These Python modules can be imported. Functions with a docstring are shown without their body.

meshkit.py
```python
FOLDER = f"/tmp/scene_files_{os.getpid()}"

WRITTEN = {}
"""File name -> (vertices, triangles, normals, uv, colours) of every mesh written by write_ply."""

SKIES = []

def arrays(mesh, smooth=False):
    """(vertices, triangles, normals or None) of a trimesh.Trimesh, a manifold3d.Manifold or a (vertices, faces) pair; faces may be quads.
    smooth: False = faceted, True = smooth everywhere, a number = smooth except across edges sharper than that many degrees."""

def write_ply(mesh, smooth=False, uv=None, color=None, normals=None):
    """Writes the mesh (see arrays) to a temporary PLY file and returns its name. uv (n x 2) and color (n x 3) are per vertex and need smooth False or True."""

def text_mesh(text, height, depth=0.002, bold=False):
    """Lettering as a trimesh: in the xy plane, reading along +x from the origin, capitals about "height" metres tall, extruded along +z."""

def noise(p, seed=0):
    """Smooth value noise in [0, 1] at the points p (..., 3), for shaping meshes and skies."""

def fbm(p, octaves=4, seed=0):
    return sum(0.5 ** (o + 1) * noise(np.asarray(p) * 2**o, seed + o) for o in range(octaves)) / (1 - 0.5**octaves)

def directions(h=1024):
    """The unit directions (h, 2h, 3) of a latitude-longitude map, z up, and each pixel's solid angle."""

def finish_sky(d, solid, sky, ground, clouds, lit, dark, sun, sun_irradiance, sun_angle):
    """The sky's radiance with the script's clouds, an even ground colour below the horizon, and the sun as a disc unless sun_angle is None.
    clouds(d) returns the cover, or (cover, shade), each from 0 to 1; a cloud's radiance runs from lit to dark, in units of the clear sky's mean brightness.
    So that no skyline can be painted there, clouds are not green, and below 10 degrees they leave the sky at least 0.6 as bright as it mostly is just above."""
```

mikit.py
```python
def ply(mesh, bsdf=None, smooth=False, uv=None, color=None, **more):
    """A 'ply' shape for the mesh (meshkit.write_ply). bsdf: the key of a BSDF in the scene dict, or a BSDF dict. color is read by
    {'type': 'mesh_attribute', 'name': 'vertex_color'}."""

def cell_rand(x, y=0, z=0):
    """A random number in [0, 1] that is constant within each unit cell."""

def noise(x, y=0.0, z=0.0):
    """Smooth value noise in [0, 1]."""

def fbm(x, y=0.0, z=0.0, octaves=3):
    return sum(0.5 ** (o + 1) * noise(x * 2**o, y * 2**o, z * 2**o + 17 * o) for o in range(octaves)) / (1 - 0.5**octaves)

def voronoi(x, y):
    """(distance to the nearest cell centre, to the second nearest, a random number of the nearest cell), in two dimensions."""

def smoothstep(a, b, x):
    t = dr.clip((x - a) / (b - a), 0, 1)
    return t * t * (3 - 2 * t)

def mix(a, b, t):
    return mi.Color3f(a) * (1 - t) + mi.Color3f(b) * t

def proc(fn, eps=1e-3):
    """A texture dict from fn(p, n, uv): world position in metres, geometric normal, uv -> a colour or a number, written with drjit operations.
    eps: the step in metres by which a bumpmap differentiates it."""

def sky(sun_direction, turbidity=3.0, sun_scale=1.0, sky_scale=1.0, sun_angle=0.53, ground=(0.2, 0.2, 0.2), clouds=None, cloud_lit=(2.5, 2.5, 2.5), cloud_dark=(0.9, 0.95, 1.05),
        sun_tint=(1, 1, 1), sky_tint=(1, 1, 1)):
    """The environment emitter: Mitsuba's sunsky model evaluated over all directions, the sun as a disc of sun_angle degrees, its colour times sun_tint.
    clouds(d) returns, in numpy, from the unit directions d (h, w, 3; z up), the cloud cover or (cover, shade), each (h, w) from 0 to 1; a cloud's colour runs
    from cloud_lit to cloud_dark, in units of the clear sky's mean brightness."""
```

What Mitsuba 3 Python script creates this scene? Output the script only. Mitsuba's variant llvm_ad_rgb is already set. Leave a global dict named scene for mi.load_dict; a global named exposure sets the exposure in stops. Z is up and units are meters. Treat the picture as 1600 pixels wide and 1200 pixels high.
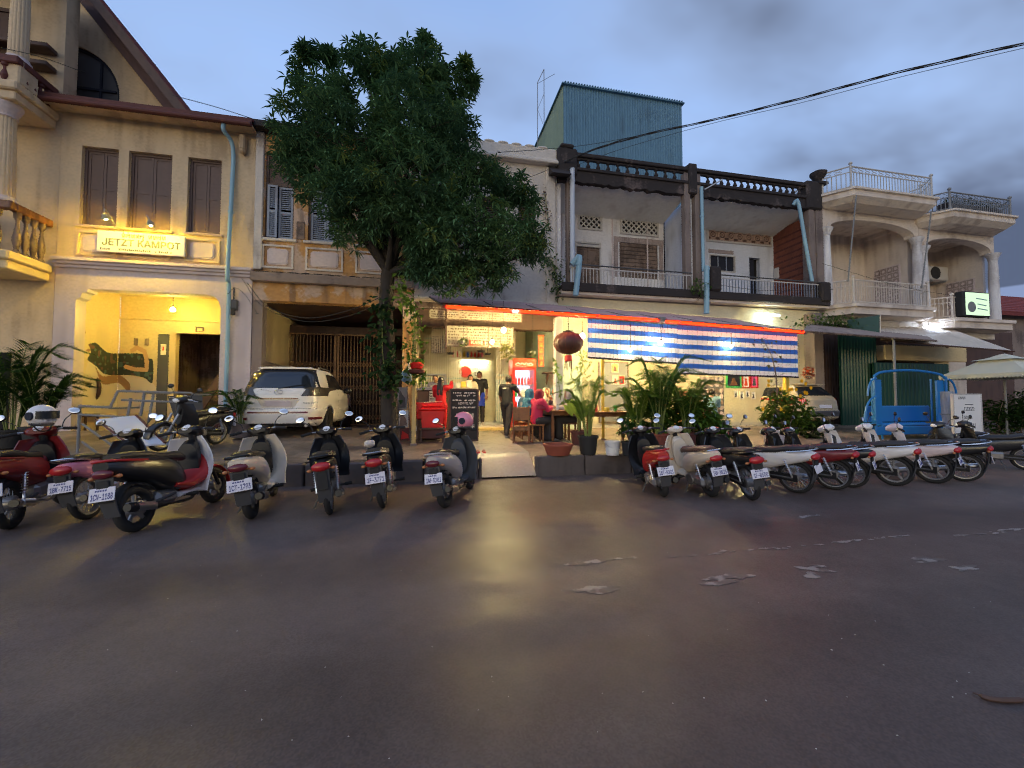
import math, random
import numpy as np, trimesh, manifold3d as m3
import drjit as dr, mitsuba as mi, mikit, meshkit
from mikit import proc, noise, fbm, cell_rand, smoothstep, mix
from shapely.geometry import Polygon, box as sbox, Point, LineString
from shapely.ops import unary_union
from shapely import affinity

# ------------------------------------------------------------------ camera, sky, exposure
exposure = 3.65
EYE = np.array([0.0, 0.0, 1.47]); FPX = 640.0
YAW, PITCH = math.radians(12.0), math.atan(25 / 640.0)
_R = np.array([math.cos(YAW), -math.sin(YAW), 0]); _f = np.array([math.sin(YAW), math.cos(YAW), 0])
_W = math.cos(PITCH) * _f + math.sin(PITCH) * np.array([0, 0, 1.0]); _U = math.cos(PITCH) * np.array([0, 0, 1.0]) - math.sin(PITCH) * _f
T = mi.ScalarTransform4f
scene = {'camera': {'type': 'perspective', 'fov': math.degrees(2 * math.atan(800 / FPX)), 'fov_axis': 'x', 'near_clip': 0.05, 'far_clip': 3000.0,
                    'to_world': T().look_at(origin=EYE.tolist(), target=(EYE + _W).tolist(), up=[0, 0, 1])}}

def clouds(d):
    q = d / (np.abs(d[..., 2:]) + 0.22)
    a = meshkit.fbm(q * np.array([1.0, 1.5, 0.4]) + 3.1, 5, 4)
    b = meshkit.fbm(q * np.array([2.4, 3.6, 0.7]) + 9.7, 5, 8)
    side, low = np.clip(.5 + .75 * d[..., 0], 0, 1), 1 - d[..., 2]      # the cloud thickens towards the right hand end of the street
    return np.clip(.42 + 1.7 * (a - .5) + 1.1 * (b - .5) + .9 * side * low, 0, 1), np.clip(.10 + .28 * side + 1.2 * side * low ** 2 + 1.2 * (a - .5) + 1.3 * (b - .5), 0, 1)

scene['sky'] = mikit.sky((-0.347, -0.923, 0.122), turbidity=5.0, sun_scale=0.0, sky_scale=1.0, sun_angle=12, clouds=clouds,
                         cloud_lit=(0.98, 1.30, 1.95), cloud_dark=(0.17, 0.22, 0.36), sky_tint=(0.76, 0.95, 1.48))

# ------------------------------------------------------------------ points of the photograph -> points of the place (on a known plane)
def ray(px, py): return _W + (px - 800) / FPX * _R - (py - 600) / FPX * _U
def P(px, py, Y): d = ray(px, py); return EYE + d * (Y / d[1])
def G(px, py, z): d = ray(px, py); return EYE + d * ((z - EYE[2]) / d[2])
def proj(p): q = np.asarray(p, float) - EYE; return 800 + FPX * (q @ _R) / (q @ _W), 600 - FPX * (q @ _U) / (q @ _W)
def PX(px, py, X): d = ray(px, py); return EYE + d * (X / d[0])

# ------------------------------------------------------------------ scene writing
labels, used = {}, {}
def number(name):
    n = used.get(name, 0); used[name] = n + 1
    return name if n == 0 else f'{name}_{n:03d}'
def full(name, parent): return number(f'{parent}__{name}' if parent else name)
def tag(k, label=None, cat=None, group=None, kind=None):
    d = {a: b for a, b in (('label', label), ('category', cat), ('group', group), ('kind', kind)) if b}
    if d: labels.setdefault(k, {}).update(d)
    return k
def thing(name, label, cat, group=None): return tag(number(name), label, cat, group)
def add(name, mesh, mat, parent=None, label=None, cat=None, group=None, kind=None, smooth=False, M=None, **kw):
    k = full(name, parent)
    if isinstance(mesh, (list, tuple)) and not isinstance(mesh[0], np.ndarray): mesh = cat_(mesh)
    d = mesh if isinstance(mesh, dict) else mikit.ply(mesh, mat, smooth=smooth, **kw)
    if M is not None: d = {**d, 'to_world': T(M)}
    scene[k] = d
    tag(k, label, cat, group, kind)
    return k
def struct(name, mesh, mat, **kw): return add(name, mesh, mat, kind='structure', **kw)

# ------------------------------------------------------------------ meshes
def cat_(ms): return trimesh.util.concatenate([m for m in ms if m is not None])
def tm(v, f): return trimesh.Trimesh(np.asarray(v, float), np.asarray(f), process=False)
_BF = np.array([[0, 2, 1], [0, 3, 2], [4, 5, 6], [4, 6, 7], [0, 1, 5], [0, 5, 4], [1, 2, 6], [1, 6, 5], [2, 3, 7], [2, 7, 6], [3, 0, 4], [3, 4, 7]])
def bx(x0, x1, y0, y1, z0, z1):
    return tm([[x0, y0, z0], [x1, y0, z0], [x1, y1, z0], [x0, y1, z0], [x0, y0, z1], [x1, y0, z1], [x1, y1, z1], [x0, y1, z1]], _BF)
def cbx(x0, x1, y0, y1, z0, z1, c=0.012):
    c = min(c, .45 * (x1 - x0), .45 * (y1 - y0), .45 * (z1 - z0)); v = []
    for x, sx in ((x0, 1), (x1, -1)):
        for y, sy in ((y0, 1), (y1, -1)):
            for z, sz in ((z0, 1), (z1, -1)):
                v += [[x, y + sy * c, z + sz * c], [x + sx * c, y, z + sz * c], [x + sx * c, y + sy * c, z]]
    return trimesh.convex.convex_hull(np.array(v))
def hull(pts): return trimesh.convex.convex_hull(np.asarray(pts, float))
def frame(d):
    d = np.asarray(d, float); d = d / (np.linalg.norm(d) + 1e-12)
    a = np.cross(d, [0, 0, 1.0] if abs(d[2]) < .9 else [1.0, 0, 0]); a /= np.linalg.norm(a)
    return a, np.cross(d, a), d
def loft(rings, cap=True, closed=True):
    r = np.asarray(rings, float); n, k = r.shape[:2]; f = []
    for i in range(n - 1):
        for j in range(k if closed else k - 1):
            a, b, c, d = i * k + j, i * k + (j + 1) % k, (i + 1) * k + (j + 1) % k, (i + 1) * k + j
            f += [[a, b, c], [a, c, d]]
    v = r.reshape(-1, 3)
    if cap and closed:
        v = np.vstack([v, r[0].mean(0), r[-1].mean(0)]); a, b = n * k, n * k + 1
        f += [[a, (j + 1) % k, j] for j in range(k)] + [[b, (n - 1) * k + j, (n - 1) * k + (j + 1) % k] for j in range(k)]
    m = tm(v, f)
    if cap and closed and m.volume < 0: m.invert()
    return m
def tube(pts, r, n=6, cap=True):
    p = np.asarray(pts, float); r = np.broadcast_to(r, (len(p),)); t = np.gradient(p, axis=0); t /= np.linalg.norm(t, axis=1, keepdims=True) + 1e-12
    a = frame(t[0])[0]; rings = []; an = np.arange(n) * 2 * np.pi / n
    for i in range(len(p)):
        a = a - t[i] * (a @ t[i]); a /= np.linalg.norm(a) + 1e-12; b = np.cross(t[i], a)
        rings.append(p[i] + r[i] * (np.cos(an)[:, None] * a + np.sin(an)[:, None] * b))
    return loft(rings, cap)
def cyl(p0, p1, r, n=10, r2=None): return tube([p0, p1], [r, r if r2 is None else r2], n)
def bez(pts, n=10):
    p = np.asarray(pts, float); t = np.linspace(0, 1, n)[:, None]
    if len(p) == 3: return (1 - t) ** 2 * p[0] + 2 * t * (1 - t) * p[1] + t * t * p[2]
    return (1 - t) ** 3 * p[0] + 3 * t * (1 - t) ** 2 * p[1] + 3 * t * t * (1 - t) * p[2] + t ** 3 * p[3]
def spline(pts, n=6):
    p = np.asarray(pts, float); p = np.vstack([2 * p[0] - p[1], p, 2 * p[-1] - p[-2]]); out = []
    for i in range(1, len(p) - 2):
        for t in np.linspace(0, 1, n, endpoint=False):
            out.append(.5 * (2 * p[i] + (p[i + 1] - p[i - 1]) * t + (2 * p[i - 1] - 5 * p[i] + 4 * p[i + 1] - p[i + 2]) * t ** 2 + (3 * p[i] - p[i - 1] - 3 * p[i + 1] + p[i + 2]) * t ** 3))
    return np.array(out + [p[-2]])
def lathe(prof, at=(0, 0, 0), n=16, cap=True):
    an = np.arange(n) * 2 * np.pi / n
    return loft([[[max(r, 1e-4) * math.cos(a) + at[0], max(r, 1e-4) * math.sin(a) + at[1], z + at[2]] for a in an] for r, z in prof], cap)
def _ext(poly, h):
    gs = [g for g in getattr(poly, 'geoms', [poly]) if g.geom_type == 'Polygon' and g.area > 1e-7]
    return cat_([trimesh.creation.extrude_polygon(g, h, engine='earcut') for g in gs])
def prY(poly, y0, y1):           # polygon in (x, z), extruded along y
    m = _ext(poly, y1 - y0); v = np.array(m.vertices); m.vertices = np.c_[v[:, 0], y1 - v[:, 2], v[:, 1]]; return m
def prX(poly, x0, x1):           # polygon in (y, z), extruded along x
    m = _ext(poly, x1 - x0); v = np.array(m.vertices); m.vertices = np.c_[x0 + v[:, 2], v[:, 0], v[:, 1]]; return m
def prZ(poly, z0, z1):
    m = _ext(poly, z1 - z0); m.apply_translation([0, 0, z0]); return m
def mv(m, M): m = m.copy(); m.apply_transform(M); return m
def tr(m, x=0, y=0, z=0): m = m.copy(); m.apply_translation([x, y, z]); return m
def rz(a, at=(0, 0, 0)): return trimesh.transformations.rotation_matrix(a, [0, 0, 1], at)
def rot(a, ax, at=(0, 0, 0)): return trimesh.transformations.rotation_matrix(a, ax, at)
def place(x, y, z=0, a=0, lean=0, s=1.0):
    M = np.eye(4); M[:3, 3] = (x, y, z)
    return M @ rz(a) @ rot(lean, [1, 0, 0]) @ np.diag([s, s, s, 1.0])
def blob(c, r, sub=2):
    m = trimesh.creation.icosphere(sub); m.vertices = m.vertices * np.asarray(r) + np.asarray(c); return m
def rough_up(m, amp, freq, seed=0):
    v = np.array(m.vertices); n = np.array(m.vertex_normals); m.vertices = v + n * ((meshkit.fbm(v * freq, 3, seed) - .5) * 2 * amp)[:, None]; return m
def ringframe(x0, x1, z0, z1, w): return sbox(x0, z0, x1, z1).difference(sbox(x0 + w, z0 + w, x1 - w, z1 - w))
def text(s, h, M, depth=.003, bold=False, w=None):
    m = meshkit.text_mesh(s, h, depth, bold)
    if w: m.apply_scale([w / m.extents[0], 1, 1])
    m.apply_transform(M); return m
def textY(s, x, z, h, y, w=None, bold=False, depth=.004):   # lettering on a wall that faces -y, reading along +x
    return text(s, h, np.array([[1, 0, 0, x], [0, 0, -1, y], [0, 1, 0, z], [0, 0, 0, 1.0]]), depth, bold, w)

# ------------------------------------------------------------------ materials
def col(c): return proc(c) if callable(c) else ({'type': 'rgb', 'value': list(c)} if not isinstance(c, dict) else c)
def num(c): return proc(c) if callable(c) else float(c)
def mat(name, c, rough=.6, bump=None, bs=1.0, eps=2e-3, **kw):
    b = {'type': 'principled', 'base_color': col(c), 'roughness': num(rough), **kw}
    if bump is not None: b = {'type': 'bumpmap', 'tex': proc(bump, eps), 'scale': bs, 'bsdf': b}
    scene[name] = {'type': 'twosided', 'bsdf': b}; return name
VC = {'type': 'mesh_attribute', 'name': 'vertex_color'}
def stain(base, dirt, fs=1.0, amt=.6, drip=1.0, lo=.48, hi=.75):
    def f(p, n, uv):
        big = fbm(p.x * .9 * fs, p.y * .9 * fs, p.z * .9 * fs, 4)
        dr_ = fbm(p.x * 5 * fs, p.y * 5 * fs, p.z * .55 * fs, 3)
        fine = fbm(p.x * 22, p.y * 22, p.z * 22, 3)
        t = smoothstep(lo, hi, big * (1 - .45 * drip) + dr_ * .45 * drip + (fine - .5) * .25) * amt
        return mix(base, dirt, t) * (.86 + .28 * fine)
    return f
mat('plaster_cream', stain((.58, .44, .28), (.24, .16, .10), 1.1, .6, 1.0, .46, .74), .75)
mat('plaster_yellow', stain((.62, .48, .26), (.34, .24, .13), .6, .35), .7)
mat('plaster_lilac', stain((.56, .47, .46), (.30, .22, .20), .8, .4), .7)
def ochre(p, n, uv):
    big = fbm(p.x * 2.3, p.y, p.z * 1.7, 4); fine = fbm(p.x * 16, p.y * 16, p.z * 16, 3)
    drip = fbm(p.x * 6, p.y * 6, p.z * .7, 3)
    a = mix((.46, .24, .08), (.50, .36, .27), smoothstep(.42, .60, big + (fine - .5) * .3))
    a = mix(a, (.10, .06, .045), smoothstep(.55, .8, drip) * .6)
    return mix(a, (.05, .04, .035), (smoothstep(.95, .0, dr.abs(p.z - 4.75) / .33)) * smoothstep(.35, .7, fine * .5 + drip * .5)) * (.8 + .4 * fine)
mat('plaster_ochre', ochre, .8)
mat('plaster_pink', stain((.58, .52, .46), (.24, .17, .13), 1.3, .6, .9, .5, .72), .8)
mat('plaster_white', stain((.68, .66, .67), (.26, .22, .21), 1.2, .6, 1.0, .46, .72), .75)
mat('plaster_blue', stain((.60, .62, .69), (.30, .29, .30), 1.2, .5), .75)
mat('plaster_beige', stain((.64, .55, .47), (.27, .20, .16), 1.1, .6, 1.0, .46, .74), .7)
mat('mould', stain((.030, .023, .022), (.15, .11, .10), 1.6, .7, .9, .56, .75), .85)
mat('soffit_white', stain((.74, .73, .70), (.42, .38, .35), 1.2, .5), .8)
mat('concrete', stain((.22, .17, .15), (.07, .05, .045), 1.2, .7), .85)
mat('wood', stain((.22, .085, .03), (.09, .035, .015), 2.5, .8, 1.0, .4, .6), .5)
mat('wood_dark', stain((.085, .045, .032), (.035, .02, .016), 2.0, .7), .6)
mat('wood_old', stain((.20, .14, .11), (.07, .045, .035), 2.5, .8, 1.0, .42, .6), .75)
mat('shutter_brown', stain((.12, .075, .065), (.075, .05, .043), 1.5, .6), .6)
mat('shutter_blue', stain((.26, .30, .38), (.17, .15, .16), 2.5, .6), .6)
mat('brick', stain((.20, .06, .035), (.10, .04, .03), 2.5, .7), .85)
mat('rust', stain((.10, .025, .02), (.045, .02, .02), 2.0, .6), .7)
for k, c, r, m in (('black', (.012, .012, .013), .35, 0), ('black_matt', (.02, .019, .019), .75, 0), ('dark', (.006, .005, .005), .9, 0), ('rubber', (.016, .015, .015), .8, 0),
                   ('steel', (.42, .42, .43), .38, 1), ('chrome', (.75, .75, .77), .12, 1), ('white', (.70, .68, .66), .4, 0), ('white_dirty', (.48, .45, .42), .6, 0),
                   ('red', (.55, .015, .012), .4, 0), ('grey', (.20, .20, .205), .6, 0), ('grey_dark', (.065, .065, .07), .6, 0), ('pipe_blue', (.25, .42, .52), .45, 0), ('pipe_white', (.52, .56, .64), .4, 0),
                   ('blue_paint', (.010, .15, .42), .35, 0), ('yellow', (.62, .42, .05), .5, 0), ('yellow_post', (.58, .42, .16), .6, 0), ('pink', (.72, .10, .26), .3, 0),
                   ('skin', (.42, .20, .11), .55, 0), ('skin_dark', (.24, .11, .065), .55, 0), ('hair', (.016, .011, .009), .45, 0), ('orange', (.62, .055, .012), .5, 0),
                   ('roof_red', (.17, .03, .025), .75, 0), ('purple_dark', (.085, .045, .05), .7, 0), ('teal', (.30, .45, .42), .5, 0), ('terracotta', (.28, .07, .04), .7, 0), ('soil', (.03, .02, .014), .95, 0),
                   ('paper', (.66, .60, .48), .8, 0), ('navy', (.014, .016, .028), .8, 0), ('green_dark', (.006, .045, .028), .45, 0)):
    mat(k, c, r, metallic=float(m))
def lamp(name, mesh, rgb, parent=None, mat_='black', **kw):
    k = add(name, mesh, mat_, parent, **kw); scene[k] = {**scene[k], 'emitter': {'type': 'area', 'radiance': {'type': 'rgb', 'value': list(rgb)}}}; return k
# ------------------------------------------------------------------ ground, road, pavement
def wet(p, n, uv):
    a = fbm(p.x * .33 + 2, p.y * .55, 0.0, 4); b = fbm(p.x * 2.1, p.y * 3.1, 1.0, 3)
    run = dr.exp(-dr.square((p.x - 1.56 + .2 * (7.6 - p.y) + .12 * (b - .5)) / .42)) * smoothstep(1.8, 4.6, p.y)      # water running off the ramp
    return .44 + .20 * smoothstep(.36, .66, a + (b - .5) * .3) - .17 * run
def asphalt(p, n, uv):
    a = fbm(p.x * .5, p.y * .8, 3.0, 4); g = noise(p.x * 120, p.y * 120, 0.0); s = fbm(p.x * 9, p.y * 9, 0.0, 3)
    return mix((.086, .060, .052), (.130, .096, .084), smoothstep(.3, .75, a)) * (.72 + .35 * g + .25 * s) * (1 - .22 * smoothstep(.55, .15, dr.abs(p.y - 3.9 + .2 * (a - .5))) - .18 * smoothstep(.5, .1, dr.abs(p.y - 2.2 + .3 * (a - .5))))
def asphalt_h(p, n, uv): return fbm(p.x * 70, p.y * 70, 0.0, 2) * .0013 + fbm(p.x * 3.0, p.y * 3.0, 0.0, 2) * .0012
mat('asphalt', asphalt, wet, asphalt_h, 1.0, 4e-3, specular=.32)
def pave(p, n, uv):
    a = fbm(p.x * 1.1, p.y * 1.1, 0.0, 4); s = fbm(p.x * 14, p.y * 14, p.z * 14, 3)
    return mix((.10, .075, .06), (.20, .155, .125), smoothstep(.3, .7, a)) * (.7 + .6 * s)
mat('paving', pave, lambda p, n, uv: .30 + .4 * fbm(p.x * 1.7, p.y * 1.7, 5.0, 3), lambda p, n, uv: fbm(p.x * 20, p.y * 20, p.z * 20, 2) * .006, 1.0, 4e-3)
mat('ramp_tile', stain((.31, .29, .24), (.13, .115, .09), 1.8, .7), lambda p, n, uv: .22 + .3 * fbm(p.x * 3, p.y * 3, 5.0, 3))
mat('kerb', stain((.10, .08, .075), (.045, .035, .033), 1.5, .7), .6)
mat('earth', (.09, .075, .06), .9)
mat('old_paint', lambda p, n, uv: mix((.10, .080, .072), (.23, .20, .185), smoothstep(.38, .6, fbm(p.x * 13, p.y * 13, 0.0, 3))), .5)
struct('ground', bx(-300, 300, -60, 500, -.6, -.02), 'earth')
gx, gy = np.linspace(-40, 60, 101), np.linspace(-14, 7.62, 60)
XX, YY = np.meshgrid(gx, gy); ZZ = .0 * (meshkit.fbm(np.stack([XX * .4, YY * .5, XX * 0], -1), 3, 5) - .5)
n1, n2 = XX.shape; idx = np.arange(n1 * n2).reshape(n1, n2)
fa = np.concatenate([np.stack([idx[:-1, :-1], idx[:-1, 1:], idx[1:, 1:]], -1).reshape(-1, 3), np.stack([idx[:-1, :-1], idx[1:, 1:], idx[1:, :-1]], -1).reshape(-1, 3)])
struct('road', tm(np.c_[XX.ravel(), YY.ravel(), ZZ.ravel()], fa), 'asphalt', smooth=True)

KY = 7.62                                     # the kerb's face
RAMP = (1.05, 2.1)                            # the entrance ramp between two runs of kerb
def pz(x, y):                                 # height of the pavement, which climbs towards the houses
    x, y = np.asarray(x, float), np.asarray(y, float)
    z = .38 + np.clip((y - KY) / 3.2, 0, 1) * .13 + np.clip((y - 10.8) / 1.2, 0, 1) * .09
    left = np.clip((-0.6 - x) / 1.5, 0, 1)
    z = z + left * np.clip((y - 8.2) / 2.4, 0, 1) * .12
    r = np.clip(1 - np.abs(x - 1.58) / .53 * .999, 0, 1) > 0
    return np.where(r, np.minimum(z, .03 + (y - KY) * .62), z)
def strip(x0, x1, y0, y1, nx, ny, f):
    X, Y = np.meshgrid(np.linspace(x0, x1, nx), np.linspace(y0, y1, ny)); Zt = f(X, Y); i = np.arange(nx * ny).reshape(ny, nx)
    a = np.concatenate([np.stack([i[:-1, :-1], i[:-1, 1:], i[1:, 1:]], -1).reshape(-1, 3), np.stack([i[:-1, :-1], i[1:, 1:], i[1:, :-1]], -1).reshape(-1, 3)])
    return tm(np.c_[X.ravel(), Y.ravel(), Zt.ravel()], a)
struct('pavement', [strip(-40, RAMP[0], KY + .17, 12.05, 90, 24, pz), strip(RAMP[1], 60, KY + .17, 12.05, 110, 24, pz)], 'paving', smooth=True)
struct('ramp', strip(RAMP[0] + .001, RAMP[1] - .001, KY, 12.0, 14, 40, pz), 'ramp_tile', smooth=True)
kb = thing('kerb_run', 'dark concrete kerb with broad stones along the road left of the ramp', 'kerb'); kb2 = thing('kerb_run', 'dark concrete kerb along the road right of the ramp', 'kerb')
rng = random.Random(5)
for par, xs in ((kb, np.arange(-16.0, RAMP[0], 1.0)), (kb2, np.arange(RAMP[1], 27, 1.0))):
    for x in xs:
        x1 = min(x + .985, RAMP[0]) if par == kb else x + .985
        if x1 - x < .05: continue
        add('kerbstone', rough_up(cbx(x, x1, KY + rng.uniform(-.012, .012), KY + .17, -.05, .385 + rng.uniform(-.012, .008), .03).subdivide().subdivide(), .016, 6, len(used)), 'kerb', par, smooth=40)
# flakes of old paint and small litter on the road
def flake(px, py, w, h, seed, a=0.0):
    c = G(px, py, 0); r = np.random.default_rng(seed); t = np.linspace(0, 2 * np.pi, 22, endpoint=False)
    q = np.c_[np.cos(t) * w * r.uniform(.75, 1.1, 22), np.sin(t) * h * r.uniform(.6, 1.15, 22)]
    q = q @ np.array([[math.cos(a), math.sin(a)], [-math.sin(a), math.cos(a)]]) + c[:2]
    out = [Polygon(q).buffer(0)] if w < .25 else []
    for k in range(int(w * 40)) if w >= .25 else range(5): u = r.uniform(-1.3, 1.3); s_ = r.uniform(.3, 1) * min(.05, h * 1.4); o = affinity.scale(Point(0, 0).buffer(s_, 3), r.uniform(.8, 3.2), r.uniform(.4, .9)); out.append(affinity.translate(affinity.rotate(o, r.uniform(-25, 25)), c[0] + u * w * math.cos(a), c[1] - u * w * math.sin(a) + r.normal() * h * .7))
    return prZ(unary_union(out), .0025, .004)
for i, (px, py, w, h, a) in enumerate([(938, 922, .17, .055, -.1), (1128, 903, .20, .035, .05), (1122, 911, .19, .03, 0), (905, 880, .16, .035, .1), (958, 874, .2, .02, .05), (1272, 890, .16, .04, -.5),
                                       (1270, 851, .45, .02, .04), (1362, 842, .4, .02, .03), (1458, 875, .14, .04, 0), (1505, 888, .12, .04, -.3), (1265, 806, .15, .03, 0), (1530, 835, .35, .025, .05), (1590, 827, .25, .025, .1), (1120, 864, .5, .02, .05)]):
    add('worn_paint_patch', flake(px, py, w, h, i, a - YAW * .2), 'old_paint', None, None, None, None, 'structure')
r = np.random.default_rng(8); bits = []
for i in range(60):
    p_ = G(r.uniform(150, 1550), r.uniform(830, 1190), 0)
    s = r.uniform(.002, .0045); bits.append(blob((p_[0], p_[1], s * .3), (s, s * r.uniform(.6, 1.4), s * .7), 0))
add('grit', bits, 'white_dirty', None, 'small pale grit scattered over the wet road', 'grit', None, 'stuff')
tw = spline([G(1520, 1082, .01), G(1545, 1091, .012), G(1575, 1094, .012), G(1625, 1092, .01)], 5)
add('twig', tube(tw, [.004] * 3 + [.012] * (len(tw) - 6) + [.005] * 3, 6), 'wood_dark', None, 'dark wet twig lying on the road at the lower right', 'twig')
# ------------------------------------------------------------------ houses (their fronts stand at y = 12)
FY = 12.0
def rect(x0, x1, z0, z1): return sbox(x0, z0, x1, z1)
def wallY(poly, holes, y0, y1): return prY(poly.difference(unary_union(holes)) if holes else poly, y0, y1)
def baluster(h, r=.055, n=10):
    return lathe([(r * .9, 0), (r * .9, .06 * h), (r * .5, .1 * h), (r, .32 * h), (r * .95, .4 * h), (r * .42, .7 * h), (r * .42, .82 * h), (r * .85, .88 * h), (r * .9, h)], n=n)
def shutter(parent, x0, x1, z0, z1, y, m, slats=True, name='shutter'):
    s = add(name, [prY(ringframe(x0, x1, z0, z1, .055), y, y + .04), bx(x0 + .055, x1 - .055, y + .004, y + .036, (z0 + z1) / 2 - .035, (z0 + z1) / 2 + .035)], m, parent)
    n = int((z1 - z0 - .15) / .055); sl = []
    for i in range(n):
        z = z0 + .075 + i * (z1 - z0 - .15) / n
        if abs(z + .02 - (z0 + z1) / 2) < .06: continue
        sl.append(mv(bx(x0 + .055, x1 - .055, -.004, .004, -.028, .028), T_(0, y + .022, z + .03) @ rot(math.radians(-38), [1, 0, 0])))
    d = None
    if slats: add('slat_set', sl, m, s, None, None, None, 'stuff')
    else: add('panel', bx(x0 + .05, x1 - .05, y + .015, y + .028, z0 + .05, z1 - .05), m, s)
def T_(x, y, z): M = np.eye(4); M[:3, 3] = (x, y, z); return M
def raised_panel(parent, x0, x1, z0, z1, y, m, m2):
    p = add('wall_panel', [prY(ringframe(x0, x1, z0, z1, .05), y - .035, y + .01)], m, parent)
    c = Polygon([(x0 + .19, z0 + .1), (x1 - .19, z0 + .1), (x1 - .13, z0 + .16), (x1 - .13, z1 - .16), (x1 - .19, z1 - .1), (x0 + .19, z1 - .1), (x0 + .13, z1 - .16), (x0 + .13, z0 + .16)])
    add('raised_field', [prY(c, y - .02, y + .01), prY(c.buffer(-.03), y - .032, y - .018)], m2, p)
def drainpipe(label, pts, r, m, brackets=()):
    t = thing('drain_pipe', label, 'pipe'); add('tube', tube(spline(pts, 4), r, 10), m, t, smooth=40)
    for p in brackets: add('bracket', lathe([(r + .004, -.03), (r + .014, -.03), (r + .014, .03), (r + .004, .03)], p, 10), m, t)
    return t
def xz(px, py, Y=FY): p = P(px, py, Y); return p[0], p[2]

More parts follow.
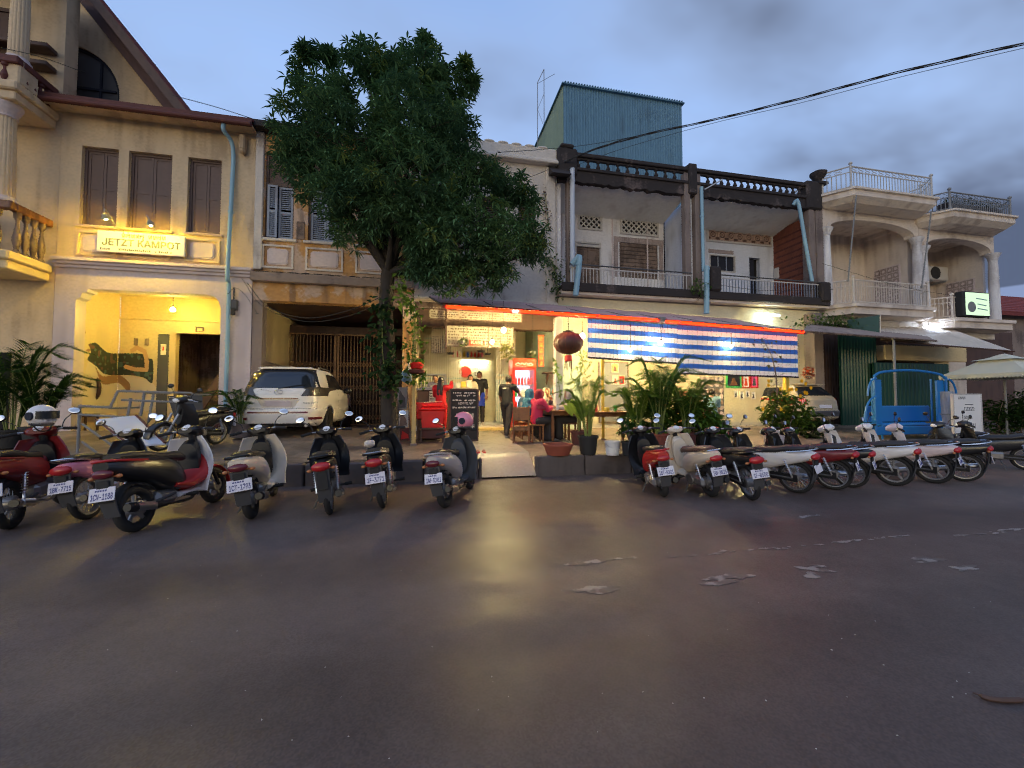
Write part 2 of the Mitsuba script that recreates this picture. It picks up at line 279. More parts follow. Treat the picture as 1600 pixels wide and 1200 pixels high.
# ---- the yellow shophouse on the left, with its lit porch
h = thing('yellow_shophouse', 'cream yellow two storey shophouse with three tall brown shuttered windows above a lit porch', 'building')
X0, X1 = -8.86, -4.52
wins = [(-8.42, -7.64), (-7.42, -6.46), (-6.10, -5.32)]
wz0, wz1 = 5.82, 7.82
add('interior', bx(X0 + .05, X1 - .05, FY + .31, FY + 5, 4.75, 8.55), 'dark', h)
add('wall', wallY(rect(X0, X1, 4.95, 8.62), [rect(a, b, wz0, wz1) for a, b in wins], FY, FY + .28), 'plaster_cream', h)
for i, (a, b) in enumerate(wins):
    w = add('window', [prY(ringframe(a - .002, b + .002, wz0 - .002, wz1 + .002, .06), FY + .10, FY + .19)], 'shutter_brown', h)
    mid = (a + b) / 2
    shutter(w, a + .06, mid - .004, wz0 + .06, wz1 - .06, FY + .13, 'shutter_brown', False); shutter(w, mid + .004, b - .06, wz0 + .06, wz1 - .06, FY + .13, 'shutter_brown', False)
    add('sill', cbx(a - .08, b + .08, FY - .06, FY + .12, wz0 - .075, wz0 - .003, .015), 'plaster_cream', w)
    raised_panel(h, a - .02, b + .02, 5.05, 5.66, FY, 'plaster_yellow', 'plaster_lilac')
add('cornice', [cbx(X0 - .02, X1 + .02, FY - .16, FY + .3, 4.87, 4.955, .012), cbx(X0, X1, FY - .11, FY + .3, 4.80, 4.868, .01), cbx(X0, X1 - .01, FY - .06, FY + .3, 4.72, 4.798, .01)], 'plaster_lilac', h)
op = Polygon([(-8.42, 0), (-8.42, 3.95), (-8.33, 4.0), (-8.30, 4.12), (-8.2, 4.14), (-8.18, 4.22), (-5.6, 4.22), (-5.4, 4.17), (-5.3, 4.05), (-5.25, 3.85), (-5.25, 0)])
add('porch_arch', wallY(rect(X0, X1, .3, 4.72), [op], FY + .003, FY + .32), 'plaster_lilac', h)
# the porch behind it
BY = 13.95
add('porch_ceiling', bx(X0 + .02, X1 - .02, FY + .32, BY + .2, 4.52, 4.7), 'plaster_cream', h)
add('porch_beam', cbx(X0 + .12, X1 - .12, FY + .8, FY + .95, 4.33, 4.518, .01), 'plaster_yellow', h)
add('porch_side_wall', bx(X0 + .02, X0 + .16, FY + .32, BY, .3, 4.515), 'plaster_yellow', h); add('porch_side_wall', bx(X1 - .16, X1 - .02, FY + .32, BY, .3, 4.515), 'plaster_yellow', h)
dx0, dx1 = P(275, 560, BY)[0], X1 - .17
dz1 = P(300, 521, BY)[2]
sx0, sx1, sz1 = P(247, 560, BY)[0], P(264, 560, BY)[0], P(255, 522, BY)[2]
add('porch_back_wall', wallY(rect(X0 + .17, X1 - .17, .3, 4.515), [rect(dx0, dx1, .2, dz1)], BY, BY + .15), 'plaster_yellow', h)
add('pilaster', cbx(P(178, 500, BY)[0] - .1, P(178, 500, BY)[0] + .1, BY - .07, BY - .003, .6, 4.3, .01), 'plaster_yellow', h)
add('wall_ledge', cbx(P(187, 500, BY)[0], X1 - .18, BY - .05, BY - .003, P(220, 500, BY)[2], P(220, 500, BY)[2] + .06, .01), 'plaster_yellow', h)
add('porch_floor', bx(X0 + .02, X1 - .02, FY + .01, BY + 2, .3, .62), 'paving', h)
d = add('narrow_door', [cbx(sx0, sx1, BY - .035, BY - .004, .62, sz1, .008)], 'grey_dark', h, 'dark grey blue narrow door with a small white notice')
add('notice', [bx(sx0 + .08, sx1 - .06, BY - .045, BY - .037, sz1 - .62, sz1 - .3)], 'paper', d); add('notice_mark', bx(sx0 + .13, sx1 - .11, BY - .049, BY - .046, sz1 - .5, sz1 - .38), 'red', d)
add('door_frame', prY(ringframe(dx0 - .08, dx1 + .02, .5, dz1 + .07, .075), BY - .03, BY + .06), 'plaster_yellow', h)
add('hall_wall', [bx(dx0 - .4, dx1 + .1, BY + 2.0, BY + 2.1, .3, 4.4), bx(dx0 - .4, dx0 - .3, BY + .16, BY + 2, .3, 4.4), bx(dx1 + .02, dx1 + .1, BY + .16, BY + 2, .3, 4.4)], 'wood_old', h)
st = []
for i in range(11): st.append(cbx(dx0 + .1 + i * .115, dx1, BY + .75, BY + 1.7, .62 + i * .2, .66 + i * .2, .006))
add('stair', st + [mv(bx(0, 2.9, 0, .05, -.12, .12), T_(dx0 + .02, BY + .7, .7) @ rot(-math.radians(60), [0, 1, 0]))], 'wood_dark', h)
add('door_number', prY(ringframe(P(306, 515, BY)[0], P(319, 515, BY)[0], P(312, 519, BY)[2], P(312, 511, BY)[2], .03), BY - .03, BY - .004), 'wood_dark', h)
for px in (213, 230): add('small_picture', [cbx(P(px - 3, 535, BY)[0], P(px + 3, 535, BY)[0], BY - .03, BY - .004, P(px, 540, BY)[2], P(px, 529, BY)[2], .005)], 'wood_old', h)
# roof with its red fascia
rf = add('roof', prX(Polygon([(FY - .42, 8.74), (FY + 4.5, 10.1), (FY + 4.5, 10.16), (FY - .42, 8.80)]), X0 - .2, X1 + .06), 'roof_red', h)
add('fascia', cbx(X0 - .2, X1 + .06, FY - .46, FY - .425, 8.56, 8.79, .006), 'rust', rf); add('soffit', bx(X0 - .2, X1 + .05, FY - .42, FY + .02, 8.625, 8.645), 'plaster_cream', rf)
add('gutter', tube([(X0 - .2, FY - .5, 8.60), (X1 + .06, FY - .5, 8.60)], .055, 10), 'rust', rf)
add('side_bracket', [cbx(-4.86, -4.72, FY - .2, FY - .003, 8.1, 8.5, .03), blob((-4.79, FY - .1, 8.08), (.08, .09, .07))], 'plaster_cream', h)
drainpipe('slim grey blue drain pipe down the right edge of the yellow shophouse', [(-5.12, FY - .42, 8.58), (-5.12, FY - .4, 8.4), (-5.02, FY - .12, 8.15), (-5.02, FY - .11, 7.0), (-5.02, FY - .21, 5.2), (-5.02, FY - .22, 4.6), (-5.03, FY - .1, 4.2), (-5.05, FY - .08, .6)], .05, 'pipe_blue', [(-5.02, FY - .14, 6.4), (-5.04, FY - .09, 3.0)])
t = thing('meter_box', 'small dark electric meter box on the white porch pillar', 'meter'); zz = xz(358, 470)
add('case', cbx(-4.98, -4.84, FY - .1, FY + .002, zz[1] - .25, zz[1] + .02, .01), 'grey_dark', t); add('cover', cbx(-4.96, -4.86, FY - .14, FY - .102, zz[1] - .4, zz[1] - .2, .02), 'black_matt', t)
add('conduit', tube([(-4.93, FY - .05, zz[1] + .02), (-4.93, FY - .05, zz[1] + .35)], .018, 6), 'grey_dark', t)
# the sign and its two arm lamps
t = thing('shop_sign', 'long white shop sign with Khmer script and grey capitals under the middle window', 'sign')
sa, sb, sy = -7.93, -6.04, FY - .16
zs0, zs1 = 5.13, 5.66
add('board', cbx(sa, sb, sy, sy + .05, zs0, zs1, .008), 'white', t)
add('lettering', textY('JETZT KAMPOT', sa + .10, zs0 + .17, .165, sy - .001, sb - sa - .2, True, depth=.006), 'grey_dark', t)
r = np.random.default_rng(3); kh = []
x = sa + .53
for g in range(9):                       # Khmer letters as bent strokes
    if g == 5: x += .08
    w = .075; z0 = zs0 + .385
    q = [(x, z0 + .09), (x + .01, z0 + .005), (x + .03, z0), (x + w * .5, z0 + .07), (x + w * .8, z0 + .085), (x + w * .8, z0)]
    if g % 3 == 1: q = [(x, z0), (x, z0 + .08), (x + w * .4, z0 + .05), (x + w * .8, z0 + .085), (x + w * .8, z0 - .04 * (g == 4)), (x + w * .5, z0 + .01)]
    kh.append(prY(LineString(q).buffer(.009, cap_style=2), sy - .005, sy + .001))
    if g in (0, 1): kh.append(prY(LineString([(x + w * .4, z0 + .09), (x + w * .3, z0 + .16)]).buffer(.008), sy - .005, sy + .001))
    x += .098
add('script', kh, 'grey_dark', t)
sm = []
for a, n in ((sa + .08, 5), (sa + .42, 18), (sa + 1.24, 9)):
    for i in range(n):
        if r.random() < .88: sm.append(bx(a + i * .043, a + i * .043 + r.uniform(.022, .034), sy - .004, sy + .001, zs0 + .05, zs0 + .05 + r.uniform(.035, .055)))
add('small_print', sm, 'grey_dark', t, None, None, None, 'stuff')
for i, (px, py, tx, lab) in enumerate([(181, 352, -.28, 'sign lamp on a bent arm above the left end of the shop sign'), (243, 361, -.16, 'sign lamp on a bent arm above the right half of the shop sign')]):
    a = P(px, py, FY - .02); t = thing('sign_lamp', lab, 'lamp', 'lamps lighting the shop sign')
    e = a + np.array([.16 if i == 0 else .22, -.62, .0])
    add('arm', tube(spline([a, a + [.03, -.4, .22], e + [0, 0, .05]], 5), .014, 6), 'grey', t)
    D = np.array([.0, .5, -.86]); D /= np.linalg.norm(D)
    add('shade', loft([[e + (frame(D)[0] * math.cos(u) + frame(D)[1] * math.sin(u)) * rr + D * dd for u in np.linspace(0, 2 * np.pi, 14, endpoint=False)] for rr, dd in ((.02, -.04), (.045, -.02), (.06, .03), (.075, .08), (.068, .08), (.05, .02), (.02, -.01))], False), 'grey', t, smooth=40)
    lamp('bulb', blob(e + D * .075, .034, 2), (250, 168, 9), t)
# porch bulb
t = thing('porch_bulb', 'bare yellow bulb hanging from the porch ceiling', 'lamp'); c = P(270, 484, FY + 1.1)
add('socket', [cyl(c + [0, 0, .05], c + [0, 0, .11], .025, 10), cyl(c + [0, 0, .1], (c[0], c[1], 4.53), .008, 6)], 'grey_dark', t); lamp('glass_bulb', blob(c, .06, 2), (88, 72, 14.0), t)
# wall painting on the porch wall
t = thing('wall_painting', 'mural of a reclining figure in a dark flowered dress painted on the porch wall', 'painting')
mat('mural_dress', lambda p, n, uv: mix((.028, .035, .03), (.11, .05, .04), smoothstep(.66, .72, noise(p.x * 9, p.z * 9, p.y * 9))) + mix((0, 0, 0), (.03, .07, .06), smoothstep(.68, .74, noise(p.x * 11, p.z * 11, p.y * 11 + 7.0))), .7)
mat('mural_skin', (.52, .31, .16), .7); mat('mural_cloth', (.62, .52, .38), .7); mat('mural_brown', (.30, .16, .08), .7)
cpx = proj((X0 + .162, BY, 1.8))[0]                       # the mural turns the corner from the side wall to the back wall
def mural(nm, shape, k, m):
    out = []
    for half, left in ((shape.intersection(sbox(0, 0, cpx - .4, 1200)), True), (shape.intersection(sbox(cpx + .4, 0, 1600, 1200)), False)):
        for g in getattr(half, 'geoms', [half]):
            if g.is_empty or g.area < .5: continue
            q_ = [(PX(x, y, X0 + .16)[[1, 2]] if left else P(x, y, BY)[[0, 2]]) for x, y in np.array(g.exterior.coords)[:-1]]; g2 = Polygon(q_).buffer(0)
            out.append(prX(g2, X0 + .159, X0 + .161 + .0025 * k) if left else prY(g2, BY - .001 - .0025 * k, BY - .0005))
    add(nm, out, m, t)
def sp(pts): return Polygon(spline([(a, b, 0) for a, b in pts + pts[:1]], 4)[:, :2]).buffer(0)
mural('draped_cloth', sp([(139, 560), (150, 556), (165, 585), (200, 587), (240, 600), (240, 640), (128, 645), (130, 595)]), 1, 'mural_cloth')
mural('fold', sp([(148, 572), (160, 588), (185, 585), (203, 600), (200, 612), (185, 598), (160, 600)]), 2, 'mural_brown')
mural('dress', sp([(138, 538), (150, 536), (168, 551), (200, 552), (222, 553), (232, 560), (239, 564), (238, 598), (225, 590), (200, 586), (165, 585), (150, 572), (137, 562), (142, 550)]), 3, 'mural_dress')
mural('raised_arm', LineString([(207, 548), (214, 543), (226, 549), (230, 565), (229, 578), (210, 577), (197, 573)]).buffer(3.2), 4, 'mural_skin')
r = np.random.default_rng(3); mural('flower_spray', unary_union([affinity.scale(Point(118 + 6 * r.normal(), 545 + 10 * r.normal()).buffer(2 + 2.5 * r.random(), 4), 1, .7) for i in range(16)]), 1, 'mural_brown')
# oval backed chair in the porch
t = thing('oval_back_chair', 'dark chair with an oval ring back standing below the mural', 'chair'); c = P(141, 607, 13.2)
an = np.linspace(0, 2 * np.pi, 28)
add('backrest', tube([(c[0] + .21 * math.cos(a), 13.2, c[2] + .34 * math.sin(a)) for a in an], .045, 8), 'wood_dark', t, smooth=40)
add('seat', cbx(c[0] - .26, c[0] + .26, 12.72, 13.22, 1.02, 1.1, .03), 'wood_dark', t)
for sx in (-1, 1):
    for yy in (12.76, 13.17): add('leg', cyl((c[0] + sx * .22, yy, .62), (c[0] + sx * .22, yy, 1.03), .028, 8), 'wood_dark', t)

# ---- the mansion at the far left
h = thing('corner_mansion', 'tall cream mansion with fluted columns, balconies and a gable at the left edge', 'building')
add('wall', bx(-16, -8.87, FY + .01, FY + .4, .2, 12.2), 'plaster_cream', h)
def column(parent, x, y, z0, z1, r=.15):
    an = np.linspace(0, 2 * np.pi, 48, endpoint=False); fl = 1 - .06 * (np.cos(an * 16) > .2)
    H = z1 - z0
    c = add('column', loft([[(x + r * k * f * math.cos(a), y + r * k * f * math.sin(a), z) for a, f in zip(an, fl)] for z, k in ((z0 + .12, 1.05), (z0 + H * .4, 1.0), (z1 - .3, .85))]), 'plaster_cream', parent)
    add('capital', lathe([(r * .9, z1 - .32), (r * 1.05, z1 - .3), (r * .9, z1 - .27), (r * 1.3, z1 - .12), (r * 1.45, z1 - .06), (r * 1.45, z1)], (x, y, 0), 20), 'plaster_lilac', c, smooth=30)
    add('base', lathe([(r * 1.4, z0), (r * 1.4, z0 + .06), (r * 1.15, z0 + .09), (r * 1.15, z0 + .13)], (x, y, 0), 20), 'plaster_lilac', c, smooth=30)
cu = P(30, 60, 11.25); column(h, cu[0], 11.25, 9.15, 11.75, .16); column(h, cu[0] - .12, 11.22, 5.9, 8.15, .17)
column(h, cu[0] - 1.9, 11.22, 5.9, 8.15, .17); column(h, cu[0] - 1.9, 11.22, 9.15, 11.75, .16)
bxr = cu[0] + .22
for z0, z1, r0, r1, mm in ((4.35, 4.75, 5.7, 5.86, 'plaster_yellow'), (8.15, 8.55, 9.0, 9.15, 'rust')):
    b = add('balcony', [cbx(-16, bxr, 10.95, FY, z0, z0 + .2, .02), cbx(-16, bxr + .06, 10.88, FY, z0 + .2, z1, .03)], 'plaster_yellow' if z0 < 5 else 'plaster_cream', h)
    add('handrail', [cbx(-16, bxr + .03, 10.93, 11.09, r0 - .02, r1, .02), cbx(bxr - .13, bxr + .03, 11.1, FY, r0 - .02, r1, .02)], mm if z0 > 5 else 'wood', b)
    bal = mikit.ply(baluster(r0 - z1 - .02, .075), 'rust' if z0 > 5 else 'wood_old', smooth=40)
    for k in range(4): add('baluster', bal, None, b, M=T_(bxr - .05, 11.2 + k * .2, z1))
    for k in range(12): add('baluster', bal, None, b, M=T_(bxr - .25 - k * .28, 11.01, z1))
add('pedestal', [cbx(cu[0] - .24, cu[0] + .235, 11.0, 11.48, 8.56, 9.15, .03)], 'plaster_cream', h)
add('ceiling_slab', bx(-16, bxr + .1, 10.8, FY, 11.75, 12.0), 'purple_dark', h)
add('upper_window', [prY(ringframe(-11.4, -9.75, 9.1, 11.0, .09), FY - .05, FY + .01), bx(-11.3, -9.85, FY - .02, FY + .004, 9.2, 10.9)], 'wood_dark', h)
add('ledge', [cbx(-16, -9.0, FY - .3, FY, 10.0 - i * .45, 10.12 - i * .45, .02) for i in range(2)], 'wood_dark', h)
for xx in (-9.95, -11.6): add('lower_door', [cbx(xx - .5, xx + .3, FY - .02, FY + .008, .5, 2.6, .01)], 'dark', h)
# gable behind the shophouse roof
gy = FY + 1.1
ra, rb = P(300, 190, FY + .3), P(150, 0, FY + .3)
sl = (rb[2] - ra[2]) / (rb[0] - ra[0]); ridge_x = -11.6
def rk(x): return ra[2] + sl * (x - ra[0])
r1_, r2_ = P(262, 178, gy), None
lun_l, lun_r, lun_b, lun_t = P(100, 165, gy)[0], P(186, 165, gy)[0], 9.3, P(118, 70, gy)[2]
an = np.linspace(0, np.pi / 2, 14)
lun = Polygon([(lun_l, lun_b)] + [(lun_r, lun_b)] + [(lun_l + (lun_r - lun_l) * math.cos(a), 9.9 + (lun_t - 9.9) * math.sin(a)) for a in an])
gab = Polygon([(-16, 8.9), (ra[0] + .25, 8.9), (ra[0] + .02, rk(ra[0])), (ridge_x, rk(ridge_x) - .3), (-16, rk(ridge_x) - .3)])
add('gable_wall', wallY(gab, [lun], gy, gy + .25), 'plaster_cream', h)
w = add('lunette_window', prY(lun.buffer(.002).difference(lun.buffer(-.07)), gy + .06, gy + .14), 'navy', h, 'dark arched window in the gable')
add('pane', prY(lun.buffer(-.06), gy + .1, gy + .115), 'grey_dark', w)
add('mullion', [bx(lun_l, lun_r - .12, gy + .05, gy + .12, 10.02, 10.08), bx(lun_l + .75, lun_l + .80, gy + .055, gy + .12, 9.3, lun_t - .15)], 'navy', w)
n_ = np.array([-sl, 0, 1]); n_ /= np.hypot(sl, 1)
def off(x, d): return (x + n_[0] * d * -0, rk(x) + d)
xe = ra[0] + .12
rf = add('gable_roof', prY(Polygon([(xe, rk(xe)), (ridge_x, rk(ridge_x)), (ridge_x, rk(ridge_x) + .12), (xe, rk(xe) + .12)]), FY + .3, gy + 6), 'purple_dark', h)
add('bargeboard', prY(Polygon([(xe, rk(xe) - .22), (ridge_x, rk(ridge_x) - .22), (ridge_x, rk(ridge_x) + .125), (xe, rk(xe) + .125)]), FY + .25, FY + .297), 'wood_dark', rf)
add('rafter_moulding', prY(Polygon([(xe - .15, rk(xe - .15) - .62), (ridge_x, rk(ridge_x) - .62), (ridge_x, rk(ridge_x) - .01), (xe - .15, rk(xe - .15) - .01)]), gy - .25, gy - .003), 'purple_dark', rf)
add('tile_course', [prY(Polygon([(xe - i * .3, rk(xe - i * .3) + .118), (xe - i * .3 - .32, rk(xe - i * .3 - .32) + .118), (xe - i * .3 - .32, rk(xe - i * .3 - .32) + .13), (xe - i * .3, rk(xe - i * .3) + .17)]), FY + .28, gy + 6) for i in range(17)], 'roof_red', rf, None, None, None, 'stuff')

# ---- the ochre shophouse behind the tree
h = thing('ochre_shophouse', 'weathered ochre shophouse with grey blue shutters above the dark bay behind the white car', 'building')
X0, X1 = -4.50, -.34
ow = [(-4.27, -3.55), (-3.19, -2.28), (-1.9, -1.0)]
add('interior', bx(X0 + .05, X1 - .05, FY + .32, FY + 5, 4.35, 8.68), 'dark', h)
add('wall', wallY(rect(X0, X1, 4.85, 8.72), [rect(a, b, 5.84, 8.2) for a, b in ow], FY + .02, FY + .3), 'plaster_ochre', h)
add('pilaster', cbx(X0 + .005, X0 + .2, FY - .07, FY + .015, 4.95, 8.7, .015), 'plaster_pink', h)
for i, (a, b) in enumerate(ow):
    w = add('window', [prY(ringframe(a - .002, b + .002, 5.838, 8.202, .05), FY + .1, FY + .2), bx(a, b, FY + .11, FY + .19, 7.33, 7.40)], 'wood_old', h)
    mid = (a + b) / 2 - (.0 if i else .06)
    shutter(w, a + .05, mid - .004, 5.89, 7.32, FY + (.04 if i == 0 else .13), 'shutter_blue'); shutter(w, mid + .004, b - .05, 5.89, 7.32, FY + .13, 'shutter_blue')
    add('transom', bx(a + .05, b - .05, FY + .14, FY + .16, 7.4, 8.15), 'wood_dark', w)
    add('sill', cbx(a - .1, b + .1, FY - .05, FY + .1, 5.76, 5.837, .012), 'plaster_pink', w)
    raised_panel(h, a - .04, b + .02, 5.02, 5.66, FY + .02, 'plaster_pink', 'plaster_lilac')
add('timber_panel', [bx(b + .08, a2 - .08, FY + .0, FY + .018, 5.86, 6.35) for (a, b), (a2, b2) in zip(ow[:-1], ow[1:])], 'wood_old', h)
add('ledge', [rough_up(trimesh.remesh.subdivide_to_size(np.array(m.vertices), np.array(m.faces), .12) and tm(*trimesh.remesh.subdivide_to_size(np.array(m.vertices), np.array(m.faces), .12)), .02, 6) for m in (bx(X0, X1, FY - .2, FY + .3, 4.62, 4.85),)], 'concrete', h)
add('ledge_moss', [rough_up(blob((X0 + .25 + i * .34 + .1 * math.sin(i * 7), FY - .1, 4.86), (.19, .1, .035), 2), .02, 9, i) for i in range(12)], 'mould', h, None, None, None, 'stuff')
add('beam', cbx(X0, X1, FY - .02, FY + .3, 4.13, 4.618, .01), 'plaster_ochre', h)
add('roof', prX(Polygon([(FY - .3, 8.82), (FY + 4.5, 10.1), (FY + 4.5, 10.16), (FY - .3, 8.88)]), X0, X1), 'mould', h); add('eave', cbx(X0, X1, FY - .32, FY + .1, 8.70, 8.82, .01), 'mould', h)
GYt = 14.6
add('side_wall', [bx(X0 + .02, X0 + .14, FY + .31, GYt + 3, 2.55, 4.12)], 'plaster_yellow', h); add('side_dado', bx(X0 + .02, X0 + .15, FY + .31, GYt + 3, .3, 2.548), 'concrete', h)
add('front_pillar', cbx(X0 + .003, X0 + .25, FY - .015, FY + .3, .4, 4.128, .01), 'concrete', h); add('front_pillar', cbx(X1 - .3, X1, FY - .015, FY + .3, .4, 4.128, .01), 'plaster_ochre', h)
add('garage_floor', bx(X0 + .02, X1 - .02, FY + .01, GYt + 3, .3, .63), 'paving', h)
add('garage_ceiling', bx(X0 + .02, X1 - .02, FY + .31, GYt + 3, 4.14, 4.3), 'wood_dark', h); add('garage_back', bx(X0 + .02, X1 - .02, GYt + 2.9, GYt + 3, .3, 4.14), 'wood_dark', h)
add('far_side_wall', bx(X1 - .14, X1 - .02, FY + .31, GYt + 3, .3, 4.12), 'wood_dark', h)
zt = P(520, 522, GYt)[2]
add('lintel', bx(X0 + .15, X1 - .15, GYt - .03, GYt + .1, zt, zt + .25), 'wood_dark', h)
g = thing('folding_gate', 'rusty tan folding lattice gate closing the garage bay behind the white car', 'gate')
gx0, gx1 = P(447, 560, GYt)[0], P(604, 560, GYt)[0]
mat('gate_tan', stain((.30, .17, .075), (.10, .05, .03), 3, .7), .6, metallic=.2)
n = 30; vb = mikit.ply(bx(-.012, .012, -.012, .012, 0, zt - .66), 'gate_tan')
for i in range(n + 1): add('upright', vb, None, g, M=T_(gx0 + (gx1 - gx0) * i / n, GYt, .66))
st_ = (gx1 - gx0) / n
for j, z in enumerate((.78, 1.28, 1.78, 2.2, 2.55)):
    if z + .24 > zt: z = zt - .26
    add('lattice_band', [m for i in range(0, n) for m in (tube([(gx0 + i * st_, GYt - .016, z), (gx0 + (i + 1) * st_, GYt - .016, z + .22)], .011, 4), tube([(gx0 + (i + 1) * st_, GYt - .02, z), (gx0 + i * st_, GYt - .02, z + .22)], .011, 4))], 'gate_tan', g)
add('rail', bx(gx0, gx1, GYt - .03, GYt + .03, .635, .665), 'gate_tan', g); add('rail', bx(gx0, gx1, GYt - .03, GYt + .03, zt - .04, zt), 'gate_tan', g)
add('lock_post', [cbx((gx0 + gx1) / 2 - .09, (gx0 + gx1) / 2 - .03, GYt - .04, GYt + .02, .67, zt - .05, .006), cbx((gx0 + gx1) / 2 + .0, (gx0 + gx1) / 2 + .06, GYt - .04, GYt + .02, .67, zt - .05, .006)], 'gate_tan', g)

# ---- the pale shophouse behind the crown
h = thing('pale_shophouse', 'pale stained shophouse with a moulded parapet, mostly hidden by the mango tree', 'building')
X0, X1 = -.33, 3.98
pw = [(.1, 1.0), (1.45, 2.35), (2.75, 3.3)]
add('interior', bx(X0 + .05, X1 - .05, FY + .32, FY + 5, 4.4, 8.7), 'dark', h)
add('wall', wallY(rect(X0, X1, 3.9, 8.75), [rect(a, b, 5.8, 7.6) for a, b in pw], FY + .01, FY + .3), 'plaster_pink', h)
for a, b in pw:
    w = add('window', prY(ringframe(a, b, 5.8, 7.6, .05), FY + .1, FY + .2), 'wood_old', h); shutter(w, a + .05, b - .05, 5.85, 7.55, FY + .14, 'shutter_brown')
add('pilaster', cbx(X1 - .35, X1 - .06, FY - .06, FY + .005, 4.2, 8.7, .015), 'plaster_pink', h)
add('cornice', [cbx(X0, X1, FY - .22, FY + .3, 8.75, 8.85, .02), cbx(X0, X1, FY - .14, FY + .3, 8.85, 8.93, .02), cbx(X0, X1, FY - .05, FY + .25, 8.93, 9.3, .03)], 'plaster_pink', h)
for i in range(9): add('parapet_scroll', blob((X0 + .5 + i * .42, FY - .02, 9.31), (.16, .06, .045), 2), 'plaster_pink', h, smooth=40)
add('ledge', cbx(X0, X1, FY - .12, FY + .01, 4.35, 4.45, .02), 'plaster_pink', h)
tl = add('tile_canopy', prX(Polygon([(FY - .62, 4.02), (FY, 4.3), (FY, 4.33), (FY - .62, 4.05)]), 1.6, 4.0), 'rust', h)
for i in range(19): add('roof_tile', tube([(1.68 + i * .125, FY - .66, 4.06), (1.68 + i * .125, FY - .02, 4.345)], .04, 7), 'plaster_pink', tl)

# ---- the two shophouses with recessed balconies
def balcony_house(name, label, X0, X1, by, wallm, zs, colL, colR):
    h = thing(name, label, 'building')
    zp0, zp1 = 8.33, 9.27
    add('parapet_rail', [cbx(X0, X1, FY - .12, FY + .12, zp1 - .13, zp1, .02), cbx(X0, X1, FY - .05, FY + .05, zp1 - .19, zp1 - .131, .01)], 'mould', h)
    xs = np.arange(X0, X1 + .01, .12); rr = np.random.default_rng(int(X0 * 7)); low = zp0 + rr.normal(0, .022, len(xs))
    add('parapet_beam', prY(Polygon([(X1, zp0 + .46), (X0, zp0 + .46)] + list(zip(xs, low))), FY - .08, FY + .10), 'mould', h)
    add('moulding', cbx(X0, X1, FY - .13, FY - .082, zp0 + .36, zp0 + .46, .015), 'mould', h)
    bal = mikit.ply(baluster(zp1 - .19 - zp0 - .46 + .01, .07), 'mould', smooth=40); n = int((X1 - X0 - .8) / zs)
    for i in range(n): add('baluster', bal, None, h, M=T_(X0 + .5 + (i + .5) * (X1 - X0 - .9) / n, FY, zp0 + .455))
    add('soffit', prX(Polygon([(FY + .1, zp0 + .02), (by, zp0 - .35), (by, zp0 - .2), (FY + .1, zp0 + .3)]), X0 + .1, X1 - .1), 'soffit_white', h)
    add('side_wall', bx(X0, X0 + .12, FY + .1, by, 4.9, 8.3), wallm, h)
    for xx, mm in ((colL, 'concrete'), (colR, 'concrete')): add('pier', cbx(xx - .11, xx + .11, FY - .10, FY + .12, 4.9, zp1 - .2, .02), mm, h)
    add('balcony_slab', [cbx(X0, X1, FY - .35, by, 4.83, 4.97, .015), cbx(X0, X1, FY - .38, FY - .28, 4.78, 5.04, .015)], 'mould', h)
    add('slab_soffit', bx(X0, X1, FY - .3, by, 4.70, 4.828), 'plaster_beige', h)
    rail = add('railing', [tube([(X0 + .25, FY - .3, 5.62), (X1 - .2, FY - .3, 5.60)], .022, 8)], 'grey_dark', h)
    bar = mikit.ply(bx(-.009, .009, -.009, .009, 0, .5), 'white_dirty' if zs > .3 else 'steel')
    nb = int((X1 - X0 - .6) / .115)
    for i in range(nb): add('bar', bar, None, rail, M=T_(X0 + .35 + i * .115, FY - .3, 5.04))
    add('lower_rail', bx(X0 + .25, X1 - .2, FY - .312, FY - .288, 5.5, 5.53), 'white_dirty', rail)
    return h
def vent(h, x0, x1, z0, z1, y, kind, m, dark='dark'):
    v = add('vent', prY(ringframe(x0 - .06, x1 + .06, z0 - .06, z1 + .06, .065), y - .05, y - .002), 'white_dirty', h)
    add('backing', bx(x0, x1, y - .012, y - .004, z0, z1), dark, v)
    if kind == 'diamond':
        n = max(3, round((x1 - x0) / .2)); s = (x1 - x0) / n; H = z1 - z0
        add('lattice', [prY(unary_union([LineString([(x0 + i * s, z0), (x0 + i * s + H, z1)]).buffer(.022) for i in range(-4, n + 1)] + [LineString([(x0 + i * s, z1), (x0 + i * s + H, z0)]).buffer(.022) for i in range(-4, n + 1)]).intersection(rect(x0, x1, z0, z1)), y - .04, y - .013)], m, v)
    else:
        n = 7; s = (x1 - x0) / n
        for i in range(n):
            a = x0 + i * s + .012; b = x0 + (i + 1) * s - .012; cx, cz = (a + b) / 2, (z0 + z1) / 2
            pat = rect(a, b, z0 + .01, z1 - .01).difference(unary_union([Point(cx, cz).buffer(.12).difference(Point(cx, cz).buffer(.075)), Point(cx, cz).buffer(.035)] + [Point(cx + sx * .15, cz + sz * .15).buffer(.055) for sx in (-1, 1) for sz in (-1, 1)]))
            add('block', prY(pat, y - .045, y - .013), m, v)
    return v
by = 13.45
h = balcony_house('white_shophouse', 'greyish white shophouse with a recessed balcony, boarded window and black mouldy balustrade', 4.02, 8.68, by, 'plaster_white', .33, 4.4, 8.52)
add('parapet_post', [cbx(3.98, 4.62, FY - .16, FY + .3, 8.5, 9.36, .05), cbx(4.06, 4.5, FY - .2, FY + .3, 9.34, 9.46, .04)], 'mould', h); add('eave_bracket', prX(Polygon([(FY - .5, 8.3), (FY, 8.75), (FY + .2, 8.75), (FY + .2, 8.5)]), 3.7, 4.3), 'mould', h)
def q(px, py, Y=by): return xz(px, py, Y)
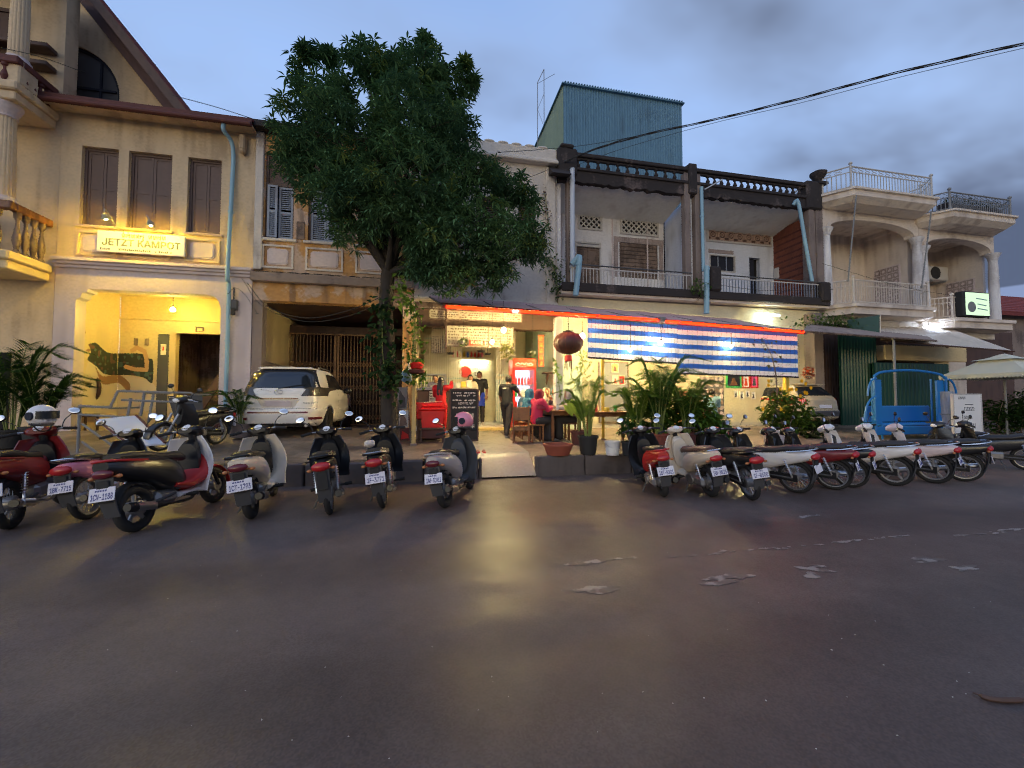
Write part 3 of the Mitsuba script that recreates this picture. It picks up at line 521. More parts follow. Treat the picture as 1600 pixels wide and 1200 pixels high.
dxa, dxb = q(898, 400)[0], q(939, 400)[0]; dz = q(915, 378)[1]
wa, wb = q(968, 400)[0], q(1028, 400)[0]; wz_1, wz_0 = q(1000, 381)[1], q(1000, 435)[1]
v1 = (q(903, 0)[0], q(938, 350)[0], q(920, 357)[1], q(920, 336)[1]); v2 = (q(971, 350)[0], q(1026, 350)[0], q(1000, 366)[1], q(1000, 343)[1])
add('back_wall', wallY(rect(4.1, 8.6, 4.9, 8.2), [rect(dxa, dxb, 4.9, dz), rect(wa, wb, wz_0, wz_1)], by, by + .2), 'plaster_white', h)
for x in (4.6, q(952, 0)[0], 7.9): add('wall_batten', bx(x, x + .05, by - .02, by - .002, 4.97, 8.0), 'plaster_lilac', h)
d = add('door', [prY(ringframe(dxa, dxb, 4.95, dz, .06), by - .03, by + .06)], 'white_dirty', h)
for i in range(2):
    a = dxa + .06 + i * ((dxb - dxa) - .12) / 2; b = a + ((dxb - dxa) - .12) / 2 - .01
    lf = add('leaf', prY(ringframe(a, b, 5.0, dz - .2, .07), by + .02, by + .06), 'wood_old', d); add('panel', [bx(a + .06, b - .06, by + .04, by + .05, 5.05, dz - .25), bx(a + .07, b - .07, by + .03, by + .042, 5.8, 6.4)], 'wood_old', lf)
add('lintel_board', cbx(dxa, dxb, by - .05, by + .03, dz - .19, dz - .09, .01), 'white_dirty', d)
w = add('boarded_window', bx(wa - .005, wb + .005, by + .05, by + .09, wz_0, wz_1), 'grey_dark', h, 'window closed with dark horizontal boards')
for i in range(9):
    z = wz_0 + (wz_1 - wz_0) * i / 9; add('board', cbx(wa + .01, wb - .01, by + .015, by + .045, z + .008, z + (wz_1 - wz_0) / 9 - .006, .006), 'wood_old', w)
mat('tile_grey', stain((.34, .27, .25), (.14, .10, .09), 3, .8), .5)
for i in range(15): add('border_tile', cbx(wa - .23 + i * (wb - wa + .46) / 15 + .006, wa - .23 + (i + 1) * (wb - wa + .46) / 15, by - .016, by - .002, wz_1 + .0, wz_1 + .2, .004), 'tile_grey', w)
for i in range(9):
    z = wz_0 + (wz_1 - wz_0) * i / 9
    for a in (wa - .23, wb + .04): add('border_tile', cbx(a, a + .17, by - .016, by - .002, z + .006, z + (wz_1 - wz_0) / 9, .004), 'tile_grey', w)
vent(h, *v1, by, 'diamond', 'white_dirty'); vent(h, *v2, by, 'diamond', 'white_dirty')
h2 = balcony_house('black_parapet_shophouse', 'bluish white shophouse with a recessed balcony, a row of pierced blocks and a black parapet', 8.74, 13.92, 13.6, 'plaster_blue', .26, 8.92, 13.52)
by2 = 13.6
def q2(px, py): return xz(px, py, by2)
da, db, dz2 = q2(1160, 0)[0], q2(1188, 430)[0], q2(1170, 402)[1]; wa2, wb2, wza, wzb = q2(1101, 0)[0], q2(1140, 0)[0], q2(1120, 424)[1], q2(1120, 398)[1]
add('back_wall', wallY(rect(8.86, 13.6, 4.9, 8.2), [rect(da, db, 4.9, dz2), rect(wa2, wb2, wza, wzb)], by2, by2 + .2), 'plaster_blue', h2)
add('brick_side_wall', bx(13.55, 13.63, FY + .12, by2 - .002, 4.97, 8.15), 'brick', h2); bxx = 13.548
bk = [mikit.ply(cbx(-.008, .003, 0, .21, 0, .062, .004), m) for m in ('brick', 'rust', 'brick')]
for j in range(38):
    for i in range(7):
        y = FY + .14 + i * .222 + (j % 2) * .111
        if y + .21 < by2 and 5.0 + j * .078 < 8.0: add('brick', bk[(i * 3 + j * 5) % 3], None, f'{h2}__brick_side_wall', M=T_(bxx, y, 5.0 + j * .078))
d = add('door', prY(ringframe(da - .03, db + .03, 4.95, dz2 + .04, .05), by2 - .02, by2 + .05), 'plaster_blue', h2); add('leaf', bx(da, da + .34, by2 + .1, by2 + .13, 4.97, dz2), 'navy', d); add('opening', bx(da, db, by2 + .19, by2 + .21, 4.97, dz2), 'dark', d)
w = add('window', prY(ringframe(wa2 - .01, wb2 + .01, wza - .01, wzb + .01, .05), by2 - .01, by2 + .08), 'white_dirty', h2); add('pane', bx(wa2, wb2, by2 + .06, by2 + .07, wza, wzb), 'navy', w); add('mullion', [bx(wa2 + (wb2 - wa2) * k, wa2 + (wb2 - wa2) * k + .03, by2 + .02, by2 + .055, wza, wzb) for k in (.33, .66)], 'shutter_blue', w)
for i in range(8): add('border_tile', cbx(wa2 - .05 + i * .14, wa2 + .085 + i * .14, by2 - .016, by2 - .003, wzb + .05, wzb + .2, .004), 'tile_grey', w)
mat('vent_block', stain((.36, .24, .19), (.17, .09, .06), 3, .7), .8)
vent(h2, q2(1099, 0)[0], q2(1203, 375)[0], q2(1150, 379)[1], q2(1150, 361)[1], by2, 'block', 'vent_block', 'wood_dark')
add('rail_post', [cbx(9.1, 9.5, FY - .45, FY - .15, 5.04, 5.85, .05)], 'mould', h2); add('rail_post', [cbx(13.5, 13.9, FY - .45, FY - .1, 4.9, 5.6, .05)], 'mould', h2)
add('corner_pier', [cbx(13.72, 14.02, FY - .1, FY + .3, 4.9, 9.3, .02), cbx(13.45, 13.72, FY - .06, FY + .25, 4.9, 8.5, .02)], 'concrete', h2)
add('parapet_post', cbx(8.55, 8.86, FY - .17, FY + .16, 8.35, 9.38, .03), 'mould', h2); add('parapet_post', cbx(13.3, 13.98, FY - .17, FY + .2, 8.3, 9.35, .06), 'mould', h2)
add('tank_box', cbx(q2(1197, 0)[0], q2(1214, 430)[0], by2 - .25, by2 - .02, q2(1205, 437)[1], q2(1205, 420)[1], .02), 'white_dirty', h2)
t = thing('stone_urn', 'black stone urn on the corner post of the black parapet', 'urn'); uc = P(1279, 290, FY)
add('pedestal', cbx(uc[0] - .17, uc[0] + .17, FY - .17, FY + .17, 9.35, uc[2] - .02, .03), 'mould', t)
add('bowl', lathe([(.06, -.02), (.16, 0), (.14, .05), (.10, .1), (.12, .16), (.22, .32), (.27, .40), (.27, .46), (.2, .47), (.16, .52), (.05, .55)], (uc[0], FY, uc[2]), 18), 'mould', t, smooth=40)
a, b = P(895, 262, FY - .25), P(896, 440, FY - .25)
drainpipe('white plastic drain pipe down the left pier of the white shophouse', [(a[0] + .0, FY - .2, a[2]), (b[0] - .02, FY - .22, b[2] + .1), (b[0] - .02, FY - .25, b[2])], .075, 'pipe_white', [(a[0], FY - .2, a[2] - .4), (a[0], FY - .2, b[2] + .9)])
a, b = P(904, 402, FY - .5), P(899, 462, FY - .5)
drainpipe('short thick pale blue pipe end leaning at the left end of the white balcony', [(a[0] - .15, FY - .35, a[2] - .18), (a[0] - .02, FY - .45, a[2] - .02), (a[0] + .03, FY - .5, a[2] - .06), (b[0], FY - .52, b[2])], .085, 'pipe_blue', [(a[0] + .0, FY - .5, a[2] - .22)])
a, b = P(1096, 292, FY - .2), P(1099, 424, FY - .2)
drainpipe('upper pale blue pipe between the two balconies', [a, (a + b) / 2, b], .055, 'pipe_blue', [a + [0, 0, -1]])
a, b = P(1104, 416, FY - .45), P(1104, 490, FY - .45)
drainpipe('lower thick pale blue pipe standing in front of the black balcony slab', [a, (a + b) / 2, b], .085, 'pipe_blue', [a + [0, 0, -.1]])
a, b = P(1247, 316, FY - .25), P(1269, 440, FY - .25)
drainpipe('slanting pale blue pipe across the right end of the black parapet balcony', [a + [-.1, .1, -.06], a, (a + b) / 2, b], .06, 'pipe_blue', [])
t = thing('water_spout', 'thin pale spout pipe poking out under the black parapet', 'pipe'); add('tube', tube([P(1101, 296, FY - .2), P(1128, 281, FY - .6)], .022, 8), 'pipe_white', t); add('end_collar', tube([P(1126, 282, FY - .58), P(1129, 280.5, FY - .62)], .03, 8), 'pipe_white', t)

# ---- the two arched beige houses on the right
def arched(label, X0, X1, dz, sub, ac):
    h = thing('arched_house', label, 'building')
    zb = 4.84 + dz
    bay = [(X0 + .05, FY), (X0 + .55, FY - .62), (X1 - .5, FY - .62), (X1 - .05, FY)]
    def slab(z0, z1, g): q_ = Polygon([(X0, FY + 2.5)] + [(x, y) for x, y in bay] + [(X1, FY + 2.5)]).buffer(g, join_style=2).intersection(sbox(X0 - .35, 0, X1 + (.35 if sub else .0), FY + 2.5)); return prZ(q_, z0, z1)
    add('terrace_slab', [hull(np.vstack([slab(8.43 + dz, 8.44 + dz, .0).vertices, slab(8.59 + dz, 8.60 + dz, .22).vertices])), slab(8.601 + dz, 8.79 + dz, .22), slab(8.791 + dz, 8.86 + dz, .30)], 'plaster_beige', h)
    an = np.linspace(0, np.pi, 24); ca, cb = X0 + .32, X1 - .3
    arch = Polygon([(ca, 4.8), (cb, 4.8)] + [((ca + cb) / 2 + (cb - ca) / 2 * math.cos(a), 7.80 + dz + .36 * math.sin(a)) for a in an])
    add('arch', wallY(rect(X0, X1, 7.72 + dz, 8.429 + dz), [arch, rect(ca, cb, 4, 7.801 + dz)], FY + .0, FY + .3), 'plaster_beige', h)
    add('arch_trim', prY(arch.buffer(.14).difference(arch).intersection(rect(X0, X1, 7.78 + dz, 8.42 + dz)), FY - .05, FY - .002), 'plaster_beige', h)
    for x in (X0 + .12, X1 - .14):
        c = add('column', lathe([(.15, zb), (.17, 5.0 + dz), (.15, 6.5), (.13, 7.45 + dz)], (x, FY - .02, 0), 18), 'plaster_white', h, smooth=40)
        add('capital', lathe([(.135, 7.42 + dz), (.16, 7.47 + dz), (.145, 7.5 + dz), (.22, 7.63 + dz), (.24, 7.69 + dz), (.2, 7.715 + dz)], (x, FY - .02, 0), 18), 'plaster_white', c, smooth=40)
    yb = FY + 1.9
    wx0, wx1 = X0 + .5, X0 + 2.4
    add('back_wall', wallY(rect(X0, X1, 4.8 + dz, 8.43 + dz), [rect(wx0, wx1, 4.9 + dz, 6.9 + dz), rect(wx0, wx1, 7.1 + dz, 7.8 + dz)], yb, yb + .2), 'plaster_beige', h)
    d = add('balcony_door', prY(ringframe(wx0, wx1, 4.9 + dz, 6.9 + dz, .07).union(rect((wx0 + wx1) / 2 - .04, (wx0 + wx1) / 2 + .04, 4.9 + dz, 6.9 + dz)).union(rect(wx0, wx1, 6.25 + dz, 6.33 + dz)), yb + .02, yb + .09), 'white_dirty', h)
    add('pane', bx(wx0, wx1, yb + .1, yb + .115, 4.9 + dz, 6.9 + dz), 'rust', d); add('upper_vent', bx(wx0, wx1, yb + .1, yb + .115, 7.1 + dz, 7.8 + dz), 'dark', h)
    add('side_wall', bx(X1 - .14, X1 + (.0 if not sub else .0), FY + .3, yb - .002, 4.9 + dz, 8.42 + dz), 'plaster_beige', h)
    add('side_wall', bx(X0, X0 + .1, FY + .3, yb - .002, 4.9 + dz, 8.42 + dz), 'plaster_beige', h)
    v = add('pierced_panel', prX(sbox(FY + .55, 5.3 + dz, FY + 1.5, 6.9 + dz), X1 - .17, X1 - .142), 'plaster_lilac', h)
    for i in range(4):
        for j in range(6):
            y, z = FY + .58 + i * .228, 5.33 + dz + j * .257
            add('block', prX(sbox(y + .012, z + .012, y + .216, z + .245).difference(Point(y + .114, z + .128).buffer(.06)), X1 - .185, X1 - .1705), 'tile_grey', v)
    add('balcony_slab', [slab(zb - .36, zb - .12, .05), slab(zb - .119, zb, .14)], 'plaster_beige', h)
    add('under_slab', bx(X0, X1, FY + .1, FY + 2.4, zb - .6, zb - .37), 'plaster_pink', h)
    if ac:
        a = add('air_conditioner', cbx(X1 - 1.35, X1 - .25, yb - .55, yb - .2, 7.0 + dz, 7.6 + dz, .03), 'white_dirty', h); cx = X1 - 1.0
        add('fan_grille', cyl((cx, yb - .551, 7.3 + dz), (cx, yb - .57, 7.3 + dz), .27, 20), 'black_matt', a); add('bracket', [bx(X1 - 1.2, X1 - 1.15, yb - .55, yb - .02, 6.92 + dz, 6.99 + dz), bx(X1 - .45, X1 - .4, yb - .55, yb - .02, 6.92 + dz, 6.99 + dz)], 'grey', a)
    return h, bay, zb
def guard(name, label, pts, z0, H, m, post_at, step=.12, scroll=False):
    t = thing(name, label, 'railing'); p = np.array(pts)
    rail = [tube([(a[0], a[1], z0 + H), (b[0], b[1], z0 + H)], .025, 8) for a, b in zip(p[:-1], p[1:])] + [tube([(a[0], a[1], z0 + z), (b[0], b[1], z0 + z)], .016, 6) for z in (.08, H - .2) for a, b in zip(p[:-1], p[1:])]
    for rl in rail: add('rail', rl, m, t)
    bar = mikit.ply(bx(-.01, .01, -.01, .01, .08, H - (.2 if scroll else 0)), m)
    for a, b in zip(p[:-1], p[1:]):
        L = np.linalg.norm(b - a); n = max(1, int(L / step))
        for i in range(1, n): c = a + (b - a) * i / n; add('bar', bar, None, t, M=T_(c[0], c[1], z0))
        if scroll: add('scroll_band', [tube([(*(a + (b - a) * (i + .5 + .42 * math.sin(u * 2)) / (L / .3)), z0 + H - .1 + .075 * math.cos(u)) for u in np.linspace(0, 2 * np.pi, 10)], .009, 4) for i in range(int(L / .3))], m, t)
    pst = mikit.ply(lathe([(.05, 0), (.05, .1), (.035, .14), (.035, H + .06), (.06, H + .08), (.06, H + .12), (.02, H + .16)], n=10), m, smooth=40)
    for i in post_at: add('post', pst, None, t, M=T_(p[i][0], p[i][1], z0))
    return t
ha, bay, zb = arched('beige house with a wide arch over its balcony, next to the black parapet', 14.08, 18.62, 0, False, False)
hb, bay2, zb2 = arched('beige house with an arched balcony and air conditioner at the right end of the row', 18.64, 22.6, -.32, True, True)
ins = lambda b, g: [(x + (g if i < 2 else -g), y + g) for i, (x, y) in enumerate(b)]
guard('terrace_railing', 'steel railing with scrollwork on the left arched roof terrace', [(14.2, FY + 1.2)] + ins(bay, -.1) + [(18.6, FY + .2)], 8.86, .80, 'white_dirty', (1, 2, 3, 4), .13, True)
guard('balcony_railing', 'beige baluster railing of the left arched balcony', [(14.2, FY)] + ins(bay, .05), zb, .85, 'plaster_pink', (1, 2, 3), .11)
guard('terrace_railing', 'dark railing with panels on the right arched roof terrace', [(18.8, FY + .2)] + ins(bay2, -.1) + [(22.45, FY + 1.5)], 8.54, .70, 'grey', (1, 2, 3, 4), .1, True)
guard('balcony_railing', 'low wall railing of the right arched balcony', [(18.8, FY)] + ins(bay2, .05)[:2] + [(19.6, FY - .57)], zb2, .8, 'plaster_beige', (1, 2), .1)
t = thing('terrace_clutter', 'row of dark planters with leaves along the right roof terrace', 'planter')
add('trough', cbx(19.2, 22.1, FY - .55, FY - .25, 8.545, 8.95, .03), 'mould', t); LEAFJOBS = [('terrace', t, (19.3, 22.1))]
for i, (p0, p1) in enumerate([((1338, 305), (1325, 440)), ((1455, 330), (1440, 450))]):
    t = thing('stay_cable', ['slanting steel stay pole in front of the left arched balcony', 'slanting steel stay pole in front of the right arched balcony'][i], 'pole')
    add('rod', tube([P(*p0, FY - .9), P(*p1, FY - .75)], .022, 8), 'grey', t); add('clamp', cyl(P(p1[0], p1[1] - 3, FY - .76), P(*p1, FY - .75), .035, 8), 'grey', t)
# lit sign on the right balcony
t = thing('lit_sign', 'glowing pale green sign box with a dark round emblem on the right balcony', 'sign'); Ys = FY - .8
a, b, c_, d_ = xz(1488, 0, Ys)[0], xz(1545, 475, Ys)[0], xz(1515, 492, Ys)[1], xz(1515, 457, Ys)[1]
add('case', cbx(a - .12, b + .05, Ys, Ys + .25, c_ - .04, d_ + .04, .02), 'black_matt', t)
lamp('face', bx(a, b, Ys - .012, Ys - .001, c_, d_), (.062, .088, .056), t)
add('emblem', prY(Point(a + (b - a) * .24, c_ + (d_ - c_) * .36).buffer(.2), Ys - .02, Ys - .013), 'grey', t)
add('motif', [prY(LineString([(a + (b - a) * x, c_ + (d_ - c_) * y) for x, y in q_]).buffer(.02), Ys - .02, Ys - .013) for q_ in ([(.45, .75), (.9, .7)], [(.5, .5), (.85, .45)], [(.5, .3), (.9, .25)])], 'teal', t)
# ---- far right: red roofed house
h = thing('red_roof_house', 'grey walled house with a dull red roof beyond the end of the row', 'building')
add('wall', bx(24.2, 40, 14.5, 24, 0, 5.7), 'concrete', h)
rf = add('roof', prX(Polygon([(14.0, 5.5), (19, 8.0), (24.5, 5.5), (24.5, 5.65), (19, 8.15), (14.0, 5.65)]), 23.7, 40.5), 'roof_red', h)
add('tile_course', [prX(Polygon([(14.0 + i * .5, 5.66 + i * .25), (14.52 + i * .5, 5.92 + i * .25), (14.52 + i * .5, 5.93 + i * .25), (14.0 + i * .5, 5.71 + i * .25)]), 23.7, 40.5) for i in range(10)], 'roof_red', rf, None, None, None, 'stuff')
for x in (26, 29, 32): w = add('window', prY(ringframe(x, x + 1, 2.6, 4.2, .08), 14.44, 14.5), 'white_dirty', h); add('pane', bx(x + .05, x + .95, 14.47, 14.49, 2.65, 4.15), 'navy', w)
# ---- green tin shed on the roof
h = thing('rooftop_shed', 'big blue green corrugated metal shed standing on the roofs', 'building')
YS = 15.0; ca = P(880, 132, YS); cb = P(1065, 164, YS); xs_, xe_, zt_ = ca[0], cb[0], ca[2]
def corr(n, a, b, amp): u = np.linspace(a, b, n * 6 + 1); return u, amp * np.sign(np.sin(np.linspace(0, n * 2 * np.pi, n * 6 + 1))) * np.minimum(1, 2.2 * np.abs(np.sin(np.linspace(0, n * 2 * np.pi, n * 6 + 1))))
mat('tin_front', stain((.11, .22, .31), (.07, .13, .18), 1.0, .7), .5, metallic=.1); mat('tin_side', stain((.19, .24, .15), (.11, .14, .09), .5, .5), .5)
u, w_ = corr(46, xs_, xe_, .022)
add('front_sheet', loft([[(x, YS + k, z) for x, k in zip(u, w_)] for z in (8.4, zt_)], False, False), 'tin_front', h, smooth=30)
u, w_ = corr(36, YS, YS + 5.6, .022)
add('side_sheet', loft([[(xs_ + k, y, z - .0 * y) for y, k in zip(u, w_)] for z in (8.4, zt_ - .02)], False, False), 'tin_side', h, smooth=30)
add('roof_sheet', bx(xs_ - .08, xe_ + .08, YS - .1, YS + 5.7, zt_ - .02, zt_ + .03), 'tin_front', h); add('far_sheet', [bx(xe_ - .02, xe_, YS + .03, YS + 5.6, 8.4, zt_ - .03), bx(xs_, xe_, YS + 5.58, YS + 5.6, 8.4, zt_ - .03)], 'tin_side', h)
add('roof_rib', [cbx(xs_ + (i + .5) * (xe_ - xs_) / 46 - .03, xs_ + (i + .5) * (xe_ - xs_) / 46 + .03, YS - .13, YS + .3, zt_ + .028, zt_ + .07, .01) for i in range(46)], 'tin_front', h, None, None, None, 'stuff')
t = thing('lattice_mast', 'thin steel lattice mast rising beside the green rooftop shed', 'mast'); m0 = P(840, 210, YS + 3); m1 = P(849, 108, YS + 3); mw = .32
zb_, ztop = m0[2] - 2, m1[2]
add('leg', [tube([(m0[0], YS + 3, zb_), (m0[0], YS + 3, ztop - .7), (m0[0] + mw, YS + 3, ztop)], .018, 5)], 'grey', t); add('leg', [tube([(m0[0] + mw, YS + 3, zb_), (m0[0] + mw, YS + 3, ztop)], .018, 5)], 'grey', t)
add('brace', [tube([(m0[0] + (i % 2) * mw, YS + 3, zb_ + i * .8), (m0[0] + ((i + 1) % 2) * mw, YS + 3, zb_ + .8 + i * .8)], .009, 4) for i in range(5)] + [tube([(m0[0], YS + 3, ztop - .75), (xs_ + .3, YS + 2, ztop - 1.0)], .012, 4)], 'grey', t)
struct('roof_flat', bx(-.3, 13.9, by2 + .25, 22, 8.0, 8.5), 'mould')
# ------------------------------------------------------------------ the restaurant on the ground floor
def GP(px, py):                                # pixel -> point on the pavement
    z = .45
    for _ in range(12): p_ = G(px, py, z); z = float(pz(p_[0], p_[1])) if p_[1] < 12 else .72
    return p_
AY = 9.3
scene['thin_white'] = {'type': 'principledthin', 'base_color': {'type': 'rgb', 'value': [.74, .73, .80]}, 'roughness': .6, 'diff_trans': .2}
scene['thin_blue'] = {'type': 'principledthin', 'base_color': {'type': 'rgb', 'value': [.035, .12, .52]}, 'roughness': .6, 'diff_trans': .2}
h = thing('restaurant_front', 'brightly lit open restaurant under the red neon awning', 'building')
add('floor', bx(-.3, 13.8, 12.0, 16.4, .3, .72), 'white_dirty', h); add('door_step', cbx(-.2, 4.2, 11.78, 12.02, .3, .66, .02), 'yellow_post', h)
mat('cream_wall', stain((.62, .55, .38), (.42, .34, .2), .7, .4), .7); mat('mint_wall', stain((.46, .56, .46), (.30, .34, .25), .8, .5), .7)
add('kitchen_back_wall', bx(-.3, 4.0, 15.6, 15.75, .72, 4.2), 'cream_wall', h); add('kitchen_side_wall', bx(-.32, -.2, 12.3, 15.6, .72, 4.2), 'cream_wall', h); add('kitchen_side_wall', bx(3.86, 4.0, 12.05, 15.6, .72, 4.2), 'mint_wall', h)
add('kitchen_ceiling', bx(-.3, 4.0, 12.0, 15.7, 4.15, 4.3), 'wood_old', h); add('front_beam', cbx(-.3, 4.0, 12.0, 12.25, 3.6, 4.15, .02), 'wood_dark', h)
px0, px1 = P(743, 560, 14.2)[0], P(772, 560, 14.2)[0]
add('partition_wall', bx(px0 - .9, px1, 14.2, 14.3, .72, 4.15), 'cream_wall', h); add('shelf', cbx(px0 - .9, px1 - .1, 13.95, 14.19, 2.85, 2.93, .01), 'paper', h)
add('dining_wall', bx(4.02, 13.85, 12.0, 12.15, .45, 4.65), 'cream_wall', h); add('mint_panel', bx(3.98, 4.75, 11.94, 11.997, .5, 4.4), 'mint_wall', h)
t = thing('red_disc', 'round red disc hanging on the kitchen wall', 'plaque'); c = P(727, 581, 14.18)
add('face', cyl(c, c + [0, -.02, 0], .19, 24), 'red', t); add('rim', tube([(c[0] + .19 * math.cos(a), c[1] - .02, c[2] + .19 * math.sin(a)) for a in np.linspace(0, 2 * np.pi, 24)], .014, 5), 'orange', t)
# pickets of the open folding gates
def pickets(label, x0, x1, y, z0, z1, n, m, m2):
    g = thing('folding_gate', label, 'gate'); b = mikit.ply(cbx(-.016, .016, -.012, .012, z0, z1, .004), m)
    for i in range(n): add('picket', b, None, g, M=T_(x0 + (x1 - x0) * (i + .5) / n, y, 0))
    for z in (z0 + .12, (z0 + z1) / 2, z1 - .12): add('cross_bar', bx(x0, x1, y + .014, y + .03, z - .02, z + .02), m2, g)
    add('sheet', bx(x0, x1, y + .032, y + .04, z0, z0 + (z1 - z0) * .45), m2, g)
pickets('pale green folding gate drawn to the left of the kitchen', P(662, 560, 12.9)[0], P(722, 560, 12.9)[0], 12.9, .8, 3.5, 17, 'paper', 'teal')
pickets('pale green folding gate folded to the right beside the fridge', P(775, 560, 12.5)[0], P(806, 560, 12.5)[0], 12.5, .8, 3.7, 11, 'paper', 'teal')
pickets('upper row of pale bars high behind the menu boards', P(674, 520, 12.6)[0], P(697, 520, 12.6)[0], 12.6, 2.9, 3.9, 8, 'paper', 'wood_old')
# awning with its red neon
a0, a1 = P(690, 477, AY), P(1258, 519, AY)
mat('awning_cloth', stain((.42, .28, .28), (.24, .15, .15), .8, .5), .55)
ux, vy = np.linspace(0, 1, 41), np.linspace(0, 1, 9); rows = []
for v in vy:
    rows.append([(a0[0] + (a1[0] - a0[0]) * u - .25 * v * (u < .01), AY - .14 + v * (11.96 - AY + .14), .03 + a0[2] + (a1[2] - a0[2]) * u + v * .86 + .30 * v * (1 - v) * (-.6) + .012 * math.sin(u * 60) * v) for u in ux])
t = thing('awning', 'long pinkish awning sheet over the restaurant terrace', 'awning')
top_ = np.array(rows); bot_ = top_.copy(); bot_[..., 2] -= .02
add('sheet', [loft(top_, False, False), loft(bot_[::-1], False, False)], 'awning_cloth', t, smooth=40)
add('front_bar', tube([a0 + [0, 0, -.03], a1 + [0, 0, -.03]], .035, 8), 'grey_dark', t)
for u in np.linspace(.02, .98, 9):
    i = int(u * 40); add('rafter', tube([top_[0, i] - [0, 0, .05], top_[-1, i] - [0, 0, .05]], .025, 6), 'grey_dark', t)
mid = P(1032, 500, AY)
for lab, pa, pb in (('left red neon tube along the awning edge', (697, 479), (1027, 500)), ('right red neon tube along the awning edge', (1041, 502), (1255, 519))):
    t = thing('neon_tube', lab, 'neon light', 'red neon tubes on the awning')
    A, B = P(*pa, AY - .07), P(*pb, AY - .07)
    lamp('glowing_tube', tube([A, B], .035, 8), (1.35, .011, .001), t)
    for k in (.0, .33, .66, 1): c = A + (B - A) * k; add('clip', cbx(c[0] - .02, c[0] + .02, c[1] - .01, c[1] + .08, c[2] + .02, c[2] + .06, .005), 'grey_dark', t)
t = thing('neon_transformer', 'small grey box between the two red neon tubes', 'box'); add('box', cbx(mid[0] - .08, mid[0] + .08, AY - .12, AY, mid[2] - .08, mid[2] + .06, .01), 'grey', t); add('lead', tube([mid + [0, -.06, -.08], mid + [.03, -.05, -.25]], .008, 5), 'black', t)
t = thing('floodlight', 'pair of tiny white lights clipped over the neon', 'lamp')
for px in (803, 808): c = P(px, 486, AY - .12); lamp('lens', blob(c, .025, 1), (8, 7.5, 6.5), t)
add('bracket', cbx(c[0] - .1, c[0] + .03, AY - .1, AY, c[2] - .05, c[2] - .025, .005), 'grey', t)
# striped blinds
def blind(label, x0, x1, zt0, zt1, zb0, zb1, y, n, first):
    t = thing('striped_blind', label, 'blind', 'striped roll blinds under the awning')
    for i in range(n):
        u0, u1 = i / n, (i + 1) / n; f = lambda u: (zt0 + (zb0 - zt0) * u, zt1 + (zb1 - zt1) * u)
        a, b = f(u0), f(u1); N = 10
        top = [(x0 + (x1 - x0) * k / N, y + .014 * math.sin(k * .9) * (.3 + u0), a[0] + (a[1] - a[0]) * k / N + .005 * math.sin(k * 1.3) * u0) for k in range(N + 1)]; bot = [(x0 + (x1 - x0) * k / N, y + .014 * math.sin(k * .9) * (.3 + u1), b[0] + (b[1] - b[0]) * k / N + .001 + .005 * math.sin(k * 1.3) * u1) for k in range(N + 1)]
        add('stripe', loft([top, bot], False, False), 'thin_blue' if (i + first) % 2 == 0 else 'thin_white', t, smooth=True)
    add('string', [tube([(x0 + (x1 - x0) * k / 26, y - .035, zt0 + (zt1 - zt0) * k / 26), (x0 + (x1 - x0) * k / 26, y - .05, zb0 + (zb1 - zb0) * k / 26)], .0025, 4) for k in range(27)], 'wood_dark', t, None, None, None, 'stuff')
    add('bottom_bar', tube([(x0, y, zb0 - .01), (x1, y, zb1 - .01)], .022, 8), 'navy', t)
z_ = lambda px, py: P(px, py, AY + .04)[2]
blind('left striped blind of blue and white bands behind the hanging bulbs', P(918, 530, AY + .04)[0], P(1058, 530, AY + .04)[0], z_(918, 497), z_(1058, 506), z_(918, 558), z_(1058, 567), AY + .04, 8, 0)
blind('right striped blind of blue and white bands, hanging lower', P(1057, 530, AY)[0], P(1245, 530, AY)[0], z_(1057, 508), z_(1245, 520), z_(1057, 583), z_(1245, 589), AY - .02, 10, 0)
# posts
def post(label, px, py0, py1, Y, w, m):
    a, b = P(px, py0, Y), P(px, py1, Y); t = thing('awning_post', label, 'post')
    add('shaft', cbx(a[0] - w, a[0] + w, Y - w, Y + w, float(pz(a[0], Y)) - .02, a[2], .008), m, t); add('foot', cbx(a[0] - w * 1.6, a[0] + w * 1.6, Y - w * 1.6, Y + w * 1.6, float(pz(a[0], Y)) - .02, float(pz(a[0], Y)) + .04, .008), 'concrete', t)
post('yellow wooden post at the left end of the awning', 648, 490, 700, 9.5, .045, 'yellow_post'); post('thick whitish post with a creeper in front of the fridge', 872, 497, 700, 9.9, .10, 'white')
post('thin bright yellow post below the left blind', 941, 512, 705, 9.7, .03, 'yellow'); post('yellow post below the right end of the right blind', 1226, 518, 690, 9.8, .06, 'yellow')
# bulbs
def bulb(label, px, py, Y, rgb, ztop, r=.05):
    c = P(px, py, Y); t = thing('hanging_bulb', label, 'light bulb', 'bulbs hanging under the awning')
    add('cord', tube([c + [0, 0, r + .04], (c[0], c[1], ztop)], .006, 5), 'black', t); add('socket', cyl(c + [0, 0, r * .8], c + [0, 0, r + .06], .022, 10), 'black', t)
    lamp('glass', blob(c, (r, r, r * 1.15), 2), rgb, t)
W_ = np.array([76, 62, 26.0])
bulb('bright warm bulb above the kitchen counter', 787, 516, 10.0, W_ * 2.0, 3.95, .055); bulb('small warm bulb lower beside the red plate', 769, 534, 10.2, W_ * 1.2, 3.95, .04)
bulb('warm bulb next to the round lantern', 910, 525, 9.75, W_ * 2.0, 3.5, .055); bulb('dim warm bulb in front of the left blind', 985, 547, AY - .15, W_ * .35, 3.35, .035)
bulb('whitish bulb in front of the right end of the left blind', 1033, 536, AY - .15, W_ * .8 + [0, 6, 14], 3.35, .04); bulb('orange bulb in front of the right blind', 1143, 541, AY - .2, W_ * .45, 3.2, .035)
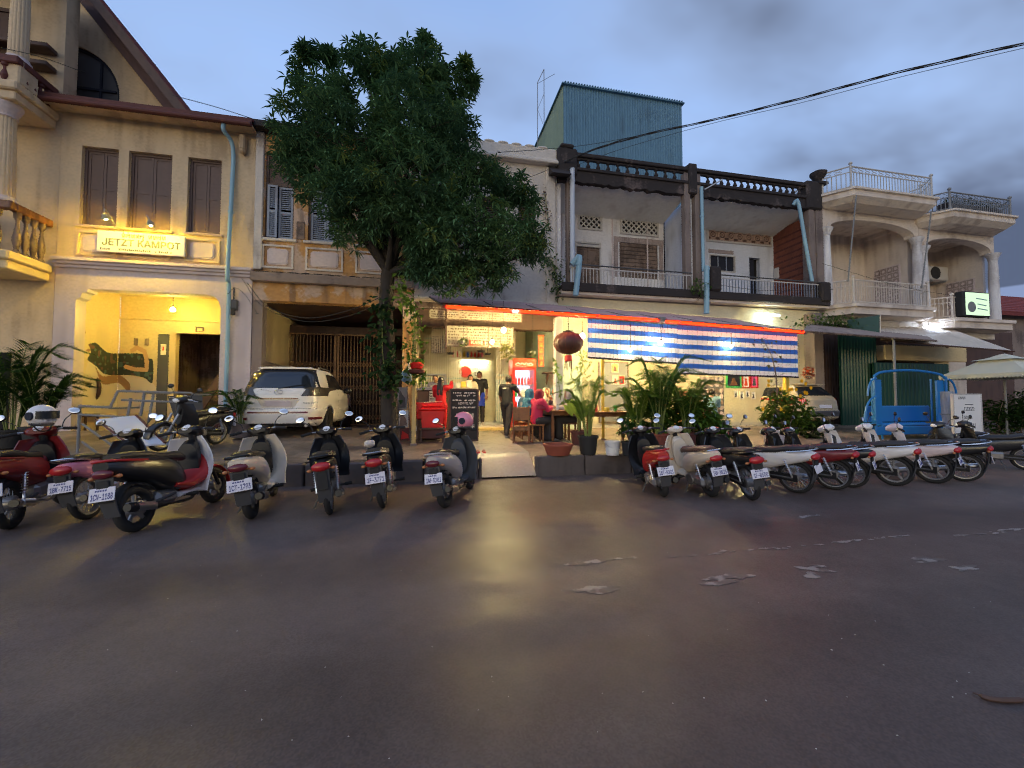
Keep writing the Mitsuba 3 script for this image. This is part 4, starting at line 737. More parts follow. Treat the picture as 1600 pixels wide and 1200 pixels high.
bulb('warm bulb under the awning behind the left blind', 990, 560, 10.9, W_ * 1.5, 3.85, .055); bulb('warm bulb under the awning behind the right blind', 1150, 560, 10.8, W_ * 1.5, 3.8, .055)
def fluo(label, p0, p1, rgb, r=.022):
    t = thing('fluorescent_tube', label, 'lamp'); p0, p1 = np.array(p0), np.array(p1); lamp('tube', tube([p0, p1], r, 8), rgb, t)
    add('batten', [tube([p0 + [0, .03, .05], p1 + [0, .03, .05]], .025, 6)], 'white', t); add('end_cap', cyl(p0, p0 + (p0 - p1) / np.linalg.norm(p1 - p0) * .03, r * 1.3, 8), 'white', t); add('end_cap', cyl(p1, p1 + (p1 - p0) / np.linalg.norm(p1 - p0) * .03, r * 1.3, 8), 'white', t)
fluo('white fluorescent tube on the kitchen wall', P(719, 566, 14.05), P(762, 567, 14.05), (5, 4.7, 3))
fluo('white fluorescent tube under the black parapet balcony', P(1190, 492, 11.7), P(1218, 493, 11.7), (4.5, 6, 5.5))
fluo('bluish fluorescent tube under the right arched balcony', P(1452, 507, 11.6), P(1478, 508, 11.6), (3, 3.8, 5))
# boards and signs
def rows_of_print(parent, x0, x1, z0, z1, y, n, m, seed, cover=.86):
    r = np.random.default_rng(seed); out = []; H = (z1 - z0) / n
    for i in range(n):
        x = x0
        while x < x1 - .02:
            w = r.uniform(.02, .07)
            if r.random() < cover: out.append(bx(x, min(x + w, x1), y - .004, y, z0 + i * H + H * .25, z0 + i * H + H * r.uniform(.6, .8)))
            x += w + r.uniform(.012, .03)
    add('print', out, m, parent, None, None, None, 'stuff')
mat('print_grey', (.16, .12, .09), .8)
mat('board_white', (.42, .38, .30), .8)
def board(label, px0, px1, py0, py1, Y, n, m='board_white', seed=1, name='menu_board'):
    t = thing(name, label, 'sign'); a, b = P(px0, py0, Y), P(px1, py1, Y)
    add('panel', cbx(a[0], b[0], Y, Y + .03, b[2], a[2], .006), m, t); rows_of_print(t, a[0] + .05, b[0] - .05, b[2] + .03, a[2] - .03, Y - .001, n, 'print_grey', seed)
    add('frame', prY(ringframe(a[0] - .02, b[0] + .02, b[2] - .02, a[2] + .02, .025), Y - .012, Y + .02), 'wood_old', t); return t, a, b
board('upper long pale menu board just under the neon', 671, 815, 483, 503, 10.7, 3, seed=2); t, a, b = board('lower pale menu board above the kitchen counter', 697, 802, 509, 543, 11.2, 6, seed=3)
for k in (.3, .62, .8): add('divider', bx(a[0] + (b[0] - a[0]) * k, a[0] + (b[0] - a[0]) * k + .015, 11.18, 11.197, b[2], a[2]), 'wood_old', t)
t = thing('hanging_wire_frame', 'dark vertical hanger strap dividing the menu boards', 'bracket'); c = P(697, 500, 10.66); add('strap', cbx(c[0] - .025, c[0] + .025, 10.62, 10.66, P(697, 545, 10.66)[2], 3.95, .005), 'wood_dark', t); add('hook', cbx(c[0] - .05, c[0] + .05, 10.6, 10.68, 3.9, 3.96, .005), 'wood_dark', t)
t = thing('red_plate_sign', 'orange red plate with pale capitals below the menu board', 'sign'); a, b = P(733, 531, 11.1), P(757, 540, 11.1); add('plate', cbx(a[0], b[0], 11.1, 11.12, b[2], a[2], .005), 'orange', t); add('lettering', textY('KABE', a[0] + .05, b[2] + .035, .095, 11.099, b[0] - a[0] - .1, True), 'paper', t)
t = thing('red_banner', 'narrow vertical red banner with gold characters beside the fridge', 'banner'); a, b = P(841, 524, 11.5), P(850, 573, 11.5); add('cloth', cbx(a[0], b[0], 11.5, 11.51, b[2], a[2], .004), 'orange', t)
gl = []
for i in range(5):
    zc, xc = a[2] - (i + .5) * (a[2] - b[2]) / 5, (a[0] + b[0]) / 2
    for (u0, v0, u1, v1) in ((-.04, .04, .04, .04), (0, .06, 0, -.06), (-.045, -.01, .045, -.01), (0, -.0, -.04, -.06), (0, 0, .045, -.055))[:4 + i % 2]: gl.append(prY(LineString([(xc + u0, zc + v0), (xc + u1, zc + v1)]).buffer(.008), 11.494, 11.5))
add('characters', gl, 'yellow', t); add('rod', tube([(a[0] - .03, 11.5, a[2] + .01), (b[0] + .03, 11.5, a[2] + .01)], .012, 6), 'wood', t)
# drinks fridge
t = thing('drinks_fridge', 'red drinks fridge with a lit glass door at the back of the terrace', 'fridge'); fy = 11.55
a, b = P(801, 560, fy), P(838, 660, fy); x0, x1 = a[0], b[0]; z0, z1 = .68, a[2]
add('cabinet', [bx(x0, x0 + .06, fy, fy + .6, z0, z1), bx(x1 - .06, x1, fy, fy + .6, z0, z1), bx(x0 + .06, x1 - .06, fy + .54, fy + .6, z0, z1), bx(x0 + .06, x1 - .06, fy, fy + .54, z0, z0 + .18), bx(x0 + .06, x1 - .06, fy + .02, fy + .54, z1 - .26, z1)], 'red', t)
hd = add('header', cbx(x0, x1, fy - .03, fy + .02, z1 - .27, z1 + .01, .015), 'orange', t); add('script', [prY(LineString(spline([(x0 + .09 + i * .062, z1 - .17 + .045 * (i % 2), 0) for i in range(9)], 5)[:, :2]).buffer(.014), fy - .036, fy - .03), prY(LineString(spline([(x0 + .1, z1 - .2, 0), (x0 + .3, z1 - .225, 0), (x1 - .08, z1 - .18, 0)], 6)[:, :2]).buffer(.007), fy - .036, fy - .03)], 'white', hd)
lamp('light_panel', bx(x0 + .065, x1 - .065, fy + .53, fy + .538, z0 + .2, z1 - .3), (.115, .12, .15), t)
add('door_frame', prY(ringframe(x0 + .02, x1 - .02, z0 + .12, z1 - .28, .045), fy - .03, fy - .003), 'red', t)
scene['clear_pane'] = {'type': 'thindielectric'}
add('glass_door', tm([(x0 + .06, fy - .012, z0 + .16), (x1 - .06, fy - .012, z0 + .16), (x1 - .06, fy - .012, z1 - .32), (x0 + .06, fy - .012, z1 - .32)], [[0, 1, 2], [0, 2, 3]]), 'clear_pane', t)
bm = {k: mat('bottle_' + k, c, .25) for k, c in dict(blue=(.03, .10, .55), red=(.6, .03, .03), green=(.05, .4, .1), pink=(.7, .2, .3), water=(.5, .6, .7), yellow=(.65, .45, .05)).items()}
bp = {k: mikit.ply(lathe([(.036, 0), (.036, .15), (.014, .2), (.014, .24)], n=9), v, smooth=40) for k, v in bm.items()}
r = np.random.default_rng(4)
for s in range(4):
    z = z0 + .22 + s * .34; add('shelf', bx(x0 + .065, x1 - .065, fy + .05, fy + .5, z - .015, z), 'grey', t)
    for i in range(6): add('bottle', bp[['green', 'blue', 'pink', 'red'][s] if r.random() < .65 else list(bm)[r.integers(6)]], None, t, M=T_(x0 + .12 + i * (x1 - x0 - .24) / 5, fy + .1, z))
# kitchen clutter
r = np.random.default_rng(12)
shx0, shx1 = px0 - .85, px1 - .2
for i in range(9):
    k_ = list(bm)[r.integers(6)]; add('shelf_bottle', lathe([(.035, 0), (.035, .14), (.013, .19), (.013, .22)], (shx0 + .08 + i * (shx1 - shx0 - .2) / 9, 14.08, 2.931), 10), bm[k_], None, f'{["first", "second", "third", "fourth", "fifth", "sixth", "seventh", "eighth", "ninth"][i]} bottle from the left on the kitchen shelf', 'bottle', smooth=40)
for i, (px, py, Y, s_) in enumerate(((704, 552, 12.4, .11), (752, 549, 12.3, .13), (762, 553, 12.3, .10))):
    c = P(px, py, Y); t = thing('hanging_pan', ['dark pan hanging left of the red disc', 'dark pan hanging above the waiter', 'smaller dark pan hanging right of the other one'][i], 'pan'); add('pan', lathe([(.01, -.03), (s_ * .8, -.03), (s_, .02), (s_ * .95, .02), (s_ * .75, -.02)], c, 16), 'black_matt', t, smooth=40); add('handle', tube([c + [0, 0, 0], (c[0], c[1], 4.1)], .008, 5), 'grey_dark', t)
ct = P(700, 604, 11.5)
for i in range(5): add('food_plate', lathe([(.02, 0), (.06, .005), (.11, .03), (.105, .032), (.05, .012)], (P(742 - 7 * i, 600, 11.45)[0], 11.5 + .1 * (i % 2), P(700, 607, 11.35)[2] + .002), 16), 'white', None, f'{["rightmost", "second from right", "third from right", "fourth from right", "fifth from right"][i]} white plate on the serving counter', 'plate', smooth=40)
for i in range(3): add('paper_stack', cbx(P(712 + 9 * i, 600, 11.6)[0], P(712 + 9 * i, 600, 11.6)[0] + .14, 11.72, 11.84, P(700, 607, 11.35)[2] + .002, P(700, 607, 11.35)[2] + .16 + .05 * i, .008), ['paper', 'yellow', 'paper'][i], None, ['pale box left of the others on the serving counter', 'yellow box between two pale ones on the serving counter', 'tallest pale box on the serving counter'][i], 'box')
t = thing('wall_shelf', 'small dark corner shelf on the mint wall right of the fridge', 'shelf'); c = P(855, 583, 11.85); add('board', cbx(c[0] - .16, c[0] + .18, 11.62, 11.93, c[2] - .02, c[2] + .02, .006), 'wood_dark', t); add('bracket', hull([(c[0] + dx, y_, z_2) for dx in (-.02, .02) for y_, z_2 in ((11.93, c[2] - .02), (11.66, c[2] - .02), (11.93, c[2] - .35))]), 'wood_dark', t)
t = thing('wall_chart', 'pale chart pinned on the partition beside the red disc', 'poster'); c = P(741, 575, 14.19); add('sheet', bx(c[0] - .02, c[0] + .22, 14.17, 14.195, c[2] - .3, c[2] + .1), 'paper', t); rows_of_print(t, c[0], c[0] + .2, c[2] - .28, c[2] + .08, 14.169, 5, 'print_grey', 31)
# lantern
t = thing('round_lantern', 'big round dark red lantern with a red tassel hanging at the terrace edge', 'lantern'); c = P(888, 536, 9.4); Rw, Rh = .36, .27
an = np.arange(24) * 2 * np.pi / 24
mat('lantern_skin', stain((.08, .026, .022), (.035, .015, .016), 5, .8), .5)
add('body', lathe([(.10, -Rh)] + [(Rw * math.cos(u) * 1.0, Rh * math.sin(u)) for u in np.linspace(-1.25, 1.25, 13)] + [(.1, Rh)], c, 24), 'lantern_skin', t, smooth=40)
for k in range(12): add('rib', tube([(c[0] + (Rw + .006) * math.cos(u) * math.cos(k * np.pi / 6), c[1] + (Rw + .006) * math.cos(u) * math.sin(k * np.pi / 6), c[2] + (Rh + .004) * math.sin(u)) for u in np.linspace(-1.2, 1.2, 9)], .006, 4), 'rust', t)
add('cap', lathe([(.12, Rh - .02), (.13, Rh + .02), (.02, Rh + .05)], c, 14), 'black', t); add('cord', tube([c + [0, 0, Rh + .04], (c[0], c[1], 3.55)], .008, 5), 'black', t)
ts = add('tassel', lathe([(.03, -Rh - .02), (.09, -Rh - .03), (.10, -Rh - .15), (.085, -Rh - .17)], c, 14), 'red', t); add('fringe', [tube([c + [.08 * math.cos(u), .08 * math.sin(u), -Rh - .16], c + [.09 * math.cos(u) * (1 + .2 * math.sin(3 * u)), .09 * math.sin(u), -Rh - .36 - .05 * math.sin(5 * u)]], .008, 4) for u in np.linspace(0, 6, 14)], 'rust', ts, None, None, None, 'stuff')
# counter with its glass case
t = thing('serving_counter', 'dark serving counter with a glass food case in front of the kitchen', 'counter'); cy = 11.35; a, b = P(652, 607, cy), P(738, 607, cy)
add('front', cbx(a[0], b[0], cy, cy + .5, .5, a[2] - .05, .01), 'wood_dark', t); add('top', cbx(a[0] - .03, b[0] + .03, cy - .04, cy + .55, a[2] - .048, a[2], .012), 'steel', t)
add('case_frame', [tube([(x, cy + .1 + yy, a[2]), (x, cy + .1 + yy, a[2] + .38)], .012, 5) for x in (a[0] + .1, a[0] + .75) for yy in (0, .3)] + [bx(a[0] + .08, a[0] + .77, cy + .08, cy + .42, a[2] + .38, a[2] + .4)], 'steel', t)
add('tray', [cbx(a[0] + .13 + i * .21, a[0] + .32 + i * .21, cy + .14, cy + .38, a[2] + .002, a[2] + .05, .01) for i in range(3)], 'steel', t)
t = thing('counter_poster', 'pale leaflet propped on the dark counter front', 'poster'); a = P(671, 611, cy - .02); b = P(684, 631, cy - .02); add('sheet', cbx(a[0], b[0], cy - .03, cy - .012, b[2], a[2], .004), 'paper', t); rows_of_print(t, a[0] + .02, b[0] - .02, b[2] + .03, a[2] - .03, cy - .031, 4, 'print_grey', 9)
# chalkboard
t = thing('chalkboard', 'tall black standing chalkboard menu ending in the word coffee', 'sign'); p_ = GP(728, 690); Yc = p_[1]; a, b = P(704, 609, Yc), P(746.5, 690, Yc); zb_ = p_[2]
add('panel', cbx(a[0], b[0], Yc, Yc + .03, zb_ + .04, a[2], .006), 'black_matt', t); add('frame', prY(ringframe(a[0] - .02, b[0] + .02, zb_ + .01, a[2] + .02, .035), Yc - .014, Yc + .035), 'wood_dark', t)
add('leg', [tube([(x, Yc + .04, a[2] - .05), (x, Yc + .45, zb_)], .018, 5) for x in (a[0] + .05, b[0] - .05)], 'wood_dark', t)
mat('chalk', (.62, .56, .50), .9); W = b[0] - a[0]; H = a[2] - zb_
for s, u, hgt, wd in (('FISH FILLET', .72, .055, .55), ('PEPPER', .46, .055, .4), ('SOUP', .37, .05, .3), ('COFFEE', .24, .105, .62)): add('lettering', textY(s, a[0] + W * (1 - wd) / 2 + W * (.14 if wd < .5 else 0.05), zb_ + H * u, hgt, Yc - .001, W * wd, True), 'chalk', t)
rows_of_print(t, a[0] + .06, b[0] - .06, zb_ + H * .86, zb_ + H * .97, Yc - .001, 2, 'chalk', 5, .8); rows_of_print(t, a[0] + .05, b[0] - .05, zb_ + H * .77, zb_ + H * .83, Yc - .001, 1, 'chalk', 6, .9); rows_of_print(t, a[0] + .05, b[0] - .05, zb_ + H * .63, zb_ + H * .69, Yc - .001, 1, 'chalk', 7, .9); rows_of_print(t, a[0] + .08, b[0] - .1, zb_ + H * .5, zb_ + H * .56, Yc - .001, 1, 'chalk', 8, .9)
# red cooler on a dark stand
t = thing('red_cooler', 'bright red plastic cooler box on a dark stand beside the chalkboard', 'cooler'); cy = 9.75; a, b = P(654, 641, cy), P(697, 668, cy)
mat('red_plastic', (.62, .006, .008), .35)
add('body', hull([(a[0] + .05 + s * (b[0] - a[0] - .1) + (.03 if s == 0 else -.03) * k, cy + .04 + yy * .46, z) for s in (0, 1) for yy in (0, 1) for z, k in ((a[2], 0), (b[2], 1))]), 'red_plastic', t)
add('lid', [cbx(a[0], b[0], cy, cy + .55, a[2] - .02, a[2] + .06, .03), cbx(a[0] + .06, b[0] - .06, cy + .05, cy + .5, a[2] + .06, a[2] + .13, .04)], 'red_plastic', t); add('handle', tube(spline([(a[0] - .005, cy + .15, a[2] - .05), (a[0] - .05, cy + .27, a[2] - .1), (a[0] - .005, cy + .4, a[2] - .05)], 4), .014, 6), 'red_plastic', t)
zf = float(pz(a[0], cy))
t = thing('cooler_stand', 'low dark stand under the red cooler', 'stand'); add('top', cbx(a[0] + .02, b[0] - .02, cy + .02, cy + .52, b[2] - .05, b[2] - .002, .01), 'wood_dark', t); add('shelf_panel', cbx(a[0] + .06, b[0] - .06, cy + .06, cy + .1, zf + .1, b[2] - .051, .01), 'rust', t)
for x in (a[0] + .06, b[0] - .06):
    for yy in (cy + .06, cy + .48): add('leg', cbx(x - .025, x + .025, yy - .025, yy + .025, zf, b[2] - .052, .005), 'wood_dark', t)
t = thing('red_crate', 'second red box with papers on top behind the cooler', 'crate'); a, b = P(651, 630, 10.35), P(690, 645, 10.35); add('box', cbx(a[0], b[0], 10.3, 10.75, 1.0, a[2], .02), 'red_plastic', t); add('papers', [mv(cbx(-.14, .14, -.1, .1, 0, .012, .003), T_(a[0] + .2 + .13 * i, 10.5, a[2] + .005 + .014 * i) @ rz(.4 * i)) for i in range(3)], 'paper', t); add('rim', prZ(sbox(a[0] - .02, 10.28, b[0] + .02, 10.77).difference(sbox(a[0] + .03, 10.33, b[0] - .03, 10.72)), a[2] - .03, a[2] + .015), 'red_plastic', t)
add('crate_table', [cbx(a[0] + .02, b[0] - .02, 10.32, 10.73, .5, .995, .02)], 'wood_dark', None, 'dark block table carrying the second red box', 'table')
# poster stand left of the post
t = thing('poster_stand', 'leaning stand of grey photo posters left of the yellow post', 'stand'); p_ = GP(633, 691); Yc = p_[1]
for i, (px0, px1, py0, py1) in enumerate(((621, 636, 605, 640), (623, 638, 641, 668), (625, 641, 669, 688))):
    a, b = P(px0, py0, Yc + .12 - .06 * i), P(px1, py1, Yc + .12 - .06 * i); s = add('poster', cbx(a[0], b[0], a[1], a[1] + .02, b[2], a[2], .004), ['grey', 'white_dirty', 'rust'][i], t)
    add('picture', [prY(Polygon([(a[0] + .02, b[2] + .03), (b[0] - .03, b[2] + .05), (b[0] - .05, (a[2] + b[2]) / 2), (a[0] + .05, a[2] - .06)]), a[1] - .005, a[1] - .001)], ['grey_dark', 'wood_old', 'red'][i], s)
a = P(631, 690, Yc)
add('leg', tube([(a[0] - .14, Yc - .05, p_[2]), (a[0] - .2, Yc + .17, P(621, 603, Yc)[2])], .02, 5), 'wood_old', t); add('leg', tube([(a[0] + .16, Yc - .05, p_[2]), (a[0] + .06, Yc + .17, P(621, 603, Yc)[2])], .02, 5), 'wood_old', t)
t = thing('blue_carrier_bag', 'pale blue plastic bag hanging beside the yellow post', 'bag'); c = P(637, 588, 9.75); add('bag', rough_up(blob(c, (.16, .1, .17), 3), .05, 5, 3), 'pipe_blue', t, smooth=40); add('strap', tube([c + [-.03, 0, .14], c + [.06, .0, .36], c + [.12, -.1, .4]], .008, 4), 'pipe_white', t)
t = thing('hanging_red_pot', 'red hanging basket with a brown tray fixed to the yellow post', 'flowerpot'); c = P(651, 576, 9.35); add('basket', lathe([(.05, -.02), (.12, 0), (.15, .10), (.12, .12), (.04, .16)], c, 14), 'red', t); add('tray', lathe([(.02, -.12), (.17, -.10), (.19, -.04), (.15, -.02)], c, 16), 'rust', t)
# wall things in the dining part
def hung(name, label, cat, px0, px1, py0, py1, Y, fm, im, fw=.03, seed=0):
    t = thing(name, label, cat); a, b = P(px0, py0, Y), P(px1, py1, Y); add('frame', prY(ringframe(a[0], b[0], b[2], a[2], fw), Y - .03, Y - .001), fm, t); add('picture', bx(a[0] + fw * .8, b[0] - fw * .8, Y - .012, Y - .003, b[2] + fw * .8, a[2] - fw * .8), im, t)
    r = np.random.default_rng(seed); cx, cz, w, hh = (a[0] + b[0]) / 2, (a[2] + b[2]) / 2, (b[0] - a[0]) / 2 - fw, (a[2] - b[2]) / 2 - fw
    add('motif', [prY(Point(cx, cz + hh * .2).buffer(min(w, hh) * .35).union(Polygon([(cx - w * .6, cz - hh * .8), (cx + w * .6, cz - hh * .8), (cx + w * .3, cz), (cx - w * .3, cz)])), Y - .018, Y - .0125)], ['wood', 'orange', 'grey_dark', 'paper'][seed % 4], t)
DY = 11.99
t = thing('notice_board', 'tall grey brown board on the dining wall below the left blind', 'board'); a, b = P(935, 566, DY), P(981, 660, DY); add('panel', cbx(a[0], b[0], DY - .03, DY - .002, b[2], a[2], .008), 'grey', t); add('frame', prY(ringframe(a[0] - .02, b[0] + .02, b[2], a[2] + .02, .04), DY - .045, DY - .02), 'wood_old', t)
for i, (lab, u) in enumerate((('small framed yellow picture at the top of the notice board', (955, 966, 568, 582)), ('small white picture in the middle of the notice board', (956, 966, 587, 601)), ('small red picture on the right of the notice board', (966, 976, 587, 601)))): hung('framed_picture', lab, 'picture', *u, DY - .032, 'paper', ['yellow_post', 'white', 'red'][i], .02, i)
hung('framed_picture', 'picture in a bright green frame below the right blind', 'picture', 1134, 1158, 584, 606, DY, 'bottle_green', 'black', .05, 4); hung('framed_picture', 'red edged poster right of the green frame', 'picture', 1159, 1171, 584, 606, DY, 'orange', 'white', .03, 5); hung('framed_picture', 'second red edged poster beside the yellow post', 'picture', 1172, 1184, 584, 606, DY, 'red', 'pink', .03, 6)
for i in range(4): hung('wall_note', ['first', 'second', 'third', 'last'][i] + ' of the small pale notes in a row under the framed posters', 'note', 1146 + i * 9, 1153 + i * 9, 610 + (i % 2) * 2, 621 + (i % 2) * 3, DY, 'paper', 'white', .01, 6 + i * 4)
t = thing('mosaic_panel', 'grey brown panel of rough stone chips on the dining wall', 'panel'); a, b = P(1093, 588, DY), P(1131, 650, DY); add('backing', bx(a[0], b[0], DY - .02, DY - .002, b[2], a[2]), 'grey_dark', t); r = np.random.default_rng(6)
cm = [mikit.ply(hull(np.c_[np.cos(np.linspace(0, 6, 6)) * .1, np.random.default_rng(i).uniform(-.015, .015, 6), np.sin(np.linspace(0, 6, 6)) * .08]), ['tile_grey', 'wood_old', 'plaster_lilac'][i]) for i in range(3)]
for i in range(5):
    for j in range(7): add('stone_chip', cm[(i * 2 + j) % 3], None, t, M=T_(a[0] + .1 + i * (b[0] - a[0] - .2) / 4, DY - .025, b[2] + .08 + j * (a[2] - b[2] - .16) / 6) @ rot(r.uniform(0, 6), [0, 1, 0]))
# furniture on the terrace
def chair(label, x, y, a, m='wood', s=1.0):
    t = thing('wooden_chair', label, 'chair', 'wooden chairs on the terrace'); z = float(pz(x, y)); M = place(x, y, z, a, 0, s); k = lambda m_: mv(m_, M)
    add('seat', k(cbx(-.23, .23, -.22, .22, .42, .46, .01)), m, t); add('backrest', k(cbx(-.21, .21, -.235, -.205, .62, .98, .008)), m, t)
    for sx in (-1, 1): add('leg', k(cbx(sx * .21 - .022, sx * .21 + .022, .175, .22, 0, .418, .005)), m, t); add('rear_post', k(cbx(sx * .21 - .022, sx * .21 + .022, -.245, -.2, 0, 1.0, .005)), m, t)
    add('apron', [k(cbx(-.2, .2, .19, .21, .34, .418, .004)), k(cbx(-.2, .2, -.23, -.21, .34, .418, .004))], m, t)
    for sx in (-1, 1): add('side_rail', k(cbx(sx * .215 - .01, sx * .215 + .01, -.2, .175, .16, .2, .004)), m, t)
def table(label, x, y, w, d, hgt=.74, m='wood', a=0.0):
    t = thing('wooden_table', label, 'table', 'tables on the terrace'); z = float(pz(x, y)) if y < 12 else .72; k = lambda m_: mv(m_, place(x, y, z, a))
    add('tabletop', k(cbx(-w / 2, w / 2, -d / 2, d / 2, hgt - .04, hgt, .01)), m, t); add('apron', k(prZ(sbox(-w / 2 + .06, -d / 2 + .06, w / 2 - .06, d / 2 - .06).difference(sbox(-w / 2 + .085, -d / 2 + .085, w / 2 - .085, d / 2 - .085)), hgt - .12, hgt - .041)), m, t)
    for sx in (-1, 1):
        for sy in (-1, 1): add('leg', k(cbx(sx * (w / 2 - .07) - .03, sx * (w / 2 - .07) + .03, sy * (d / 2 - .07) - .03, sy * (d / 2 - .07) + .03, 0, hgt - .041, .006)), m, t)
    return z + hgt
c1 = GP(818, 694); chair('empty wooden chair with its back to the street in front of the diners', c1[0] + .02, c1[1] + .3, -.25, s=.86)
t1 = GP(862, 692); TX, TY = t1[0] + .38, t1[1] + .75
TZ = table('wooden dining table where the women in headscarves sit', TX, TY, .8, 1.5)
t2 = GP(978, 700); t2z = table('wooden table among the palms below the left blind', t2[0], t2[1] + 1.0, 1.3, .7)
t3 = GP(1112, 690); t3z = table('wooden table below the framed pictures', t3[0] + .3, t3[1] + 1.4, 1.2, .7)
b_ = GP(1165, 688); t = thing('wooden_bench', 'solid high backed wooden bench below the posters', 'bench'); X_, Y_ = b_[0], 11.2
for nm, m_ in (('backrest', cbx(X_ - .35, X_ + .55, Y_ + .3, Y_ + .36, 1.1, 1.75, .01)), ('seat', cbx(X_ - .35, X_ + .55, Y_ - .2, Y_ + .36, .95, 1.0, .01)), ('side_panel', cbx(X_ - .4, X_ - .352, Y_ - .2, Y_ + .36, .5, 1.3, .01)), ('side_panel', cbx(X_ + .552, X_ + .6, Y_ - .2, Y_ + .36, .5, 1.3, .01)), ('front_panel', cbx(X_ - .35, X_ + .55, Y_ - .18, Y_ - .15, .5, .948, .01))): add(nm, m_, 'wood', t)
def stuff_on(x, y, z, i):
    kinds = [('drinking_glass', 'glass', 'water', [(.03, 0), (.038, .12), (.035, .12), (.028, .01)]), ('sauce_bottle', 'bottle', 'red', [(.03, 0), (.032, .13), (.012, .17), (.012, .2)]), ('small_bowl', 'bowl', 'white', [(.03, 0), (.07, .05), (.065, .05), (.028, .008)]), ('plastic_cup', 'cup', 'green', [(.03, 0), (.045, .14), (.04, .14), (.028, .01)]), ('napkin_box', 'box', 'yellow', [(.06, 0), (.06, .09), (.05, .1), (.02, .1)])]
    return kinds[i % 5]
for lab, X_, Y_, Z_, items in (('on the dining table of the women', TX, TY, TZ, ((-.15, -.5, 0), (.2, -.3, 2), (0, .1, 1), (-.2, .4, 0), (.22, .45, 3))), ('on the table among the palms', t2[0], t2[1] + 1.0, t2z, ((-.3, -.1, 1), (-.05, -.15, 4), (.2, -.1, 3), (.4, .1, 2))), ('on the table below the pictures', t3[0] + .3, t3[1] + 1.4, t3z, ((-.3, -.1, 0), (.0, 0, 3), (.3, -.1, 4)))):
    for dx, dy, i in items:
        nm, ct, mm, prof = stuff_on(0, 0, 0, i); names = {'water': 'clear', 'red': 'red', 'white': 'white', 'green': 'green', 'yellow': 'yellow'}
        add(nm, lathe(prof, (X_ + dx, Y_ + dy, Z_ + .001), 12), 'bottle_' + mm if mm != 'white' else 'white', None, f'{names[mm]} {ct} ' + lab + (' near its front end' if dy < -.4 else ' near its far end' if dy > .35 and i == 0 else ''), ct, smooth=40)
# ---- right ground floor
t = thing('dark_shop_gate', 'dark slatted shop gate behind the gold car', 'gate'); Yg = 12.3
xa, xb = P(1262, 560, Yg)[0], 17.2
for i in range(26): add('slat', cbx(xa + i * .12, xa + i * .12 + .1, Yg, Yg + .03, .5, 4.2, .006), 'wood_dark', t)
add('head_rail', cbx(xa, xa + 3.2, Yg - .05, Yg - .002, 4.1, 4.3, .01), 'mould', t)
add('brick_pier', cbx(P(1268, 560, 11.9)[0] - .2, P(1268, 560, 11.9)[0] + .2, 11.6, 12.0, .3, 4.5, .02), 'concrete', None, 'stained pier at the right end of the restaurant awning', 'pillar')
mat('tin_green', stain((.005, .052, .032), (.008, .025, .02), .6, .6), .35)
def tin(nm, label, px0, px1, pz0, z0, Y, n, tilt=0.0):
    t = thing(nm, label, 'hoarding'); a, b = P(px0, pz0, Y), P(px1, pz0, Y); u, w = corr(n, a[0], b[0], .014)
    add('sheet', loft([[(x, Y + k - tilt * (z - z0), z) for x, k in zip(u, w)] for z in (z0, a[2])], False, False), 'tin_green', t, smooth=30); add('frame', prY(ringframe(a[0] - .02, b[0] + .02, z0, a[2] + .02, .05), Y + .02, Y + .06), 'green_dark', t)
    return t, a, b
tin('tin_hoarding', 'tall dark green tin hoarding left of the doors', 1312, 1368, 517, .45, 11.7, 12); tin('tin_gate', 'green tin double door behind the blue frame', 1366, 1482, 567, .45, 11.5, 20)
t = thing('green_tin_sign', 'glossy green tin sheet tilted above the grey awning', 'panel'); pts = [P(1325, 500, 11.3), P(1375, 492, 10.6), P(1375, 521, 10.6), P(1325, 521, 11.3)]; add('sheet', hull([p + o for p in pts for o in ([0, 0, 0], [0, .03, 0])]), 'tin_green', t); add('edge', tube([pts[1], pts[2]], .018, 6), 'steel', t)
t = thing('ochre_beam', 'pale ochre plastered beam and pier over the green doors', 'building'); a, b = P(1378, 539, 11.8), P(1506, 566, 11.8); add('beam', cbx(a[0], b[0], 11.7, 12.2, b[2], a[2], .02), 'plaster_yellow', t); c = P(1482, 600, 11.75); add('pier', cbx(c[0] + .02, b[0] - .02, 11.72, 12.2, .4, b[2] - .002, .02), 'plaster_beige', t)
add('dark_wall', bx(16.4, 24.2, 12.42, 12.6, .2, 4.3), 'wood_dark', None, 'dark back wall of the shops beyond the green doors', 'wall')
t = thing('grey_sheet_awning', 'flat grey sheet awning on a thin pole right of the restaurant', 'awning'); q4 = [P(1256, 519, 9.7), P(1462, 534, 9.7), P(1448, 527, 11.0), P(1262, 508, 11.4)]; add('sheet', hull([p + o for p in q4 for o in ([0, 0, 0], [0, 0, .05])]), 'concrete', t)
c = P(1396, 529, 9.8); add('pole', cyl((c[0], 9.8, float(pz(c[0], 9.8))), (c[0], 9.8, c[2] + .02), .035, 10), 'grey', t); add('edge_batten', tube([q4[0] + [0, -.02, .02], q4[1] + [0, -.02, .02]], .03, 6), 'wood_old', t)
t = thing('white_corrugated_awning', 'sloping off white corrugated awning over the last shop', 'awning'); q4 = [P(1376, 532, 10.4), P(1585, 549, 9.6), P(1478, 511, 11.9), P(1376, 511, 11.9)]
n = 40; L = [[q4[0] + (q4[1] - q4[0]) * i / n + [0, 0, .012 * (i % 2)] for i in range(n + 1)], [q4[3] + (q4[2] - q4[3]) * i / n + [0, 0, .012 * (i % 2)] for i in range(n + 1)]]
